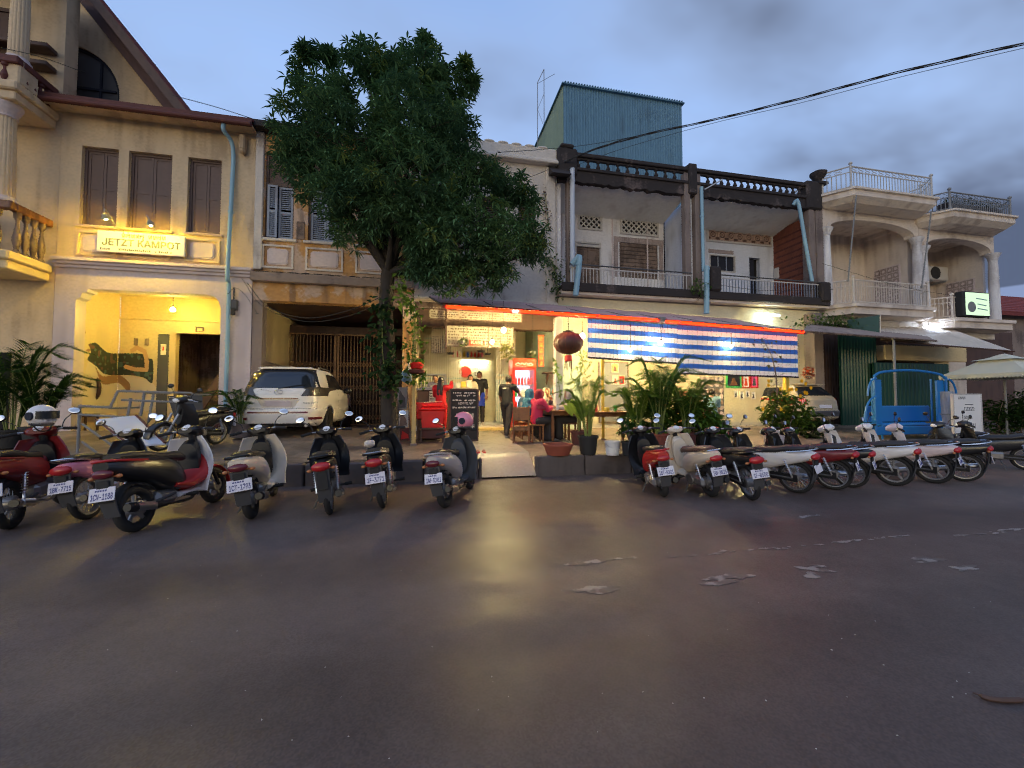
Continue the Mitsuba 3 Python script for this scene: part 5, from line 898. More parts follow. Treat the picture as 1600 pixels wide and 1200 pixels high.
mat('sheet_white', stain((.50, .43, .36), (.30, .25, .2), .8, .5), .6); add('sheet', loft(L, False, False), 'sheet_white', t); add('front_edge', tube([q4[0], q4[1]], .025, 6), 'wood_dark', t); add('rafter', [tube([q4[0] + (q4[1] - q4[0]) * k - [0, 0, .05], q4[3] + (q4[2] - q4[3]) * k - [0, 0, .05]], .03, 6) for k in (.05, .5, .95)], 'wood_dark', t)
t = thing('cream_parasol', 'square cream two tier parasol at the right edge', 'umbrella'); uc = P(1568, 556, 9.0); zc = P(1500, 584, 9.0)[2]; R_ = 1.0
def pyr(z0, z1, r0, r1, k=8): return [[(uc[0] + r * sx, 9.0 + r * sy, z + (.0)) for sx, sy in [(-1 + 2 * i / k, -1) for i in range(k)] + [(1, -1 + 2 * i / k) for i in range(k)] + [(1 - 2 * i / k, 1) for i in range(k)] + [(-1, 1 - 2 * i / k) for i in range(k)]] for z, r in ((z0, r0), ((z0 + z1) / 2 - .03, (r0 + r1) / 2), (z1, r1))]
mat('parasol_cloth', (.52, .50, .40), .8); add('canopy', [loft(pyr(zc, uc[2] - .12, R_, .34), False)], 'parasol_cloth', t, smooth=40); add('vent_cap', loft(pyr(uc[2] - .13, uc[2] + .06, .5, .03), False), 'parasol_cloth', t, smooth=40)
val = []
for k in range(24): 
    for sx, sy in ((1, 0), (0, 1), (-1, 0), (0, -1)):
        u0 = -R_ + k * 2 * R_ / 24; pl = Polygon([(u0, zc + .01), (u0 + 2 * R_ / 24, zc + .01), (u0 + 2 * R_ / 24, zc - .09), (u0 + R_ / 24, zc - .14), (u0, zc - .09)]); m_ = prY(pl, -R_ - .004, -R_ + .004); val.append(mv(m_, T_(uc[0], 9.0, 0) @ rz(math.atan2(sy, sx))))
add('valance', val, 'parasol_cloth', t); add('pole', cyl((uc[0], 9.0, .4), (uc[0], 9.0, uc[2] - .05), .03, 10), 'grey', t)
for sx in (-1, 1):
    for sy in (-1, 1): add('rib', tube([(uc[0], 9.0, uc[2] - .2), (uc[0] + sx * R_, 9.0 + sy * R_, zc + .0)], .012, 5), 'wood', t)
# blue passenger frame
t = thing('blue_bench_frame', 'bright blue metal passenger bench with hoop sides and a curved top rail', 'bench'); p_ = GP(1430, 688); Yb = 8.7
a, b = P(1372, 584, Yb), P(1484, 588, Yb); zf = float(pz(a[0], Yb)); xl, xr = a[0], b[0]; zt_ = a[2]; sz = P(1400, 662, Yb)[2]
bt = P(1400, 634, Yb + .5)[2]
add('seat', cbx(xl + .0, xr, Yb - .1, Yb + .5, sz - .06, sz, .02), 'blue_paint', t); add('backrest', cbx(xl + .2, xr - .02, Yb + .48, Yb + .53, sz + .02, bt, .02), 'blue_paint', t); add('front_panel', cbx(xl - .3, xr, Yb - .12, Yb - .08, zf + .12, sz - .065, .015), 'blue_paint', t)
add('top_rail', tube(spline([(xl, Yb + .1, zt_ - .05), (xl + .3, Yb + .1, zt_ + .06), ((xl + xr) / 2, Yb + .1, zt_ + .12), (xr - .3, Yb + .1, zt_ + .04), (xr, Yb + .1, zt_ - .1)], 5), .034, 8), 'blue_paint', t)
for x, s in ((xl, -1), (xr, 1)):
    add('side_post', cbx(x - .025, x + .025, Yb + .07, Yb + .12, zf, zt_ - .04, .006), 'blue_paint', t); add('side_post', cbx(x - s * .2 - .02, x - s * .2 + .02, Yb + .3, Yb + .34, zf, zt_ - .1, .006), 'blue_paint', t)
    add('side_web', cbx(min(x, x - s * .3) + .02, max(x, x - s * .3) - .02, Yb + .13, Yb + .18, sz, zt_ - .15, .004), 'blue_paint', t)
    for k, (r_, zz) in enumerate(((.55, sz + .05), (.38, sz + .75))): add('hoop', tube([(x + s * r_ * math.sin(u) * .8, Yb + .05, zz + r_ * (1 - math.cos(u)) * 1.1) for u in np.linspace(0, 2.2, 12)] if False else [(x + s * r_ * .8 * math.cos(u), Yb + .05, zz + r_ * 1.25 * math.sin(u)) for u in np.linspace(0, np.pi / 2, 10)], .026, 6), 'blue_paint', t)
    add('hoop_rail', tube([(x, Yb + .05, sz + .08), (x + s * .46, Yb + .05, sz + .06)], .018, 6), 'blue_paint', t)
    add('leg', cyl((x, Yb - .05, zf), (x, Yb - .05, sz), .025, 8), 'blue_paint', t)
t = thing('white_sign_board', 'tall white standing sign board with grey drawings beside the blue frame', 'sign'); p_ = GP(1510, 694); Yw = p_[1]; a, b = P(1489, 616, Yw), P(1536, 692, Yw)
add('panel', cbx(a[0], b[0], Yw, Yw + .04, p_[2] + .02, a[2], .01), 'white', t); add('edge_frame', prY(ringframe(a[0] - .015, b[0] + .015, p_[2], a[2] + .015, .03), Yw - .01, Yw + .05), 'white_dirty', t)
W, H = b[0] - a[0], a[2] - b[2]
for i, (u, v, w, hh) in enumerate(((.3, .9, .25, .05), (.55, .78, .3, .02), (.55, .66, .35, .08), (.45, .5, .2, .06), (.55, .3, .4, .1))): x_, z_2 = a[0] + W * (u - w / 2), b[2] + H * v; add('emblem', [prY(ringframe(x_, x_ + W * w, z_2, z_2 + H * hh, .012), Yw - .006, Yw - .001)] + [prY(LineString([(x_ + W * w * k, z_2 + .01), (x_ + W * w * (k + .15), z_2 + H * hh - .01)]).buffer(.01), Yw - .006, Yw - .001) for k in (.2, .45, .7)], 'grey', t)
t = thing('blue_tarp_roll', 'dull blue cloth roll leaning behind the white sign board', 'cloth'); a = P(1480, 612, Yw + .5); add('cloth', rough_up(loft([[(a[0] + .18 * math.cos(u) + dx, Yw + .5 + .12 * math.sin(u), z) for u in np.linspace(0, 6.28, 14, endpoint=False)] for z, dx in ((.45, .1), (1.1, .05), (a[2], 0))]), .03, 5), 'shutter_blue', t, smooth=40); add('tie', tube([(a[0] + .22 * math.cos(u) + .05, Yw + .5 + .15 * math.sin(u), 1.1) for u in np.linspace(0, 6.28, 14)], .012, 5), 'grey', t)
# ---- left: cart frames, board
t = thing('metal_cart_frame', 'grey welded metal cart frame with slanting bars in front of the porch', 'cart'); c0 = GP(122, 706); Yk = c0[1]
def W3(px, py, dy=0): return P(px, py, Yk + dy)
for i, (p0, p1) in enumerate((((125, 633), (122, 690)), ((125, 634), (172, 637)), ((172, 637), (185, 610)), ((185, 611), (300, 614)), ((128, 662), (178, 698)), ((125, 648), (205, 652)), ((190, 625), (270, 628)), ((226, 612), (220, 650)), ((205, 622), (196, 668)), ((240, 615), (232, 660)), ((128, 690), (168, 720)))): add('bar', tube([W3(*p0), W3(*p1)], .022, 6), 'grey', t); add('bar', tube([W3(*p0, .8), W3(*p1, .8)], .022, 6), 'grey', t)
for px, py in ((125, 636), (172, 638), (226, 614), (300, 616)): add('cross_member', tube([W3(px, py), W3(px, py) + [0, .8, 0]], .018, 6), 'grey', t)
for px in (124, 300): 
    for dy in (0, .8): q_ = W3(px, 640, dy); add('leg', cyl((q_[0], q_[1], float(pz(q_[0], q_[1]))), q_, .022, 6), 'grey', t)
t = thing('tilted_grey_board', 'tilted pale grey tabletop with red edging leaning on the cart', 'board'); q4 = [GP(170, 700) + [0, -.6, .55], P(150, 655, Yk - .25), P(213, 649, Yk - .1), P(258, 692, Yk - .9)]; q4[0] = P(205, 697, Yk - 1.0)
add('top', hull([p + o for p in q4 for o in ([0, 0, 0], [0, 0, -.03])]), 'pipe_white', t); add('red_edge', tube([q4[2], q4[3]], .022, 6), 'rust', t); add('red_edge', tube([q4[1], q4[0]], .018, 6), 'rust', t)
t = thing('dark_panel_board', 'dark panel standing behind the cart beside the plant', 'board'); a, b = P(262, 618, 10.9), P(318, 662, 10.9); add('panel', hull([P(px, py, 10.9 + d) for px, py in ((262, 619), (316, 617), (318, 660), (276, 664)) for d in (0, .04)]), 'grey_dark', t); add('stand', [cyl((a[0] + .3, 10.95, .55), (a[0] + .3, 10.95, 1.0), .03, 6), cyl((b[0] - .15, 10.95, .55), (b[0] - .15, 10.95, 1.0), .03, 6)], 'grey_dark', t)
add('red_cloth_heap', rough_up(blob(GP(320, 672) + [0, .6, .1], (.5, .3, .22), 3), .12, 3, 2), 'rust', None, 'low dark red heap of cloth behind the black motorbike', 'cloth', smooth=40)
# ------------------------------------------------------------------ motorbikes
def paint(name, c, rough=.3): return mat(name, c, rough, clearcoat=.8, clearcoat_gloss=.85)
for n_p, c_p in dict(p_red=(.42, .012, .012), p_dred=(.16, .010, .012), p_white=(.66, .63, .62), p_black=(.010, .010, .012), p_silver=(.42, .38, .36), p_cream=(.62, .54, .44), p_pink=(.76, .26, .34), p_rose=(.62, .50, .49), p_suv=(.76, .72, .66), p_gold=(.42, .34, .23)).items(): paint(n_p, c_p)
mat('lens_smoke', (.05, .045, .04), .12, clearcoat=1.0); mat('tail_red', (.42, .012, .014), .2, clearcoat=1.0); mat('tail_dark', (.12, .006, .012), .2, clearcoat=1.0); mat('amber', (.42, .16, .06), .25); mat('lens', (.7, .7, .7), .15); mat('cast_alloy', (.34, .33, .33), .45, metallic=.8); mat('flap', (.05, .05, .055), .7); mat('seat_vinyl', (.022, .020, .021), .5); mat('seat_brown', (.10, .055, .045), .5)
mat('plate_white', (.66, .64, .70), .5); mat('ink', (.05, .06, .22), .6)
scene['mirror_glass'] = {'type': 'twosided', 'bsdf': {'type': 'roughconductor', 'material': 'Al', 'alpha': .04}}
def sec(x, yc, zc, hw, hh, n=16, e=.75):          # one cross-section of a lofted fairing
    t = np.linspace(0, 2 * np.pi, n, endpoint=False); c, s = np.cos(t), np.sin(t)
    return np.c_[np.full(n, x), yc + hw * np.sign(c) * np.abs(c) ** e, zc + hh * np.sign(s) * np.abs(s) ** e]
def shell(fn, u, v, th=.012):                       # thin curved plate from fn(u, v) -> point
    g = np.array([[fn(a, b) for b in v] for a in u], float); du = np.gradient(g, axis=0); dv = np.gradient(g, axis=1); n = np.cross(du, dv); n /= np.linalg.norm(n, axis=2, keepdims=True) + 1e-12
    a, b = g + n * th / 2, g - n * th / 2; nu, nv = g.shape[:2]
    i = np.arange(nu * nv).reshape(nu, nv); q = lambda m, f: np.concatenate([np.stack([m[:-1, :-1], m[1:, :-1], m[1:, 1:]], -1).reshape(-1, 3), np.stack([m[:-1, :-1], m[1:, 1:], m[:-1, 1:]], -1).reshape(-1, 3)])[:, ::f]
    N = nu * nv; ed = np.concatenate([i[0, :], i[1:, -1], i[-1, -2::-1], i[-2:0:-1, 0]]); e2 = np.roll(ed, -1)
    return tm(np.vstack([a.reshape(-1, 3), b.reshape(-1, 3)]), np.vstack([q(i, 1), q(i + N, -1), np.c_[ed, e2, e2 + N], np.c_[ed, e2 + N, ed + N]]))
CACHE = {}
def pl(k, mesh, m, smooth=35):
    if (k, m) not in CACHE: CACHE[(k, m)] = mikit.ply(mesh() if callable(mesh) else mesh, m, smooth=smooth)
    return CACHE[(k, m)]
def torusY(R, r, n=40, k=10):
    m = trimesh.creation.torus(R, r, major_sections=n, minor_sections=k); m.apply_transform(rot(math.pi / 2, [1, 0, 0])); return m
def latheY(prof, n=28, cap=True): m = lathe(prof, n=n, cap=cap); m.apply_transform(rot(math.pi / 2, [1, 0, 0])); return m
def arcplate(R, a0, a1, w, drop=.35, n=16):          # a mudguard around a wheel
    return shell(lambda a, y: (R * math.cos(a) * (1 - drop * .12 * (y / w) ** 2), y, R * math.sin(a) - .02 * (y / w) ** 2), np.linspace(a0, a1, n), np.linspace(-w, w, 7), .008)
def bike(label, x, y, deg, s=1.0, lean=8, side='p_black', shield='p_black', fender='p_black', seat='seat_vinyl', tail='tail_red', plate='', scooter=False, cast=False, rail='chrome', headm=None, mirrors=(1, 1), group='motorbikes parked along the kerb', big=False, steer=0.0, z=0.0, flap=True, inner=None, cowl=None):
    t = thing('motorbike', label, 'motorbike', group); B = place(x, y, z + .0, math.radians(deg), math.radians(-lean), s)
    Rw = .245 if scooter else .275; wb = 1.24; K = ('s' if scooter else 'c') + ('k' if cast else 'w') + ('b' if big else '')
    def put(nm, k, mesh, m, par=t, M=None, smooth=35): return add(nm, pl(K + k, mesh, m, smooth), None, par, M=B if M is None else B @ M)
    tw = .05 if scooter or big else .038
    for wx, nm in ((0, 'rear_wheel'), (wb, 'front_wheel')):
        Mw = T_(wx, 0, Rw) @ (rz(steer) if wx else np.eye(4))
        if cast: rim = lambda: cat_([torusY(Rw - .075, .022)] + [mv(cbx(-.018, .018, -.014, .014, .03, Rw - .08, .006), rot(k * 2 * math.pi / 5, [0, 1, 0])) for k in range(5)])
        else: rim = lambda: cat_([latheY([(Rw - .075, -.03), (Rw - .058, -.032), (Rw - .064, 0), (Rw - .058, .032), (Rw - .075, .03), (Rw - .08, 0), (Rw - .075, -.03)], 36, False)] + [tube([(.03 * math.cos(k * .262 + .25 * (-1) ** k), .022 * (-1) ** k, .03 * math.sin(k * .262 + .25 * (-1) ** k)), ((Rw - .08) * math.cos(k * .262), 0, (Rw - .08) * math.sin(k * .262))], .0026, 4) for k in range(24)])
        w = put(nm, 'rim', rim, 'cast_alloy' if cast else 'steel', M=Mw)
        put('tyre', 'tyre', lambda: tm(np.array(torusY(Rw - tw, tw, 44, 12).vertices), torusY(Rw - tw, tw, 44, 12).faces), 'rubber', w, Mw); put('hub', 'hub', lambda: latheY([(.02, -.07), (.075, -.06), (.08, .06), (.02, .07)]), 'cast_alloy', w, Mw)
    for sy in (-1, 1): put('fork_leg', f'fork{sy}', lambda: tube([(wb, sy * .075, Rw), (wb - .2, sy * .075, .72)], .022, 8), 'black' if scooter else 'steel')
    put('front_fender', 'ffen', lambda: tr(arcplate(Rw + .03, -.1, 2.6, .065), wb, 0, Rw), fender)
    # rear body
    if scooter: secs = [(.62, .42, .10, .10), (.5, .47, .15, .17), (.3, .55, .17, .17), (.08, .62, .165, .13), (-.12, .66, .145, .105), (-.27, .695, .11, .075), (-.33, .71, .07, .045)]
    else: secs = [(.78, .55, .07, .06), (.6, .54, .105, .12), (.35, .58, .12, .13), (.1, .63, .125, .10), (-.12, .665, .115, .075), (-.27, .69, .09, .055), (-.33, .70, .06, .035)]
    if not scooter: secs = [(a, b - .02, c * 1.05, d * 1.3) for a, b, c, d in secs]
    if big: secs = [(a, b + .03, c * 1.12, d * 1.15) for a, b, c, d in secs]
    put('side_panel', 'body', lambda: loft([sec(a, 0, b, c, d) for a, b, c, d in secs]), side)
    put('seat', 'seat', lambda: loft([sec(a, 0, b + (.03 if big else 0), c, d) for a, b, c, d in ((.72, .66, .06, .04), (.6, .70, .10, .055), (.42, .715, .125, .05), (.25, .73, .13, .05), (.12, .765, .13, .05), (-.08, .785, .12, .045), (-.2, .79, .09, .03))]), seat)
    put('grab_rail', 'rail', lambda: tube(spline([(.05, .15, .74), (-.15, .15, .765), (-.3, .10, .79), (-.345, 0, .795), (-.3, -.10, .79), (-.15, -.15, .765), (.05, -.15, .74)], 5), .013, 7), rail)
    tl = put('tail_light', 'tl', lambda: blob((-.315, 0, .665), (.06, .11, .058) if not scooter else (.05, .10, .048), 2), tail)
    for sy in (-1, 1): put('indicator', f'ind{sy}', lambda: cat_([blob((-.29, sy * .135, .63), (.022, .03, .02), 1), cyl((-.26, 0, .63), (-.28, sy * .12, .63), .009, 5)]), 'amber')
    put('mudguard', 'mud', lambda: shell(lambda u, v: (-.30 - .05 * u + .10 * u * u, v * (.085 - .01 * u), .62 - .40 * u), np.linspace(0, 1, 8), np.linspace(-1, 1, 5), .012), 'flap' if flap else 'black')
    put('inner_guard', 'inner', lambda: tr(arcplate(Rw + .04, .6, 2.75, .06), 0, 0, Rw), 'black_matt')
    # number plate
    Mp = T_(-.345, 0, .47) @ rot(math.radians(14), [0, 1, 0])
    if plate is not None: p_ = put('number_plate', 'plate', lambda: cbx(-.004, .004, -.125, .125, -.068, .068, .004), 'plate_white', M=Mp)
    if plate:
        Mt = np.array([[0, 0, -1, -.0042], [-1, 0, 0, .105], [0, 1, 0, -.05], [0, 0, 0, 1.0]])
        put('lettering', 'pt' + plate, lambda: text(plate, .058, Mt, .002, True, .21), 'ink', p_, Mp, False); put('heading', 'ph', lambda: cat_([bx(-.0055, -.0042, .05 - i * .024, .066 - i * .024, .028, .046) for i in range(5)]), 'ink', p_, Mp, False)
    put('plate_bracket', 'pbr', lambda: cbx(-.335, -.315, -.06, .06, .38, .6, .006), 'black_matt')
    # engine, exhaust, swing arm, shocks
    put('engine', 'eng', lambda: cat_([cbx(.34, .66, -.12, .12, .22, .40, .04), cyl((.62, 0, .33), (.84, 0, .36), .075, 12)] + [cyl((.66 + i * .03, 0, .335 + i * .004), (.672 + i * .03, 0, .337 + i * .004), .095, 12) for i in range(6)]) if not scooter else cat_([cbx(-.06, .5, .06, .15, .17, .33, .04), cbx(.2, .5, -.1, .1, .2, .36, .04), cyl((.3, .15, .25), (.3, .17, .25), .09, 16)]), 'cast_alloy')
    put('tailpipe', 'tpipe', lambda: cyl((-.24, -.15, .294), (-.262, -.15, .297), .041, 12), 'black')
    ex = put('exhaust', 'exh', lambda: cat_([tube(spline([(.78, -.04, .28), (.7, -.1, .19), (.45, -.13, .19), (.25, -.14, .22)], 4), .018, 7), tube([(.25, -.14, .22), (.1, -.145, .235), (-.22, -.15, .29), (-.25, -.15, .295)], [.03, .045, .05, .035], 10)]), 'black' if scooter else 'chrome')
    put('heat_shield', 'heat', lambda: shell(lambda u, v: (.05 - .22 * u, -.145 - .055 * math.cos(v), .243 + .036 * u + .055 * math.sin(v)), np.linspace(0, 1, 4), np.linspace(-.9, .9, 5), .005), 'steel' if scooter else 'chrome', ex)
    for sy in (-1, 1): put('swing_arm', f'swing{sy}', lambda: tube([(0, sy * .10, Rw), (.45, sy * .09, .3)], .018, 6), 'grey_dark')
    for sy in ((1,) if scooter else (-1, 1)): put('shock_absorber', f'shock{sy}', lambda: cat_([tube([(.0, sy * .125, Rw + .02), (.1, sy * .125, .6)], .014, 7)] + [torusZ for torusZ in [mv(trimesh.creation.torus(.025, .006, 10, 5), T_(.02 + .08 * k / 7, sy * .125, Rw + .1 + .2 * k / 7)) for k in range(8)]]), 'chrome')
    if not scooter: put('chain_cover', 'chain', lambda: hull([(a, yy, zz) for a, zz in ((-.06, Rw + .06), (-.06, Rw - .06), (.45, .36), (.45, .25)) for yy in (.085, .105)]), 'black')
    # front
    zl = .34 if not scooter else .24
    put('leg_shield', 'shield', lambda: shell(lambda u, v: (1.0 - .17 * u - .16 * abs(v) ** 1.7 * (1 - .25 * u) + (.06 if scooter else .0) * math.sin(u * 3.1), v * (.17 + .10 * math.sin(min(1, u * 1.25) * math.pi * .75)) * (1.12 if scooter else 1), .93 - (.93 - zl) * u), np.linspace(0, 1, 14), np.linspace(-1, 1, 11), .016), shield)
    if cowl: put('front_cowl', 'cowl', lambda: loft([sec(a, 0, b, c, d) for a, b, c, d in ((.40, .40, .17, .03), (.62, .36, .20, .06), (.85, .44, .235, .10), (.98, .56, .20, .16), (1.06, .62, .12, .12), (1.1, .64, .05, .05))]), cowl)
    put('inner_shield', 'inshield', lambda: loft([sec(a, 0, b, c, d) for a, b, c, d in ((.83, .60, .13, .25), (.9, .66, .12, .24), (.96, .7, .08, .2))]), inner or (shield if scooter and not big else 'black'))
    if scooter: put('floorboard', 'floor', lambda: loft([sec(a, 0, b, .15, .035) for a, b in ((.48, .27), (.6, .265), (.86, .27))]), shield)
    else: put('frame_tube', 'frame', lambda: loft([sec(a, 0, b, c, d) for a, b, c, d in ((.98, .82, .05, .06), (.85, .66, .05, .06), (.7, .55, .06, .06), (.5, .5, .06, .07))]), side)
    put('handlebar', 'hbar', lambda: tube(spline([(.86, .32, 1.0), (.92, .2, 1.02), (.955, .07, 1.0), (.955, -.07, 1.0), (.92, -.2, 1.02), (.86, -.32, 1.0)], 4), .013, 7), 'steel')
    put('grip', 'gripl', lambda: cyl((.915, .21, 1.017), (.852, .345, .998), .02, 9), 'rubber'); put('grip', 'gripr', lambda: cyl((.915, -.21, 1.017), (.852, -.345, .998), .02, 9), 'rubber')
    for sy in (-1, 1): put('brake_lever', f'lev{sy}', lambda: tube(spline([(.95, sy * .13, 1.01), (.965, sy * .2, 1.01), (.91, sy * .33, .995)], 4), .006, 5), 'chrome')
    hc = put('handlebar_cover', 'hcov', lambda: loft([sec(a, 0, b, c, d) for a, b, c, d in ((.84, 1.015, .09, .03), (.90, 1.02, .15, .055), (.98, 1.0, .13, .075), (1.05, .98, .09, .06), (1.08, .97, .06, .04))]), headm or shield)
    put('speedometer', 'speedo', lambda: mv(cyl((0, 0, 0), (0, 0, .012), .05, 16), T_(.87, 0, 1.05) @ rot(-.7, [0, 1, 0])), 'lens', hc); put('headlight', 'headl', lambda: blob((1.065, 0, .975), (.035, .075, .045), 2), 'lens', hc)
    put('headstock', 'stock', lambda: cyl((.99, 0, .7), (.94, 0, .98), .04, 10), 'black')
    for sy, on in ((1, mirrors[0]), (-1, mirrors[1])):
        if not on: continue
        mk = put('mirror', f'mir{sy}', lambda: cat_([tube(spline([(.93, sy * .19, 1.03), (.94, sy * .22, 1.12), (.92, sy * .30, 1.19)], 4), .006, 5), mv(blob((0, 0, 0), (.022, .062, .043), 2), T_(.915, sy * .335, 1.225) @ rot(sy * -.25, [1, 0, 0]))]), 'black' if not scooter else 'black')
        put('mirror_face', f'mf{sy}', lambda: mv(mv(blob((0, 0, 0), (.003, .056, .038), 2), T_(-.022, 0, 0)), T_(.915, sy * .335, 1.225) @ rot(sy * -.25, [1, 0, 0]) @ rot(.27, [0, 1, 0])), 'mirror_glass', mk)
    put('footpeg', 'peg', lambda: cat_([cyl((.55, -.26, .25), (.55, .26, .25), .015, 7), cyl((.55, -.27, .25), (.55, -.18, .25), .024, 8), cyl((.55, .27, .25), (.55, .18, .25), .024, 8)]), 'rubber'); put('side_stand', 'stand', lambda: tube([(.42, .12, .22), (.36, .24, .03), (.32, .25, .02)], .012, 6), 'grey_dark')
    return t, B
K_ = dict
bike('dark red motorbike cut by the left edge of the frame', -4.61, 5.83, 107, 1.05, side='p_dred', shield='p_dred', fender='p_black', big=True, plate='1CR-4020', tail='tail_dark', rail='p_dred')
bike('motorbike with a pink side panel, second from the left edge', -4.05, 6.1, 90, .98, side='p_pink', shield='p_black', fender='p_dred', plate='1BK-7715', headm='p_black')
bike('big black and red scooter with a white and red front shield, third from the left', -3.14, 5.42, 81, 1.05, side='p_black', shield='p_white', inner='p_black', cowl='p_red', fender='p_red', scooter=True, cast=True, big=True, rail='p_red', headm='p_black', plate='1CV-1188', tail='tail_dark')
bike('cream and black scooter parked behind the rear of the white car', -2.08, 5.71, 98, 1.03, side='p_cream', shield='p_cream', inner='p_black', fender='p_cream', scooter=True, cast=True, rail='black', plate='1CT-1793', tail='tail_dark', headm='p_black')
bike('black motorbike with a big red tail light and no visible number, left of its twin', -1.18, 5.72, 97, 1.0, plate=None, rail='black')
bike('black motorbike with a white number plate, right of the twin black one', -.54, 5.91, 88, 1.0, plate='1F-3771', rail='steel')
_, BH = bike('silver scooter with a pink helmet on its handlebar', .30, 5.73, 68, .97, side='p_silver', shield='grey_dark', fender='p_black', scooter=True, cast=True, plate='1M-0281', tail='tail_dark', headm='p_black', mirrors=(1, 0), rail='p_silver')
bike('red scooter with a red tail, leftmost of the right row', 3.57, 5.68, 74, .95, side='p_red', shield='p_black', fender='p_black', scooter=True, plate='1BT-8201', rail='p_red', tail='tail_red', headm='p_black')
bike('cream white scooter with a brown seat and rounded rear', 4.28, 5.53, 82, .95, side='p_cream', shield='p_cream', fender='p_cream', seat='seat_brown', scooter=True, cast=True, plate='1W-8E25', rail='chrome', headm='p_cream')
bike('black motorbike with a long black seat right of the cream scooter', 4.72, 5.23, 78, .95, plate='1F-8500', rail='black', tail='tail_red')
bike('white panelled motorbike next to the black one, nearest the middle of the right row', 5.78, 5.47, 112, .93, side='p_white', plate='', shield='p_black')
bike('dark maroon motorbike with a chrome grab rail in the right row', 6.58, 5.54, 122, .93, side='p_dred', shield='p_black', plate='1J-2210', flap=False)
bike('black motorbike half hidden between the maroon and the bright white one', 7.03, 5.62, 121, .91, side='p_black', shield='p_black', plate='1D-9037')
bike('bright white motorbike with a chrome exhaust in the right row', 7.9, 5.57, 117, .95, side='p_white', shield='p_white', fender='p_white', cast=True, plate='1K-4405', headm='p_white')
bike('pinkish white motorbike second from the right end of the row', 8.82, 5.59, 115, .95, side='p_rose', shield='p_white', fender='p_rose', cast=True, plate='1E-8046', headm='p_white')
bike('black motorbike with a chrome rail at the right end of the row', 9.55, 5.61, 130, .95, side='p_black', shield='p_white', plate='1H-3172', headm='p_rose')
qz = P(1465, 660, 7.1); bike('black scooter standing along the kerb behind the right end of the row', qz[0] + .85, 7.05, 172, .92, side='p_black', shield='p_black', scooter=True, headm='p_black', group='motorbikes parked along the kerb', lean=6)
qz = GP(316, 690); bike('small black motorbike on the pavement in front of the dark panel', qz[0] + .1, qz[1] + .3, 250, .95, side='p_black', z=float(pz(qz[0], qz[1] + .3)), headm='p_black', group='motorbikes on the pavement')
bike('motorbike cut off by the right edge of the frame', 12.35, 6.2, 130, .95, side='p_black', shield='p_black')
# helmets
def helmet(label, c, a, m, full, s=1.0):
    t = thing('helmet', label, 'helmet'); M = T_(*c) @ rz(a) @ np.diag([s, s, s, 1])
    b = blob((0, 0, 0), (.15, .125, .135), 3); v = np.array(b.vertices); v[:, 2] = np.where(v[:, 2] < -.085, -.085 + (v[:, 2] + .085) * .2, v[:, 2]); 
    face = (v[:, 0] > .06) & (v[:, 2] < .05) & (v[:, 2] > -.05 if full else v[:, 2] < .05); v[face, 0] = .06 + (v[face, 0] - .06) * .35; b.vertices = v
    add('shell', b, m, t, smooth=50, M=M)
    add('visor', shell(lambda u, w: (.145 * math.cos(w * 1.1) + .004, .13 * math.sin(w * 1.1), .06 - .09 * u), np.linspace(0, 1, 5), np.linspace(-1, 1, 11), .006), 'black', t, M=M, smooth=40)
    for sy in (-1, 1): add('pivot', mv(cyl((0, 0, 0), (0, .02 * sy, 0), .048, 16), T_(.0, sy * .115, .0)), 'navy', t, M=M)
    add('padding', loft([sec(a_, 0, -.09, w_, .03) for a_, w_ in ((-.1, .06), (-.04, .1), (.03, .1), (.08, .07))]), 'grey_dark', t, M=M); add('chin_strap', tube(spline([(.0, .1, -.08), (.03, .05, -.17), (.03, -.05, -.17), (.0, -.1, -.08)], 4), .008, 5), 'black', t, M=M)
helmet('white and grey full face helmet on the mirror of the leftmost motorbike', P(66, 650, 6.55), -.3, 'p_white', True, 1.1)
helmet('pink helmet hanging on the handlebar of the silver scooter', (BH @ np.array([.93, -.13, 1.17, 1]))[:3], 2.85, 'p_pink', False, 1.05)
t = thing('rain_jacket', 'beige rag folded over the seat of a black motorbike', 'cloth'); c = P(578, 693, 6.0); add('rag', rough_up(blob(c, (.07, .12, .045), 3), .03, 12, 5), 'plaster_pink', t, smooth=40); add('hem', tube(spline([c + [-.06, -.08, -.02], c + [0, .02, -.04], c + [.05, .1, -.03]], 4), .01, 5), 'plaster_beige', t)

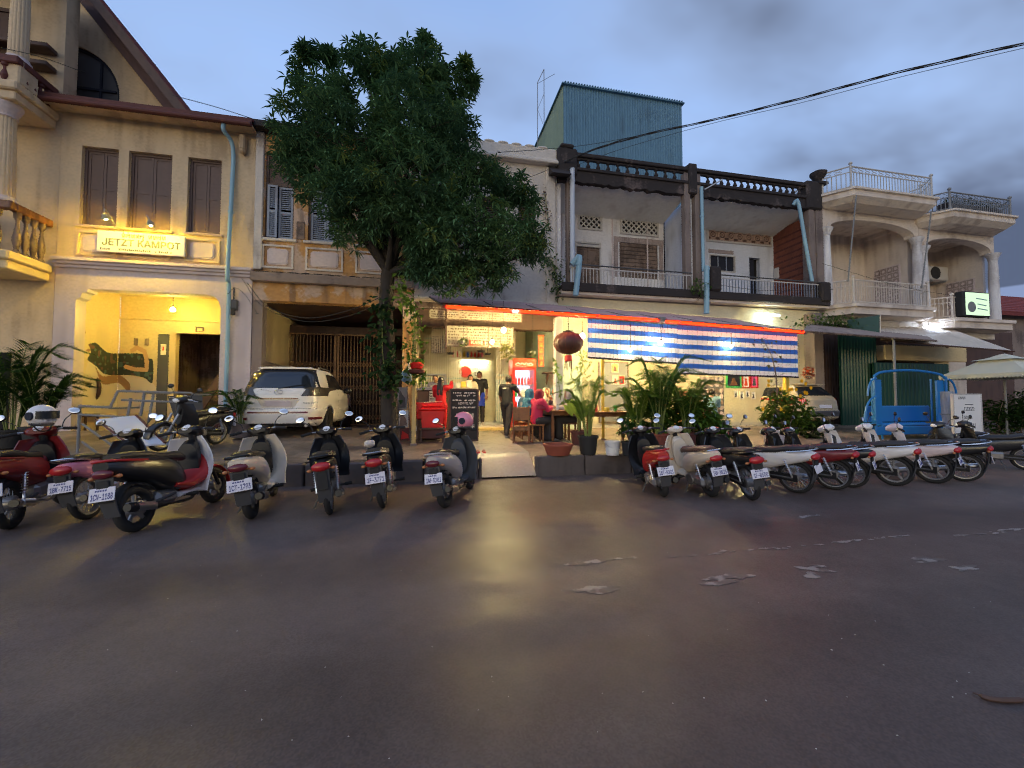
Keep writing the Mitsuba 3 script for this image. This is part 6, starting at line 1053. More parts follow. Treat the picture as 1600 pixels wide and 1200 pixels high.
# ------------------------------------------------------------------ cars
def car(label, x, y, z, deg, L, W2, prof, paintm, arches, kind, Hc):
    t = thing('parked_car', label, 'car'); B = place(x, y, z, math.radians(deg)); e = .40
    pz_ = np.array([p[0] for p in prof]); f = lambda zz, i: np.interp(zz, pz_, [p[i] for p in prof])
    def S(zz, tt, off=0.0):
        x0, x1, hw = f(zz, 1), f(zz, 2), f(zz, 3); cx, a = (x0 + x1) / 2, (x1 - x0) / 2; c, s = np.cos(tt), np.sin(tt)
        return np.array([cx + (a + off) * np.sign(c) * abs(c) ** e, (hw + off) * np.sign(s) * abs(s) ** e, zz])
    tt = np.concatenate([np.linspace(0, .5, 14) ** 1.0 * np.pi / 2 * 2, ]); tt = np.linspace(0, 2 * np.pi, 120, endpoint=False)
    body = loft([[S(zz, q_) for q_ in tt] for zz in pz_])
    cut = [mv(trimesh.creation.cylinder(R_, .5, sections=40), T_(ax, sy * (W2 - .1), R_ - .02 - .04) @ rot(math.pi / 2, [1, 0, 0])) for ax, R_ in arches for sy in (-1, 1)]
    try: body = trimesh.boolean.difference([body] + cut, engine='manifold')
    except Exception as ex: print('boolean', ex)
    add('body', body, paintm, t, M=B, smooth=38)
    def tof(zz, yy=None, xx=None, front=False):
        x0, x1, hw = f(zz, 1), f(zz, 2), f(zz, 3)
        if xx is not None: c = (xx - (x0 + x1) / 2) / ((x1 - x0) / 2); c = np.clip(c, -1, 1); return math.acos(np.sign(c) * abs(c) ** (1 / e))
        s = np.clip(abs(yy) / hw, 0, 1) ** (1 / e); return math.pi - math.asin(s) * np.sign(yy)
    def patch(nm, m, z0, z1, lo, hi, off=.008, by='y', par=t, nz=9, nt=17, sgn=1):      # a panel that lies on the body
        g = []
        for zz in np.linspace(z0, z1, nz):
            k = (zz - z0) / (z1 - z0); a, b = (v(k) if callable(v) else v for v in (lo, hi)); row = []
            for q_ in np.linspace(a, b, nt): row.append(S(zz, tof(zz, yy=q_), off) if by == 'y' else S(zz, sgn * tof(zz, xx=q_), off))
            g.append(row)
        g = np.array(g); i = np.arange(nz * nt).reshape(nz, nt)
        return add(nm, tm(g.reshape(-1, 3), np.concatenate([np.stack([i[:-1, :-1], i[:-1, 1:], i[1:, 1:]], -1).reshape(-1, 3), np.stack([i[:-1, :-1], i[1:, 1:], i[1:, :-1]], -1).reshape(-1, 3)])), m, par, M=B, smooth=True)
    def at_rear(zz, yy, off=.0): return S(zz, tof(zz, yy=yy), off)
    for ax, R_ in arches:
        for sy in (-1, 1):
            w = add('wheel', mv(latheY([(.06, -.1), (.19, -.095), (.235, -.11), (.24, .0), (.235, .11), (.19, .095), (.06, .1)], 30), T_(ax, sy * (W2 - .13), R_ - .05)), 'cast_alloy', t, M=B, smooth=30)
            add('tyre', mv(latheY([(.235, -.11), (R_ - .075, -.12), (R_ - .05, -.09), (R_ - .05, .09), (R_ - .075, .12), (.235, .11)], 34), T_(ax, sy * (W2 - .13), R_ - .05)), 'rubber', w, M=B, smooth=30)
    return t, B, S, patch, at_rear, tof
mat('car_glass', (.008, .011, .018), .06, clearcoat=1.0, specular=.8)
prof = [(.26, .12, 4.62, .78), (.34, .03, 4.70, .88), (.55, 0, 4.73, .925), (.64, .01, 4.72, .93), (.665, .03, 4.70, .925), (.70, .075, 4.68, .92), (.95, .085, 4.60, .92), (1.06, .11, 4.4, .905), (1.14, .15, 3.5, .88), (1.26, .24, 3.1, .84), (1.43, .38, 2.75, .785), (1.55, .49, 2.5, .735), (1.62, .60, 2.35, .665), (1.66, .78, 2.1, .52), (1.685, 1.05, 1.8, .30), (1.69, 1.3, 1.6, .1)]
cx = P(436, 640, 10.1)[0]; CZ = .60
t, B, S, patch, rear, tof = car('white SUV parked with its rear to the road in the garage bay', cx - .03, 10.05, CZ, 90, 4.73, .925, prof, 'p_suv', ((.98, .40), (3.7, .40)), 'suv', 1.67)
w = patch('rear_window', 'car_glass', 1.145, 1.60, lambda k: -.80 + .17 * k, lambda k: .80 - .17 * k)
for sy in (-1, 1):
    patch('rear_light', 'lens_smoke', .965, 1.175, sy * .885, (lambda k: .46 + .12 * k) if sy > 0 else (lambda k: -.46 - .12 * k), .012)
    patch('light_return', 'lens_smoke', .985, 1.155, .17, lambda k: .42 - .1 * k, .012, 'x', nt=9, sgn=-sy)
    patch('side_window', 'car_glass', 1.16, 1.52, lambda k: .95 + .15 * k, lambda k: 3.2 - 1.35 * k * .5, .007, 'x', sgn=sy)
    patch('pillar_trim', 'black', 1.16, 1.53, lambda k: 1.72, lambda k: 1.80, .010, 'x', nt=4, sgn=sy)
    patch('door_handle', 'p_suv', .985, 1.01, 1.45, 1.62, .03, 'x', nt=4, nz=3, sgn=sy)
    patch('door_seam', 'black', .42, 1.07, lambda k: 1.86, lambda k: 1.872, .004, 'x', nt=3, sgn=sy)
    patch('reflector', 'tail_dark', .42, .475, sy * .62, sy * .83, .012, nz=4)
    add('wing_mirror', loft([sec(a, sy * b, 1.13, c, d) for a, b, c, d in ((2.62, 1.02, .03, .05), (2.67, 1.02, .11, .085), (2.74, 1.0, .10, .075), (2.80, .98, .04, .03))]), 'black' if sy < 0 else 'p_suv', t, M=B, smooth=40)
    add('roof_rail', tube(spline([S(1.62, sy * tof(1.62, xx=.9)), S(1.62, sy * tof(1.62, xx=.95)) + [0, 0, .05], S(1.62, sy * tof(1.62, xx=2.0)) + [0, 0, .05], S(1.62, sy * tof(1.62, xx=2.1))], 4), .016, 6), 'steel', t, M=B)
patch('bumper_slot', 'tail_dark', .575, .605, -.62, .62, .006, nz=4); patch('bumper_base', 'black_matt', .262, .345, -.84, .84, .006, nz=4)
patch('hatch_seam', 'grey_dark', .668, .676, -.86, .86, .004, nz=3)
patch('plate_recess', 'p_silver', .70, .885, lambda k: -.32 - .12 * k, lambda k: .32 + .12 * k, .004); patch('number_plate', 'plaster_lilac', .725, .855, -.27, .27, .016); patch('hatch_handle', 'tail_dark', .893, .915, -.40, .40, .02, nz=3)
pc = rear(1.045, 0, .02)
an = np.linspace(0, 2 * np.pi, 25); add('emblem', [tube([(pc[0] - .002, .085 * math.cos(a), pc[2] + .055 * math.sin(a)) for a in an], .007, 5), tube([(pc[0] - .002, .035, pc[2] + .045), (pc[0] - .002, .01, pc[2] - .02), (pc[0] - .002, -.075, pc[2] - .02)], .007, 5)], 'steel', t, M=B)
add('badge', [bx(rear(.80, yy, .006)[0] - .004, rear(.80, yy, .006)[0] + .004, yy - .01, yy + .008, .79, .812) for yy in list(np.linspace(.50, .72, 8)) + list(np.linspace(-.76, -.52, 9))], 'grey', t, None, None, None, 'stuff', M=B)
add('spoiler', loft([sec(a, 0, b, c, d, 20, .5) for a, b, c, d in ((.50, 1.615, .58, .008), (.56, 1.625, .60, .014), (.68, 1.645, .56, .02), (.80, 1.655, .48, .02))]), 'p_suv', t, M=B, smooth=40)
add('wiper', [tube([rear(1.13, .02, .03), rear(1.2, -.30, .028), rear(1.215, -.5, .024)], .009, 5)], 'black', t, M=B); add('roof_fin', hull([(.95, -.02, 1.655), (.95, .02, 1.655), (1.15, 0, 1.665), (1.0, 0, 1.72)]), 'p_suv', t, M=B); add('exhaust_tip', cyl((.02, -.6, .29), (.14, -.6, .30), .035, 10), 'chrome', t, M=B)
# the gold estate on the right
prof2 = [(.28, .12, 4.1, .70), (.36, .02, 4.2, .82), (.55, 0, 4.22, .85), (.62, .05, 4.2, .85), (.88, .08, 4.1, .84), (.96, .13, 3.9, .82), (1.02, .2, 3.2, .79), (1.2, .38, 2.8, .71), (1.36, .55, 2.5, .62), (1.42, .7, 2.3, .52), (1.45, 1.0, 2.0, .3)]
t, B, S, patch, rear, tof = car('dull gold hatchback parked behind the flowering bush', P(1283, 640, 10.6)[0], 10.4, .56, 92, 4.2, .85, prof2, 'p_gold', ((.85, .34), (3.3, .34)), 'hatch', 1.45)
patch('rear_window', 'car_glass', 1.05, 1.33, lambda k: -.66 + .14 * k, lambda k: .66 - .14 * k)
for sy in (-1, 1):
    patch('rear_light', 'tail_red', .76, .97, sy * .83, sy * .60, .012); patch('side_window', 'car_glass', 1.05, 1.33, lambda k: .85 + .2 * k, lambda k: 3.0 - .6 * k, .007, 'x', sgn=sy)
patch('number_plate', 'plate_white', .66, .76, -.24, .24, .014); patch('bumper_strip', 'grey_dark', .40, .58, -.83, .83, .012); patch('hatch_seam', 'black', .625, .633, -.78, .78, .004, nz=3)
add('spoiler', loft([sec(a, 0, b, c, d, 20, .5) for a, b, c, d in ((.46, 1.40, .52, .012), (.6, 1.41, .52, .02), (.75, 1.42, .48, .02))]), 'p_gold', t, M=B, smooth=40); add('wiper', tube([rear(1.07, .02, .03), rear(1.1, -.42, .028)], .009, 5), 'black', t, M=B)
# ------------------------------------------------------------------ foliage
def leafmat(name, trans=.45, rough=.5): scene[name] = {'type': 'principledthin', 'base_color': dict(VC), 'roughness': rough, 'diff_trans': trans, 'spec_trans': 0.0}; return name
leafmat('leaf', .5); leafmat('leaf_dark', .25, .42)
def leaves(base, dirn, up, L, Wd, cols, droop=.25):
    """many leaves as one mesh: a folded blade of six vertices each, drooping along its length"""
    base, dirn, up = (np.asarray(a, float) for a in (base, dirn, up)); n = len(base)
    dirn = dirn / (np.linalg.norm(dirn, axis=1, keepdims=True) + 1e-9); side = np.cross(dirn, up); side /= np.linalg.norm(side, axis=1, keepdims=True) + 1e-9; nor = np.cross(side, dirn)
    L, Wd = np.broadcast_to(L, (n,))[:, None], np.broadcast_to(Wd, (n,))[:, None]; Zd = np.array([0, 0, -1.0])
    m = base + dirn * L * .5 + Zd * L * droop * .22; tip = base + dirn * L * .97 + Zd * L * droop
    q = base + dirn * L * .22 + Zd * L * droop * .05
    v = np.stack([base, q + side * Wd * .38 + nor * Wd * .12, q - side * Wd * .38 + nor * Wd * .12, m + side * Wd * .5 + nor * Wd * .14, m, m - side * Wd * .5 + nor * Wd * .14, tip], 1)
    f = np.array([[0, 4, 1], [0, 2, 4], [1, 4, 3], [2, 5, 4], [3, 4, 6], [4, 5, 6]])
    F = (f[None] + 7 * np.arange(n)[:, None, None]).reshape(-1, 3)
    return v.reshape(-1, 3), F, np.repeat(cols, 7, 0)
def addleaves(nm, par, vfc, m='leaf', **k): return add(nm, (vfc[0], vfc[1]), m, par, color=vfc[2], **k)
def tones(r, n, a, b): t = r.random((n, 1)) ** 1.3; return np.asarray(a) * (1 - t) + np.asarray(b) * t
# ---- the mango tree
t = thing('mango_tree', 'big dark mango tree with drooping leaves in front of the ochre and pale houses', 'tree')
r = np.random.default_rng(11)
lobes = [(500, 130, 52, .2), (578, 122, 52, -.2), (655, 114, 46, .1), (700, 145, 40, .3), (474, 205, 50, .1), (555, 212, 78, -.3), (645, 208, 80, -.5), (708, 212, 44, .2), (508, 282, 48, .2), (548, 295, 60, -.5), (640, 295, 84, -.8), (728, 292, 62, -.2), (782, 288, 42, .5), (556, 345, 44, -.2), (612, 345, 48, -.7),
         (685, 375, 68, -.8), (755, 370, 64, -.5), (810, 358, 46, .1), (835, 395, 30, .3), (705, 425, 40, -.6), (768, 424, 40, -.2), (664, 405, 40, -.6), (455, 252, 28, .3), (822, 318, 26, .5), (740, 128, 10, .3), (428, 192, 10, .2), (570, 74, 12, 0), (665, 68, 14, .1), (480, 84, 12, .2), (610, 92, 14, .1), (420, 200, 7, .2), (725, 100, 9, .2), (515, 88, 10, .2)]
TY0 = 9.3; C_, R_l = [], []
for px, py, rp, dy in lobes: C_.append(P(px, py, TY0 + dy)); R_l.append(rp * (TY0 + dy) / FPX * 1.0)
C_, R_l = np.array(C_), np.array(R_l)
tb = P(609, 690, TY0); tb[2] = float(pz(tb[0], TY0)); fork = P(607, 415, TY0)
add('trunk', rough_up(tube(spline([tb - [0, 0, .1], tb + [0, 0, .15], P(606, 560, TY0), P(603, 480, TY0), fork], 8), np.interp(np.linspace(0, 1, 33), [0, .12, .5, 1], [.24, .19, .165, .14]), 14), .018, 6), 'bark', t, smooth=True)
for i in (0, 1, 3, 4, 6, 9, 10, 11, 14, 15, 16, 18, 20):
    e = C_[i]; mid = fork * .45 + e * .55 + np.array([0, 0, -.25]); add('limb', tube(spline([fork - [0, 0, .15], mid, e], 6), np.linspace(.10, .02, 13), 8), 'bark', t, smooth=True)
cen = []
for c, R in zip(C_, R_l):
    n = int(24 + 400 * R ** 2); d = r.normal(size=(n, 3)); d /= np.linalg.norm(d, axis=1, keepdims=True)
    cen.append(c + d * (R * (r.random(n) ** .38))[:, None] * np.array([1, .95, 1]))
cen = np.vstack(cen); keep = (meshkit.noise(cen * 1.5, 3) > .33) & (meshkit.noise(cen * 3.3, 8) > .30); cen = cen[keep]
def rosette(cs, k=10):
    n = len(cs); B_ = np.repeat(cs, k, 0); N = n * k
    az = np.tile(np.arange(k) * 2.4, n) + np.repeat(r.random(n) * 6.3, k); el = r.uniform(-.6, .75, N)
    D = np.c_[np.cos(az) * np.cos(el), np.sin(az) * np.cos(el), np.sin(el)]
    tone = np.repeat(meshkit.noise(cs * 1.3, 9), k)[:, None]; young = np.repeat((meshkit.noise(cs * 2.1, 5) > .74), k)[:, None]
    col_ = np.array([.055, .125, .075]) * (1 - tone) + np.array([.15, .27, .11]) * tone
    col_ = np.where(young & (r.random((N, 1)) < .5), [.20, .27, .08], col_) * r.uniform(.75, 1.25, (N, 1))
    return leaves(B_ + D * .02, D, np.tile([0, 0, 1.0], (N, 1)), r.uniform(.14, .23, N), r.uniform(.036, .054, N), col_, r.uniform(.05, .5, N)[:, None])
order = np.argsort(cen[:, 1] + .25 * np.abs(cen[:, 2] - 4)); near = order[:230]; far = order[230:]
print('rosettes', len(cen))
addleaves('foliage', t, rosette(cen[far]), 'leaf_dark', kind='stuff')
for i in near: addleaves('leaf_cluster', t, rosette(cen[i:i + 1], 11), 'leaf_dark')
add('twig_set', [tube([c, c + (C_[np.argmin(np.linalg.norm(C_ - c, axis=1))] - c) * .6], [.006, .012], 4) for c in cen[::14]], 'bark', t, None, None, None, 'stuff')
# ---- general bushes and palms
def bush(name, label, cat, c, rad, n, L, W_l, ca, cb, pot=None, seed=0, mat_='leaf', stems=5, k=5, droop=.3, group=None, base=None):
    t = thing(name, label, cat, group); r = np.random.default_rng(seed); d = r.normal(size=(n, 3)); d /= np.linalg.norm(d, axis=1, keepdims=True)
    p_ = np.asarray(c) + d * (r.random(n) ** .45)[:, None] * np.asarray(rad); p_ = p_[meshkit.noise(p_ * 3.1, seed) > .22]; n = len(p_)
    B_ = np.repeat(p_, k, 0); N = n * k; az = r.random(N) * 6.3; el = r.uniform(-.5, .7, N); D = np.c_[np.cos(az) * np.cos(el), np.sin(az) * np.cos(el), np.sin(el)]
    addleaves('foliage', t, leaves(B_, D, np.tile([0, 0, 1.0], (N, 1)), r.uniform(.7, 1.2, N) * L, r.uniform(.8, 1.2, N) * W_l, tones(r, N, ca, cb), droop), mat_, kind='stuff')
    b0 = np.asarray(base if base is not None else (c[0], c[1], c[2] - rad[2] * 1.05))
    for i in range(stems): add('stem', tube(spline([b0 + r.normal(0, .03, 3) * [1, 1, 0], (b0 + p_[i * 3]) / 2 + r.normal(0, .05, 3), p_[i * 3]], 4), np.linspace(.018, .006, 9), 5), 'wood_old', t)
    if pot: add('pot', lathe(pot[1], pot[0], 18), pot[2], t, smooth=40); add('soil', cyl(np.asarray(pot[0]) + [0, 0, pot[1][-2][1] - .06], np.asarray(pot[0]) + [0, 0, pot[1][-2][1] - .04], pot[1][-1][0] * .93, 16), 'soil', t)
    return t
def potprof(r0, r1, h): return [(r0 * .9, 0), (r0, .01), (r1 * .96, h * .86), (r1 * 1.06, h * .88), (r1 * 1.06, h), (r1 * .95, h), (r1 * .9, h - .08)]
def palm(label, base, n, H, spread, ca, cb, seed, pot=None, lw=.019, ll=.27, up=1.0):
    t = thing('areca_palm', label, 'palm'); r = np.random.default_rng(seed); base = np.asarray(base, float)
    for i in range(n):
        az = i * 2.4 + r.uniform(-.4, .4); hh = H * r.uniform(.55, 1.0); sp = spread * r.uniform(.5, 1.1)
        o = base + np.array([math.cos(az), math.sin(az), 0]) * .05; d = np.array([math.cos(az), math.sin(az), 0])
        pts = spline([o, o + d * sp * .14 + [0, 0, hh * .5], o + d * sp * .45 + [0, 0, hh * .93], o + d * sp * .95 + [0, 0, hh * .9]], 9)
        fr = add('frond', tube(pts, np.linspace(.011, .003, len(pts)), 5), 'leaf_stalk', t)
        q0 = pts[7:]; t0_ = np.gradient(q0, axis=0); u_ = np.linspace(0, len(q0) - 1.01, 34); i_ = u_.astype(int); q = q0[i_] + (q0[i_ + 1] - q0[i_]) * (u_ - i_)[:, None]; tq = t0_[i_]; tl_ = np.tile(np.sin(np.linspace(.5, 2.9, 34)) * .75 + .25, 2); tq /= np.linalg.norm(tq, axis=1, keepdims=True)
        sd = np.cross(tq, [0, 0, 1.0]); sd /= np.linalg.norm(sd, axis=1, keepdims=True) + 1e-9; B_ = np.vstack([q, q]); D = np.vstack([tq * .75 + sd * .75, tq * .75 - sd * .75]) + np.array([0, 0, .22]); N = len(B_)
        addleaves('leaflet_set', fr, leaves(B_, D, np.tile([0, 0, 1.0], (N, 1)), r.uniform(.8, 1.1, N) * ll * tl_, lw, tones(r, N, ca, cb), .22))
    if pot: add('pot', lathe(pot[1], pot[0], 18), pot[2], t, smooth=40); add('soil', cyl(np.asarray(pot[0]) + [0, 0, pot[1][-2][1] - .06], np.asarray(pot[0]) + [0, 0, pot[1][-2][1] - .04], pot[1][-1][0] * .93, 16), 'soil', t)
    return t
mat('bark', stain((.034, .026, .021), (.014, .011, .010), 3, .8), .85, lambda p, n, uv: fbm(p.x * 14, p.y * 14, p.z * 5, 3) * .02, 1.0, 3e-3); mat('leaf_stalk', (.16, .20, .05), .5)
GA, GB = (.045, .11, .018), (.16, .26, .04); DA, DB = (.02, .06, .014), (.07, .14, .03)
g = GP(922, 711); palm('potted palm in a dark pot at the kerb right of the diners', g + [0, .1, .34], 11, 1.25, .72, GA, GB, 1, (g + [0, .1, 0], potprof(.15, .2, .38), 'black_matt'))
g = GP(908, 700); t = thing('broad_leaf_plant', 'plant with broad pale green leaves behind the dark palm pot', 'plant'); r = np.random.default_rng(2); n = 9; b = np.tile(P(905, 655, g[1] + .5), (n, 1)); az = np.arange(n) * 2.4
addleaves('leaf_set', t, leaves(b + r.normal(0, .05, (n, 3)), np.c_[np.cos(az) * .6, np.sin(az) * .6, np.full(n, 1.0)], np.tile([0, -1.0, .3], (n, 1)), r.uniform(.45, .85, n), .19, tones(r, n, (.16, .26, .04), (.3, .38, .07)), .25)); add('stalk', [tube([(b[0, 0], b[0, 1], g[2] + .3), b[0] + [.05 * math.cos(a), .05 * math.sin(a), .05]], .014, 5) for a in az[:5]], 'leaf_stalk', t); add('pot', lathe(potprof(.17, .2, .34), (b[0, 0], b[0, 1], g[2]), 16), 'rust', t, smooth=40)
g = GP(872, 711); t = thing('red_basin', 'low wide terracotta red planter at the edge of the kerb', 'planter'); add('bowl', lathe([(.19, 0), (.22, .01), (.285, .18), (.30, .19), (.30, .22), (.265, .22), (.25, .15)], g, 22), 'terracotta', t, smooth=40); add('soil', cyl(g + [0, 0, .14], g + [0, 0, .155], .25, 20), 'soil', t)
g = GP(957, 711); t = thing('white_bucket', 'white plastic bucket standing on the kerb', 'bucket'); add('body', lathe([(.12, 0), (.125, .01), (.145, .25), (.155, .255), (.155, .285), (.14, .285), (.135, .04)], g, 22), 'white', t, smooth=40); add('handle', tube([g + [.155 * math.cos(a), -.155 * math.sin(a) * .5 - .03, .25 - .1 * math.sin(a)] for a in np.linspace(0, np.pi, 12)], .005, 5), 'steel', t)
g = GP(985, 712); bush('potted_shrub', 'small dark shrub in a pot between the bucket and the red scooter', 'plant', g + [0, 0, .62], (.28, .25, .3), 60, .14, .05, DA, DB, (g, potprof(.14, .17, .28), 'black_matt'), 5)
for i, (px, py, hh, sp, n, lab) in enumerate(((1040, 704, 1.75, 1.0, 17, 'tallest green palm in the middle of the palm clump'), (1005, 702, 1.15, .8, 13, 'low palm at the left of the palm clump'), (1085, 702, 1.3, .9, 14, 'palm at the right of the palm clump'), (1062, 690, 1.6, .8, 13, 'palm standing at the back of the palm clump'))):
    g = GP(px, py) + np.array([0, .25 + .35 * (i == 3), 0]); palm(lab, g + [0, 0, .3], n, hh, sp, DA if i % 2 == 0 else GA, DB if i == 0 else GB, 20 + i, (g, potprof(.16, .2, .34), ['terracotta', 'black_matt', 'rust', 'black_matt'][i]), .027, .30)
for i, (px, py, rr_, lab) in enumerate(((1020, 648, .55, 'leafy green shrub at the left of the palm clump'), (1080, 645, .58, 'leafy green shrub at the right of the palm clump'), (1118, 672, .36, 'low leafy shrub between the palm clump and the wooden bench'))):
    g = GP(px, 700) + np.array([0, .45, 0]); bush('leafy_shrub', lab, 'bush', P(px, py, g[1]), (rr_, rr_ * .8, rr_), 330, .17, .07, (.035, .10, .018), (.14, .24, .04), (g, potprof(.15, .19, .32), 'black_matt'), 120 + i)
g = GP(1228, 700) + np.array([0, .3, 0]); t = bush('flowering_bush', 'leafy bush with yellow flowers in front of the gold car', 'bush', P(1228, 645, g[1]), (.62, .5, .52), 330, .13, .065, (.03, .085, .014), (.15, .2, .03), (g, potprof(.2, .26, .4), 'plaster_lilac'), 8)
r = np.random.default_rng(6)
for i in range(14):
    c = P(1228 + r.uniform(-38, 40), 615 + r.uniform(-22, 25), g[1] - .4 + .1 * r.random()); n = 6; az = np.arange(n) * 1.047; D = np.c_[np.cos(az), np.full(n, -.5), np.sin(az)]
    addleaves('flower', t, leaves(np.tile(c, (n, 1)), D, np.tile([0, -1.0, 0], (n, 1)), .06, .045, np.tile([.75, .42, .02], (n, 1)), .05))
bt_ = [P(1215, 630, g[1]), P(1212, 585, g[1] - .1), P(1205, 555, g[1] - .15), P(1192, 530, g[1] - .15)]; add('tall_branch', tube(spline(bt_, 5), np.linspace(.018, .006, 16), 5), 'wood_old', t)
q = spline(bt_, 12); q = np.vstack([q + r.normal(0, [.16, .06, .08], q.shape) for _ in range(2)]); N = len(q); az = r.random(N) * 6.3; addleaves('branch_leaf_set', t, leaves(q, np.c_[np.cos(az), np.sin(az), r.uniform(-.6, .5, N)], np.tile([0, 0, 1.0], (N, 1)), r.uniform(.07, .13, N), .05, tones(r, N, (.09, .07, .03), (.16, .17, .05)), .3))
g2 = GP(1262, 690) + np.array([0, .6, 0]); bush('dark_bush', 'dark green bush low in front of the gold car', 'bush', P(1268, 665, g2[1]), (.55, .4, .36), 230, .12, .06, (.012, .03, .012), (.05, .08, .02), None, 9)
bush('red_flower_spray', 'spray of small red orange flowers at the right end of the blind', 'plant', P(1262, 580, 10.2), (.24, .15, .2), 45, .07, .045, (.35, .05, .02), (.6, .16, .06), None, 10, stems=4)
for i, (px, py, rp, dY, lab) in enumerate(((1556, 655, 34, 9.2, 'rounded dark hedge bush beside the white sign board'), (1592, 650, 30, 9.0, 'dark hedge bush cut by the right edge of the frame'), (1600, 630, 26, 10.2, 'taller bush behind the hedge at the right edge'))):
    c = P(px, py, dY); R = rp * dY / FPX * 1.25; zb_ = float(pz(c[0], dY)); bush('hedge_bush', lab, 'bush', (c[0], dY, (zb_ + c[2] + R) / 2), (R * 1.1, R, (c[2] + R - zb_) / 2), 300, .12, .06, (.012, .035, .012), (.045, .08, .02), None, 30 + i, base=(c[0], dY, zb_))
for i, (px, py, hh, sp, lab) in enumerate(((22, 700, 1.5, .75, 'large dark palm in front of the mansion at the left edge'), (-25, 705, 2.1, 1.0, 'palm half cut off by the left edge'))):
    g = GP(px, py) + np.array([0, .5, 0]); palm(lab, g + [0, 0, .1], 18, hh, sp, (.010, .032, .009), (.045, .09, .016), 40 + i, (g, potprof(.2, .26, .36), 'black_matt'), .028, .34)
g = GP(345, 690) + np.array([0, .9, 0]); palm('fern like palm between the white pillar and the white car', g + [0, 0, .25], 16, .85, .7, (.02, .055, .015), (.07, .13, .03), 50, (g, potprof(.18, .24, .32), 'concrete'), .025, .22)
# creepers and hanging plants
def creeper(label, pts, spread, n, L, ca, cb, seed, name='creeper', W_l=.7):
    t = thing(name, label, 'plant'); r = np.random.default_rng(seed); p_ = spline(pts, 8); add('vine', tube(p_, .01, 5), 'leaf_stalk', t)
    q = p_[r.integers(0, len(p_), n)] + r.normal(0, 1, (n, 3)) * np.asarray(spread); az = r.random(n) * 6.3; addleaves('leaf_set', t, leaves(q, np.c_[np.cos(az), np.sin(az) - .4, r.uniform(-1.1, .3, n)], np.tile([0, -.6, .8], (n, 1)), r.uniform(.7, 1.2, n) * L, L * W_l, tones(r, n, ca, cb), .3), kind='stuff'); return t
creeper('yellow green creeper wound round the yellow wooden post', [P(640, 470, 9.45), P(648, 500, 9.4), P(645, 560, 9.4), P(652, 590, 9.4)], (.11, .06, .12), 260, .10, GA, GB, 60)
creeper('dark creeper hanging around the lower mango trunk', [P(600, 470, 9.1), P(597, 520, 9.05), P(600, 570, 9.05), P(612, 600, 9.05)], (.16, .10, .13), 300, .14, (.012, .03, .012), (.05, .085, .03), 61)
creeper('big pale leaves on the trunk just above the awning corner', [P(622, 430, 9.1), P(628, 455, 9.05), P(630, 475, 9.05)], (.09, .05, .1), 42, .15, (.10, .18, .03), (.2, .28, .06), 62)
creeper('thin creeper with spotted leaves on the thick white post', [P(866, 560, 9.75), P(872, 590, 9.75), P(876, 625, 9.75)], (.05, .03, .1), 50, .075, GA, GB, 63)
creeper('creeper trailing beside the round lantern', [P(905, 540, 9.6), P(910, 570, 9.6), P(903, 600, 9.6)], (.12, .06, .1), 150, .07, (.10, .14, .04), (.3, .34, .1), 64)
creeper('weeds growing at the left end of the white balcony', [P(862, 405, 11.9), P(868, 430, 11.85), P(872, 455, 11.8)], (.16, .06, .14), 200, .10, (.03, .06, .02), (.12, .17, .06), 65)
creeper('green weeds between the two balcony slabs', [P(1090, 440, 11.5), P(1093, 455, 11.5)], (.14, .05, .12), 110, .08, (.04, .08, .02), (.1, .16, .04), 66)
creeper('leafy weeds spreading on top of the grey sheet awning', [P(1260, 505, 11.2), P(1300, 500, 11.2), P(1325, 506, 11.0)], (.35, .15, .12), 320, .10, (.03, .06, .015), (.10, .14, .04), 67)
creeper('dry brown stain of roots on the corner of the pale house', [P(850, 300, 11.9), P(855, 330, 11.9), P(858, 360, 11.9)], (.06, .02, .12), 70, .07, (.06, .03, .02), (.12, .06, .04), 68)
for i, (px, py, Y, s, lab) in enumerate(((724, 535, 11.0, .13, 'small hanging plant left of the red plate'), (793, 548, 11.2, .24, 'large hanging fern above the walking man'), (832, 552, 11.45, .13, 'small hanging plant left of the red banner'))):
    c = P(px, py, Y); t = bush('hanging_plant', lab, 'plant', c, (s, s, s * (1.35 if i == 1 else .8)), 90 if i == 1 else 45, .09, .03, (.06, .10, .02) if i != 1 else (.18, .19, .04), (.14, .18, .04) if i != 1 else (.34, .33, .09), None, 70 + i, stems=2, base=c); add('pot', lathe([(.05, -.05), (.08, 0), (.09, .07), (.07, .07)], c - [0, 0, .02], 12), 'white_dirty', t); add('hanger', tube([c + [0, 0, .05], (c[0], c[1], 4.0)], .005, 4), 'black', t)
for nm_, tk, (xa, xb) in LEAFJOBS:
    r = np.random.default_rng(90); n = 420; q = np.c_[r.uniform(xa, xb, n), FY - .4 + r.normal(0, .09, n), 8.98 + np.abs(r.normal(0, .13, n))]; az = r.random(n) * 6.3
    addleaves('leaf_set', tk, leaves(q, np.c_[np.cos(az), np.sin(az), r.uniform(0, 1, n)], np.tile([0, 0, 1.0], (n, 1)), .12, .05, tones(r, n, (.02, .045, .02), (.06, .10, .04)), .3), kind='stuff')
t = thing('wrapped_post', 'pale bundle of dry stalks among the flowering bush', 'plant'); c = P(1250, 640, 8.9); add('stalk_bundle', [tube([c + [.05 * math.cos(k), .05 * math.sin(k), -.25], c + [.09 * math.cos(k * 1.3), .06 * math.sin(k), .28 + .05 * math.sin(k * 3)]], [.018, .008], 5) for k in range(9)], 'paper', t); add('band', tube([c + [.07 * math.cos(a), .07 * math.sin(a), -.05] for a in np.linspace(0, 6.3, 12)], .012, 5), 'wood', t)
t = thing('red_sandals', 'pair of red sandals left on the kerb beside the ramp', 'sandals'); c = GP(752, 709)
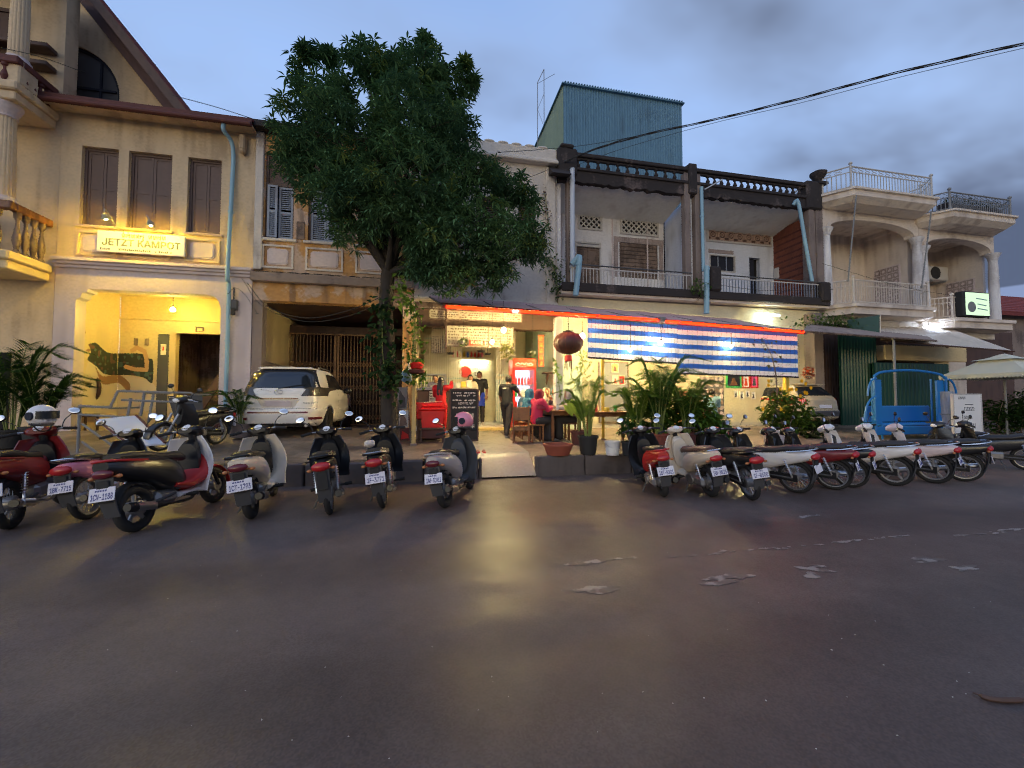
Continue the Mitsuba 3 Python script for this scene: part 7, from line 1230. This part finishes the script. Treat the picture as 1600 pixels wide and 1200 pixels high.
for i, nm in enumerate(('left_sandal', 'right_sandal')): s_ = add(nm, prZ(affinity.scale(Point(c[0] - .06 + i * .12, c[1] + .06).buffer(.1), .42, 1.15), c[2], c[2] + .03), 'red', t); add('strap', tube([c + [-.10 + i * .12, .06, .02], c + [-.06 + i * .12, .09, .07], c + [-.02 + i * .12, .06, .02]], .012, 5), 'orange', s_)

# ------------------------------------------------------------------ people
def sph(c, r, n=14): return m3.Manifold.sphere(1.0, n).scale([r, r, r] if np.isscalar(r) else list(r)).translate(list(map(float, c)))
def bone(a, ra, b, rb, n=14): return m3.Manifold.batch_hull([sph(a, ra, n), sph(b, rb, n)])
def union(ms): return m3.Manifold.batch_boolean(ms, m3.OpType.Add)
def tomesh(m, L=.03, it=6):
    m = m.refine_to_length(L); me = m.to_mesh(); t_ = trimesh.Trimesh(me.vert_properties[:, :3], me.tri_verts, process=True); trimesh.smoothing.filter_taubin(t_, iterations=it); return t_
def hand(w, el, side, curl=.5):
    w, el = np.asarray(w), np.asarray(el); d = (w - el) / np.linalg.norm(w - el); s = np.cross(d, [0, 0, 1.0]); s = s / (np.linalg.norm(s) + 1e-6) if np.linalg.norm(s) > .2 else np.array([1.0, 0, 0]); n_ = np.cross(s, d); k = w + d * .085
    ms = [m3.Manifold.batch_hull([sph(w + d * .01 + s * u * .022, .019, 8) for u in (-1, 1)] + [sph(k + s * u * .032, .014, 8) for u in (-1, 1)])]
    for u, L in ((-.033, .062), (-.011, .072), (.011, .068), (.033, .052)): a = k + s * u; b = a + d * L * .55 - n_ * L * curl * .3; c = b + d * L * .35 - n_ * L * curl * .7; ms += [bone(a, .0095, b, .009, 8), bone(b, .009, c, .0075, 8)]
    a = w + d * .03 + s * .028 * side; b = a + d * .035 + s * .028 * side; c = b + d * .03 - n_ * .012; return ms + [bone(a, .012, b, .0105, 8), bone(b, .0105, c, .008, 8)]
for n_c, c_c in dict(c_black=(.014, .014, .016), c_red=(.50, .012, .02), c_wine=(.20, .012, .03), c_rose=(.52, .03, .09), c_blue=(.03, .13, .22), c_white=(.62, .57, .50), c_cream=(.62, .52, .38), c_purple=(.06, .03, .06), c_apron=(.02, .05, .45), c_grey=(.35, .30, .28), c_dark=(.03, .026, .028), c_teal=(.20, .36, .44)).items(): mat(n_c, c_c, .85, sheen=.4)
def person(label, x, y, z, deg, pose='stand', H=1.6, top='c_black', bottom='c_dark', skin='skin', hair='short', arms=None, hijab=None, apron=None, lean=0.0, stride=0.0, skirt=False, sleeves=1, headturn=0.0, extra=None, seat_z=.46):
    t = thing('person', label, 'person'); k = H / 1.62; M = place(x, y, z, math.radians(deg), 0, k)
    sit = pose == 'sit'; zp = seat_z / k + .10 if sit else .88
    J = dict(pel=(0, 0, zp)); lx = math.sin(lean)
    up = lambda h_: np.array([lx * h_, 0, zp + h_ * math.cos(lean)])
    J['chest'] = up(.36); J['neck'] = up(.52); J['head'] = up(.635) + [.02 + .03 * lx, 0, 0]
    for s, nm in ((1, 'l'), (-1, 'r')):
        J['sh' + nm] = up(.455) + [0, s * .165, 0]; J['hip' + nm] = np.array([0, s * .085, zp - .02])
        if sit: J['kn' + nm] = np.array([.40, s * .11, zp - .03]); J['an' + nm] = np.array([.38, s * .11, .07])
        else: st = stride * s; J['kn' + nm] = np.array([.02 + st * .5, s * .09, .47]); J['an' + nm] = np.array([st * .9 - .02, s * .09, .075])
        a = (arms or {}).get(nm) or ((.05, .26, -.22), (.14, .24, -.42)); base_ = J['sh' + nm]
        J['el' + nm] = base_ + np.array([a[0][0], s * (a[0][1] - .17), a[0][2]]); J['wr' + nm] = base_ + np.array([a[1][0], s * (a[1][1] - .17), a[1][2]])
    hd = J['head']; ca_, sa_ = math.cos(headturn), math.sin(headturn); hv = lambda u, v, w: hd + np.array([u * ca_ - v * sa_, u * sa_ + v * ca_, w])
    B_ = [bone(J['pel'], .125, J['chest'], .12), bone(J['chest'], .12, J['neck'], .05), bone(J['neck'], .05, hd + [0, 0, -.05], .05), sph(hd, (.088, .075, .112)).translate([0, 0, 0]), m3.Manifold.batch_hull([sph(hv(.045, 0, -.075), .038), sph(hv(.03, 0, 0), .066)]), bone(hv(.085, 0, -.005), .012, hv(.1, 0, -.032), .014, 8)]
    for s in (1, -1): B_.append(sph(hv(-.005, s * .078, -.01), (.018, .012, .03), 10))
    for nm, s in (('l', 1), ('r', -1)):
        B_ += [bone(J['chest'] + [0, s * .05, .06], .085, J['sh' + nm], .058), bone(J['sh' + nm], .054, J['el' + nm], .040), bone(J['el' + nm], .039, J['wr' + nm], .027), bone(J['hip' + nm], .088, J['kn' + nm], .056), bone(J['kn' + nm], .055, J['an' + nm], .036), bone(J['an' + nm] + [0, 0, -.02], .036, J['an' + nm] + [.13, 0, -.045], .028)] + hand(J['wr' + nm], J['el' + nm], s)
    add('body', tomesh(union(B_), .03, 5), skin, t, M=M, smooth=True)
    e = .022
    tp = [bone(J['pel'] + np.array([0, 0, .0]), .125 + e, J['chest'], .12 + e), bone(J['chest'], .12 + e, J['neck'] - [0, 0, .06], .07)]
    for nm, s in (('l', 1), ('r', -1)):
        ee = J['sh' + nm] + (J['el' + nm] - J['sh' + nm]) * (1 if sleeves else .75); tp += [bone(J['chest'] + [0, s * .05, .06], .085 + e, J['sh' + nm], .058 + e), bone(J['sh' + nm], .056 + e, ee, .044 + e)]
        if sleeves: tp.append(bone(J['el' + nm], .043 + e, J['el' + nm] + (J['wr' + nm] - J['el' + nm]) * .88, .032 + e))
    add('shirt', rough_up(tomesh(union(tp), .03, 4), .014, 11), top, t, M=M, smooth=True)
    lg = []
    for nm in 'lr':
        lg += [bone(J['hip' + nm], .1, J['kn' + nm], .075 if not skirt else .1), bone(J['kn' + nm], .073 if not skirt else .1, J['an' + nm] + [0, 0, .03], .062 if not skirt else .11), bone(J['pel'], .128, J['hip' + nm], .1)]
    if skirt: lg = [m3.Manifold.batch_hull([sph(J['hip' + nm], .11) for nm in 'lr'] + [sph(J['kn' + nm], .11) for nm in 'lr']), m3.Manifold.batch_hull([sph(J['kn' + nm], .11) for nm in 'lr'] + [sph(J['an' + nm] + [0, 0, .05], .11) for nm in 'lr'])]
    add('skirt' if skirt else 'trousers', rough_up(tomesh(union(lg), .035, 4), .01, 9), bottom, t, M=M, smooth=True)
    for nm in 'lr': add('shoe', tomesh(bone(J['an' + nm] + [-.02, 0, -.035], .042, J['an' + nm] + [.14, 0, -.045], .034), .03, 2), 'grey' if not extra else extra, t, M=M, smooth=True)
    if hijab:
        u = np.linspace(0, 1, 9); th = np.linspace(math.radians(42), math.radians(318), 22)
        rows = []
        for zz, rx, ry, open_ in ((.135, .02, .02, 1), (.125, .07, .065, 1), (.07, .112, .10, .95), (0, .118, .105, .85), (-.07, .112, .1, .7), (-.12, .105, .1, .35), (-.17, .13, .14, .02), (-.25, .17, .2, 0), (-.36, .185, .235, 0)):
            g0 = math.radians(48) * open_; tt = np.linspace(g0, 2 * np.pi - g0, 24); sh_ = max(0, -zz - .1) * .1
            rows.append([hv(rx * math.cos(a) * (1 + .05 * math.sin(a * 7 + zz * 20)) - sh_ * lx * 2, ry * math.sin(a) * (1 + .05 * math.sin(a * 6)), zz) for a in tt])
        rows = np.array(rows); add('headscarf', shell(lambda i, j: rows[int(i), int(j)], range(len(rows)), range(24), .014), hijab, t, M=M, smooth=60)
    elif hair:
        hb = blob((0, 0, 0), (.097, .084, .108), 3); v = np.array(hb.vertices); fr = (v[:, 0] > .035) & (v[:, 2] < .055); v[fr] *= .8; v[:, 2] = np.where(v[:, 2] < -.06, -.06, v[:, 2]); v = v + [-.008, 0, .018]; v = np.c_[v[:, 0] * ca_ - v[:, 1] * sa_, v[:, 0] * sa_ + v[:, 1] * ca_, v[:, 2]] + hd; hb.vertices = v
        parts_ = [rough_up(hb, .008, 30)]
        if hair == 'long': parts_.append(rough_up(loft([[hv(-.075 + b_ * math.cos(a) + dx, w_ * math.sin(a), zz) for a in np.linspace(0, 6.28, 14, endpoint=False)] for zz, w_, b_, dx in ((.03, .07, .04, .02), (-.08, .085, .05, -.01), (-.22, .095, .045, -.04), (-.36, .085, .035, -.055), (-.45, .05, .02, -.055))]), .012, 25))
        add('hair', parts_, 'hair', t, M=M, smooth=60)
    if apron: add('apron', shell(lambda u_, v_: (.13 + .05 * u_ - .06 * abs(v_) ** 2, v_ * .16, zp + .10 - u_ * .42), np.linspace(0, 1, 6), np.linspace(-1, 1, 7), .01), apron, t, M=M, smooth=40)
    for s in (1, -1): add('eye', blob(hv(.083, s * .03, .012), (.007, .013, .007), 1), 'black', t, M=M)
    add('mouth', blob(hv(.084, 0, -.062), (.008, .022, .006), 1), 'wine_lip', t, M=M)
    return t, M, J
mat('wine_lip', (.28, .06, .05), .5)
def fl(x, y): return float(pz(x, y)) if y < 12 else .72
a = P(689, 640, 10.75); person('woman in red with long dark hair reaching over the counter', a[0], 10.85, fl(a[0], 10.85), 70, 'stand', 1.55, 'c_red', 'c_red', 'skin', 'long', {'r': ((.16, .24, .03), (.34, .2, .16)), 'l': ((.14, .22, -.2), (.32, .18, -.12))})
a = P(749, 640, 12.75); person('waiter in a black polo shirt and bright blue apron facing the street', a[0], 12.75, .72, -95, 'stand', 1.63, 'c_black', 'c_dark', 'skin_dark', 'short', {'r': ((-.02, .24, -.26), (.08, .2, -.44)), 'l': ((.0, .24, -.26), (.1, .22, -.46))}, apron='c_apron', sleeves=0, stride=.08, extra='c_white')
add('collar', tube([P(749, 591, 12.58) + [.07 * math.cos(q_), -.03 * math.sin(q_), -.02 * math.sin(q_)] for q_ in np.linspace(0, np.pi, 9)], .014, 6), 'c_white', sorted(k_ for k_ in labels if k_.startswith('person'))[-1])
a = GP(793, 684); t_, M_, J_ = person('man in loose black clothes seen from behind, leaning towards the diners', a[0], a[1] + .1, a[2], 55, 'stand', 1.62, 'c_black', 'c_dark', 'skin_dark', 'short', {'r': ((.14, .24, -.14), (.36, .2, -.2)), 'l': ((.03, .24, -.26), (.12, .22, -.45))}, lean=.16, stride=.22, sleeves=0)
add('back_print', bx(-.165, -.158, -.05, .05, J_['chest'][2] + .03, J_['chest'][2] + .055), 'c_white', t_, M=M_)
def stool(x, y, i):
    t = thing('wooden_stool', ['stool under the woman in the wine red headscarf', 'stool under the woman in the dark blue headscarf', 'stool under the woman in the white headscarf at the back left', 'stool under the woman in the cream headscarf', 'stool under the woman in the pale blue headscarf', 'stool under the woman in the white headscarf facing left', 'stool under the woman in the grey headscarf', 'stool under the diner below the pictures'][i], 'stool'); z = fl(x, y)
    add('seat', cbx(x - .16, x + .16, y - .16, y + .16, z + .40, z + .44, .01), 'wood', t)
    for sx in (-1, 1):
        for sy in (-1, 1): add('leg', cbx(x + sx * .13 - .018, x + sx * .13 + .018, y + sy * .13 - .018, y + sy * .13 + .018, z, z + .399, .004), 'wood', t)
tb_arms = {'r': ((.16, .2, -.2), (.36, .12, -.14)), 'l': ((.16, .2, -.2), (.36, .12, -.16))}
eat = {'r': ((.16, .22, -.2), (.26, .08, .0)), 'l': ((.16, .2, -.2), (.36, .12, -.16))}
for i, (lab, px, Y, deg, top, hj, arms) in enumerate((
    ('woman in a rose top and wine red headscarf seated with her back to the street', 838, TY - .62, 28, 'c_rose', 'c_wine', tb_arms), ('woman in a dark blue headscarf seated behind the rose top', 822, TY + .05, 10, 'c_blue', 'c_blue', tb_arms),
    ('woman in a white headscarf seated at the back left of the table', 815, TY + .62, 0, 'c_teal', 'c_white', tb_arms), ('woman in a cream headscarf eating at the far end of the table', 851, TY + 1.05, -80, 'c_grey', 'c_cream', eat),
    ('woman in a pale blue headscarf at the far right end of the table', 866, TY + 1.15, -110, 'c_white', 'c_teal', tb_arms), ('woman in a white headscarf and dark top facing left across the table', 878, TY + .25, 195, 'c_purple', 'c_white', eat),
    ('woman in a pale grey headscarf seated at the right of the table', 894, TY - .35, 178, 'c_grey', 'c_grey', tb_arms))):
    a = P(px, 650, Y); person(lab, a[0], Y, fl(a[0], Y), deg, 'sit', 1.56, top, 'c_dark', 'skin', None, arms, hijab=hj, skirt=True, seat_z=.44, lean=.12); stool(a[0], Y, i)
a = P(1113, 650, 10.9); person('dark haired diner in a pale shirt at the table below the pictures', a[0], 10.9, fl(a[0], 10.9), 60, 'sit', 1.6, 'c_teal', 'c_dark', 'skin', 'short', tb_arms, seat_z=.44); stool(a[0], 10.9, 7)
a = P(682, 610, 12.3); person('cook bending over the counter with dark hair', a[0], 12.3, .72, -100, 'stand', 1.5, 'c_grey', 'c_dark', 'skin', 'short', {'r': ((.2, .22, -.2), (.36, .14, -.3)), 'l': ((.2, .22, -.2), (.36, .14, -.3))}, lean=.35)
a = P(735, 600, 12.6); person('woman with long dark hair standing left of the waiter', a[0], 12.62, .72, -70, 'stand', 1.52, 'c_cream', 'c_dark', 'skin', 'long', None)
# ------------------------------------------------------------------ wires
def wire(label, pts, rr, n=1, sp=.03, seed=0, name='cable'):
    t = thing(name, label, 'wire'); p_ = spline(pts, 8)
    for i in range(n):
        u = np.linspace(0, 1, len(p_)); o = np.c_[np.zeros(len(p_)), np.cos(u * 22 + i * 2.1), np.sin(u * 22 + i * 2.1)] * sp * (n > 1); add('strand', tube(p_ + o, rr, 5), 'black_matt', t)
    add('clip', cyl(p_[-1] - [.04, 0, 0], p_[-1] + [.04, 0, 0], rr * 2.2, 6), 'grey_dark', t); return t
main = [(1680, 50, 5.1), (1600, 68, 5.6), (1400, 114, 7.0), (1250, 154, 8.4), (1120, 186, 9.6), (1000, 212, 10.6), (930, 233, 11.3), (884, 252, 11.8)]
wire('thick bundle of black cables crossing the sky from the right to the black parapet', [P(*q_) for q_ in main], .011, 4, .022)
wire('thin wire hanging just below the cable bundle', [P(x_, y_ + d_, Y_) for (x_, y_, Y_), d_ in zip(main, (6, 7, 8, 7, 5, 12, 14, 14))], .006)
wire('thin wire running left from the cable bundle towards the tree', [P(1005, 211, 10.5), P(920, 226, 10.6), P(840, 234, 10.6), P(780, 238, 10.4)], .007); wire('second thin wire running left below the first one', [P(1000, 214, 10.5), P(920, 236, 10.9), P(850, 268, 11.2), P(790, 290, 11.2)], .007)
wire('thin wire from the gable to the tree', [P(270, 149, 11.0), P(340, 168, 10.4), P(412, 191, 9.8), P(450, 200, 9.6)], .008); wire('thin wire across the upper column of the mansion', [P(-20, 70, 10.0), P(60, 88, 10.6), P(112, 106, 11.2), P(130, 112, 12.9)], .007)
wire('upper drooping cable across the dark garage bay', [P(386, 442, 11.8), P(420, 480, 11.4), P(480, 497, 11.0), P(545, 485, 10.6), P(600, 462, 9.9)], .010); wire('lower drooping cable across the dark garage bay', [P(378, 435, 11.8), P(410, 478, 11.4), P(475, 502, 11.0), P(540, 495, 10.6), P(602, 470, 9.9)], .008)
wire('loose wire looping from the meter box', [P(355, 460, 11.8), P(368, 450, 11.7), P(384, 462, 11.7), P(402, 490, 11.7)], .006)
for i, (px0, py0, px1, py1) in enumerate(((1090, 440, 1300, 452), (1285, 412, 1545, 470))): wire(['thin wire along the black balcony railing', 'thin wire along the arched balconies'][i], [P(px0, py0, 11.3), P((px0 + px1) / 2, (py0 + py1) / 2 + 8, 11.2), P(px1, py1, 11.2)], .006)
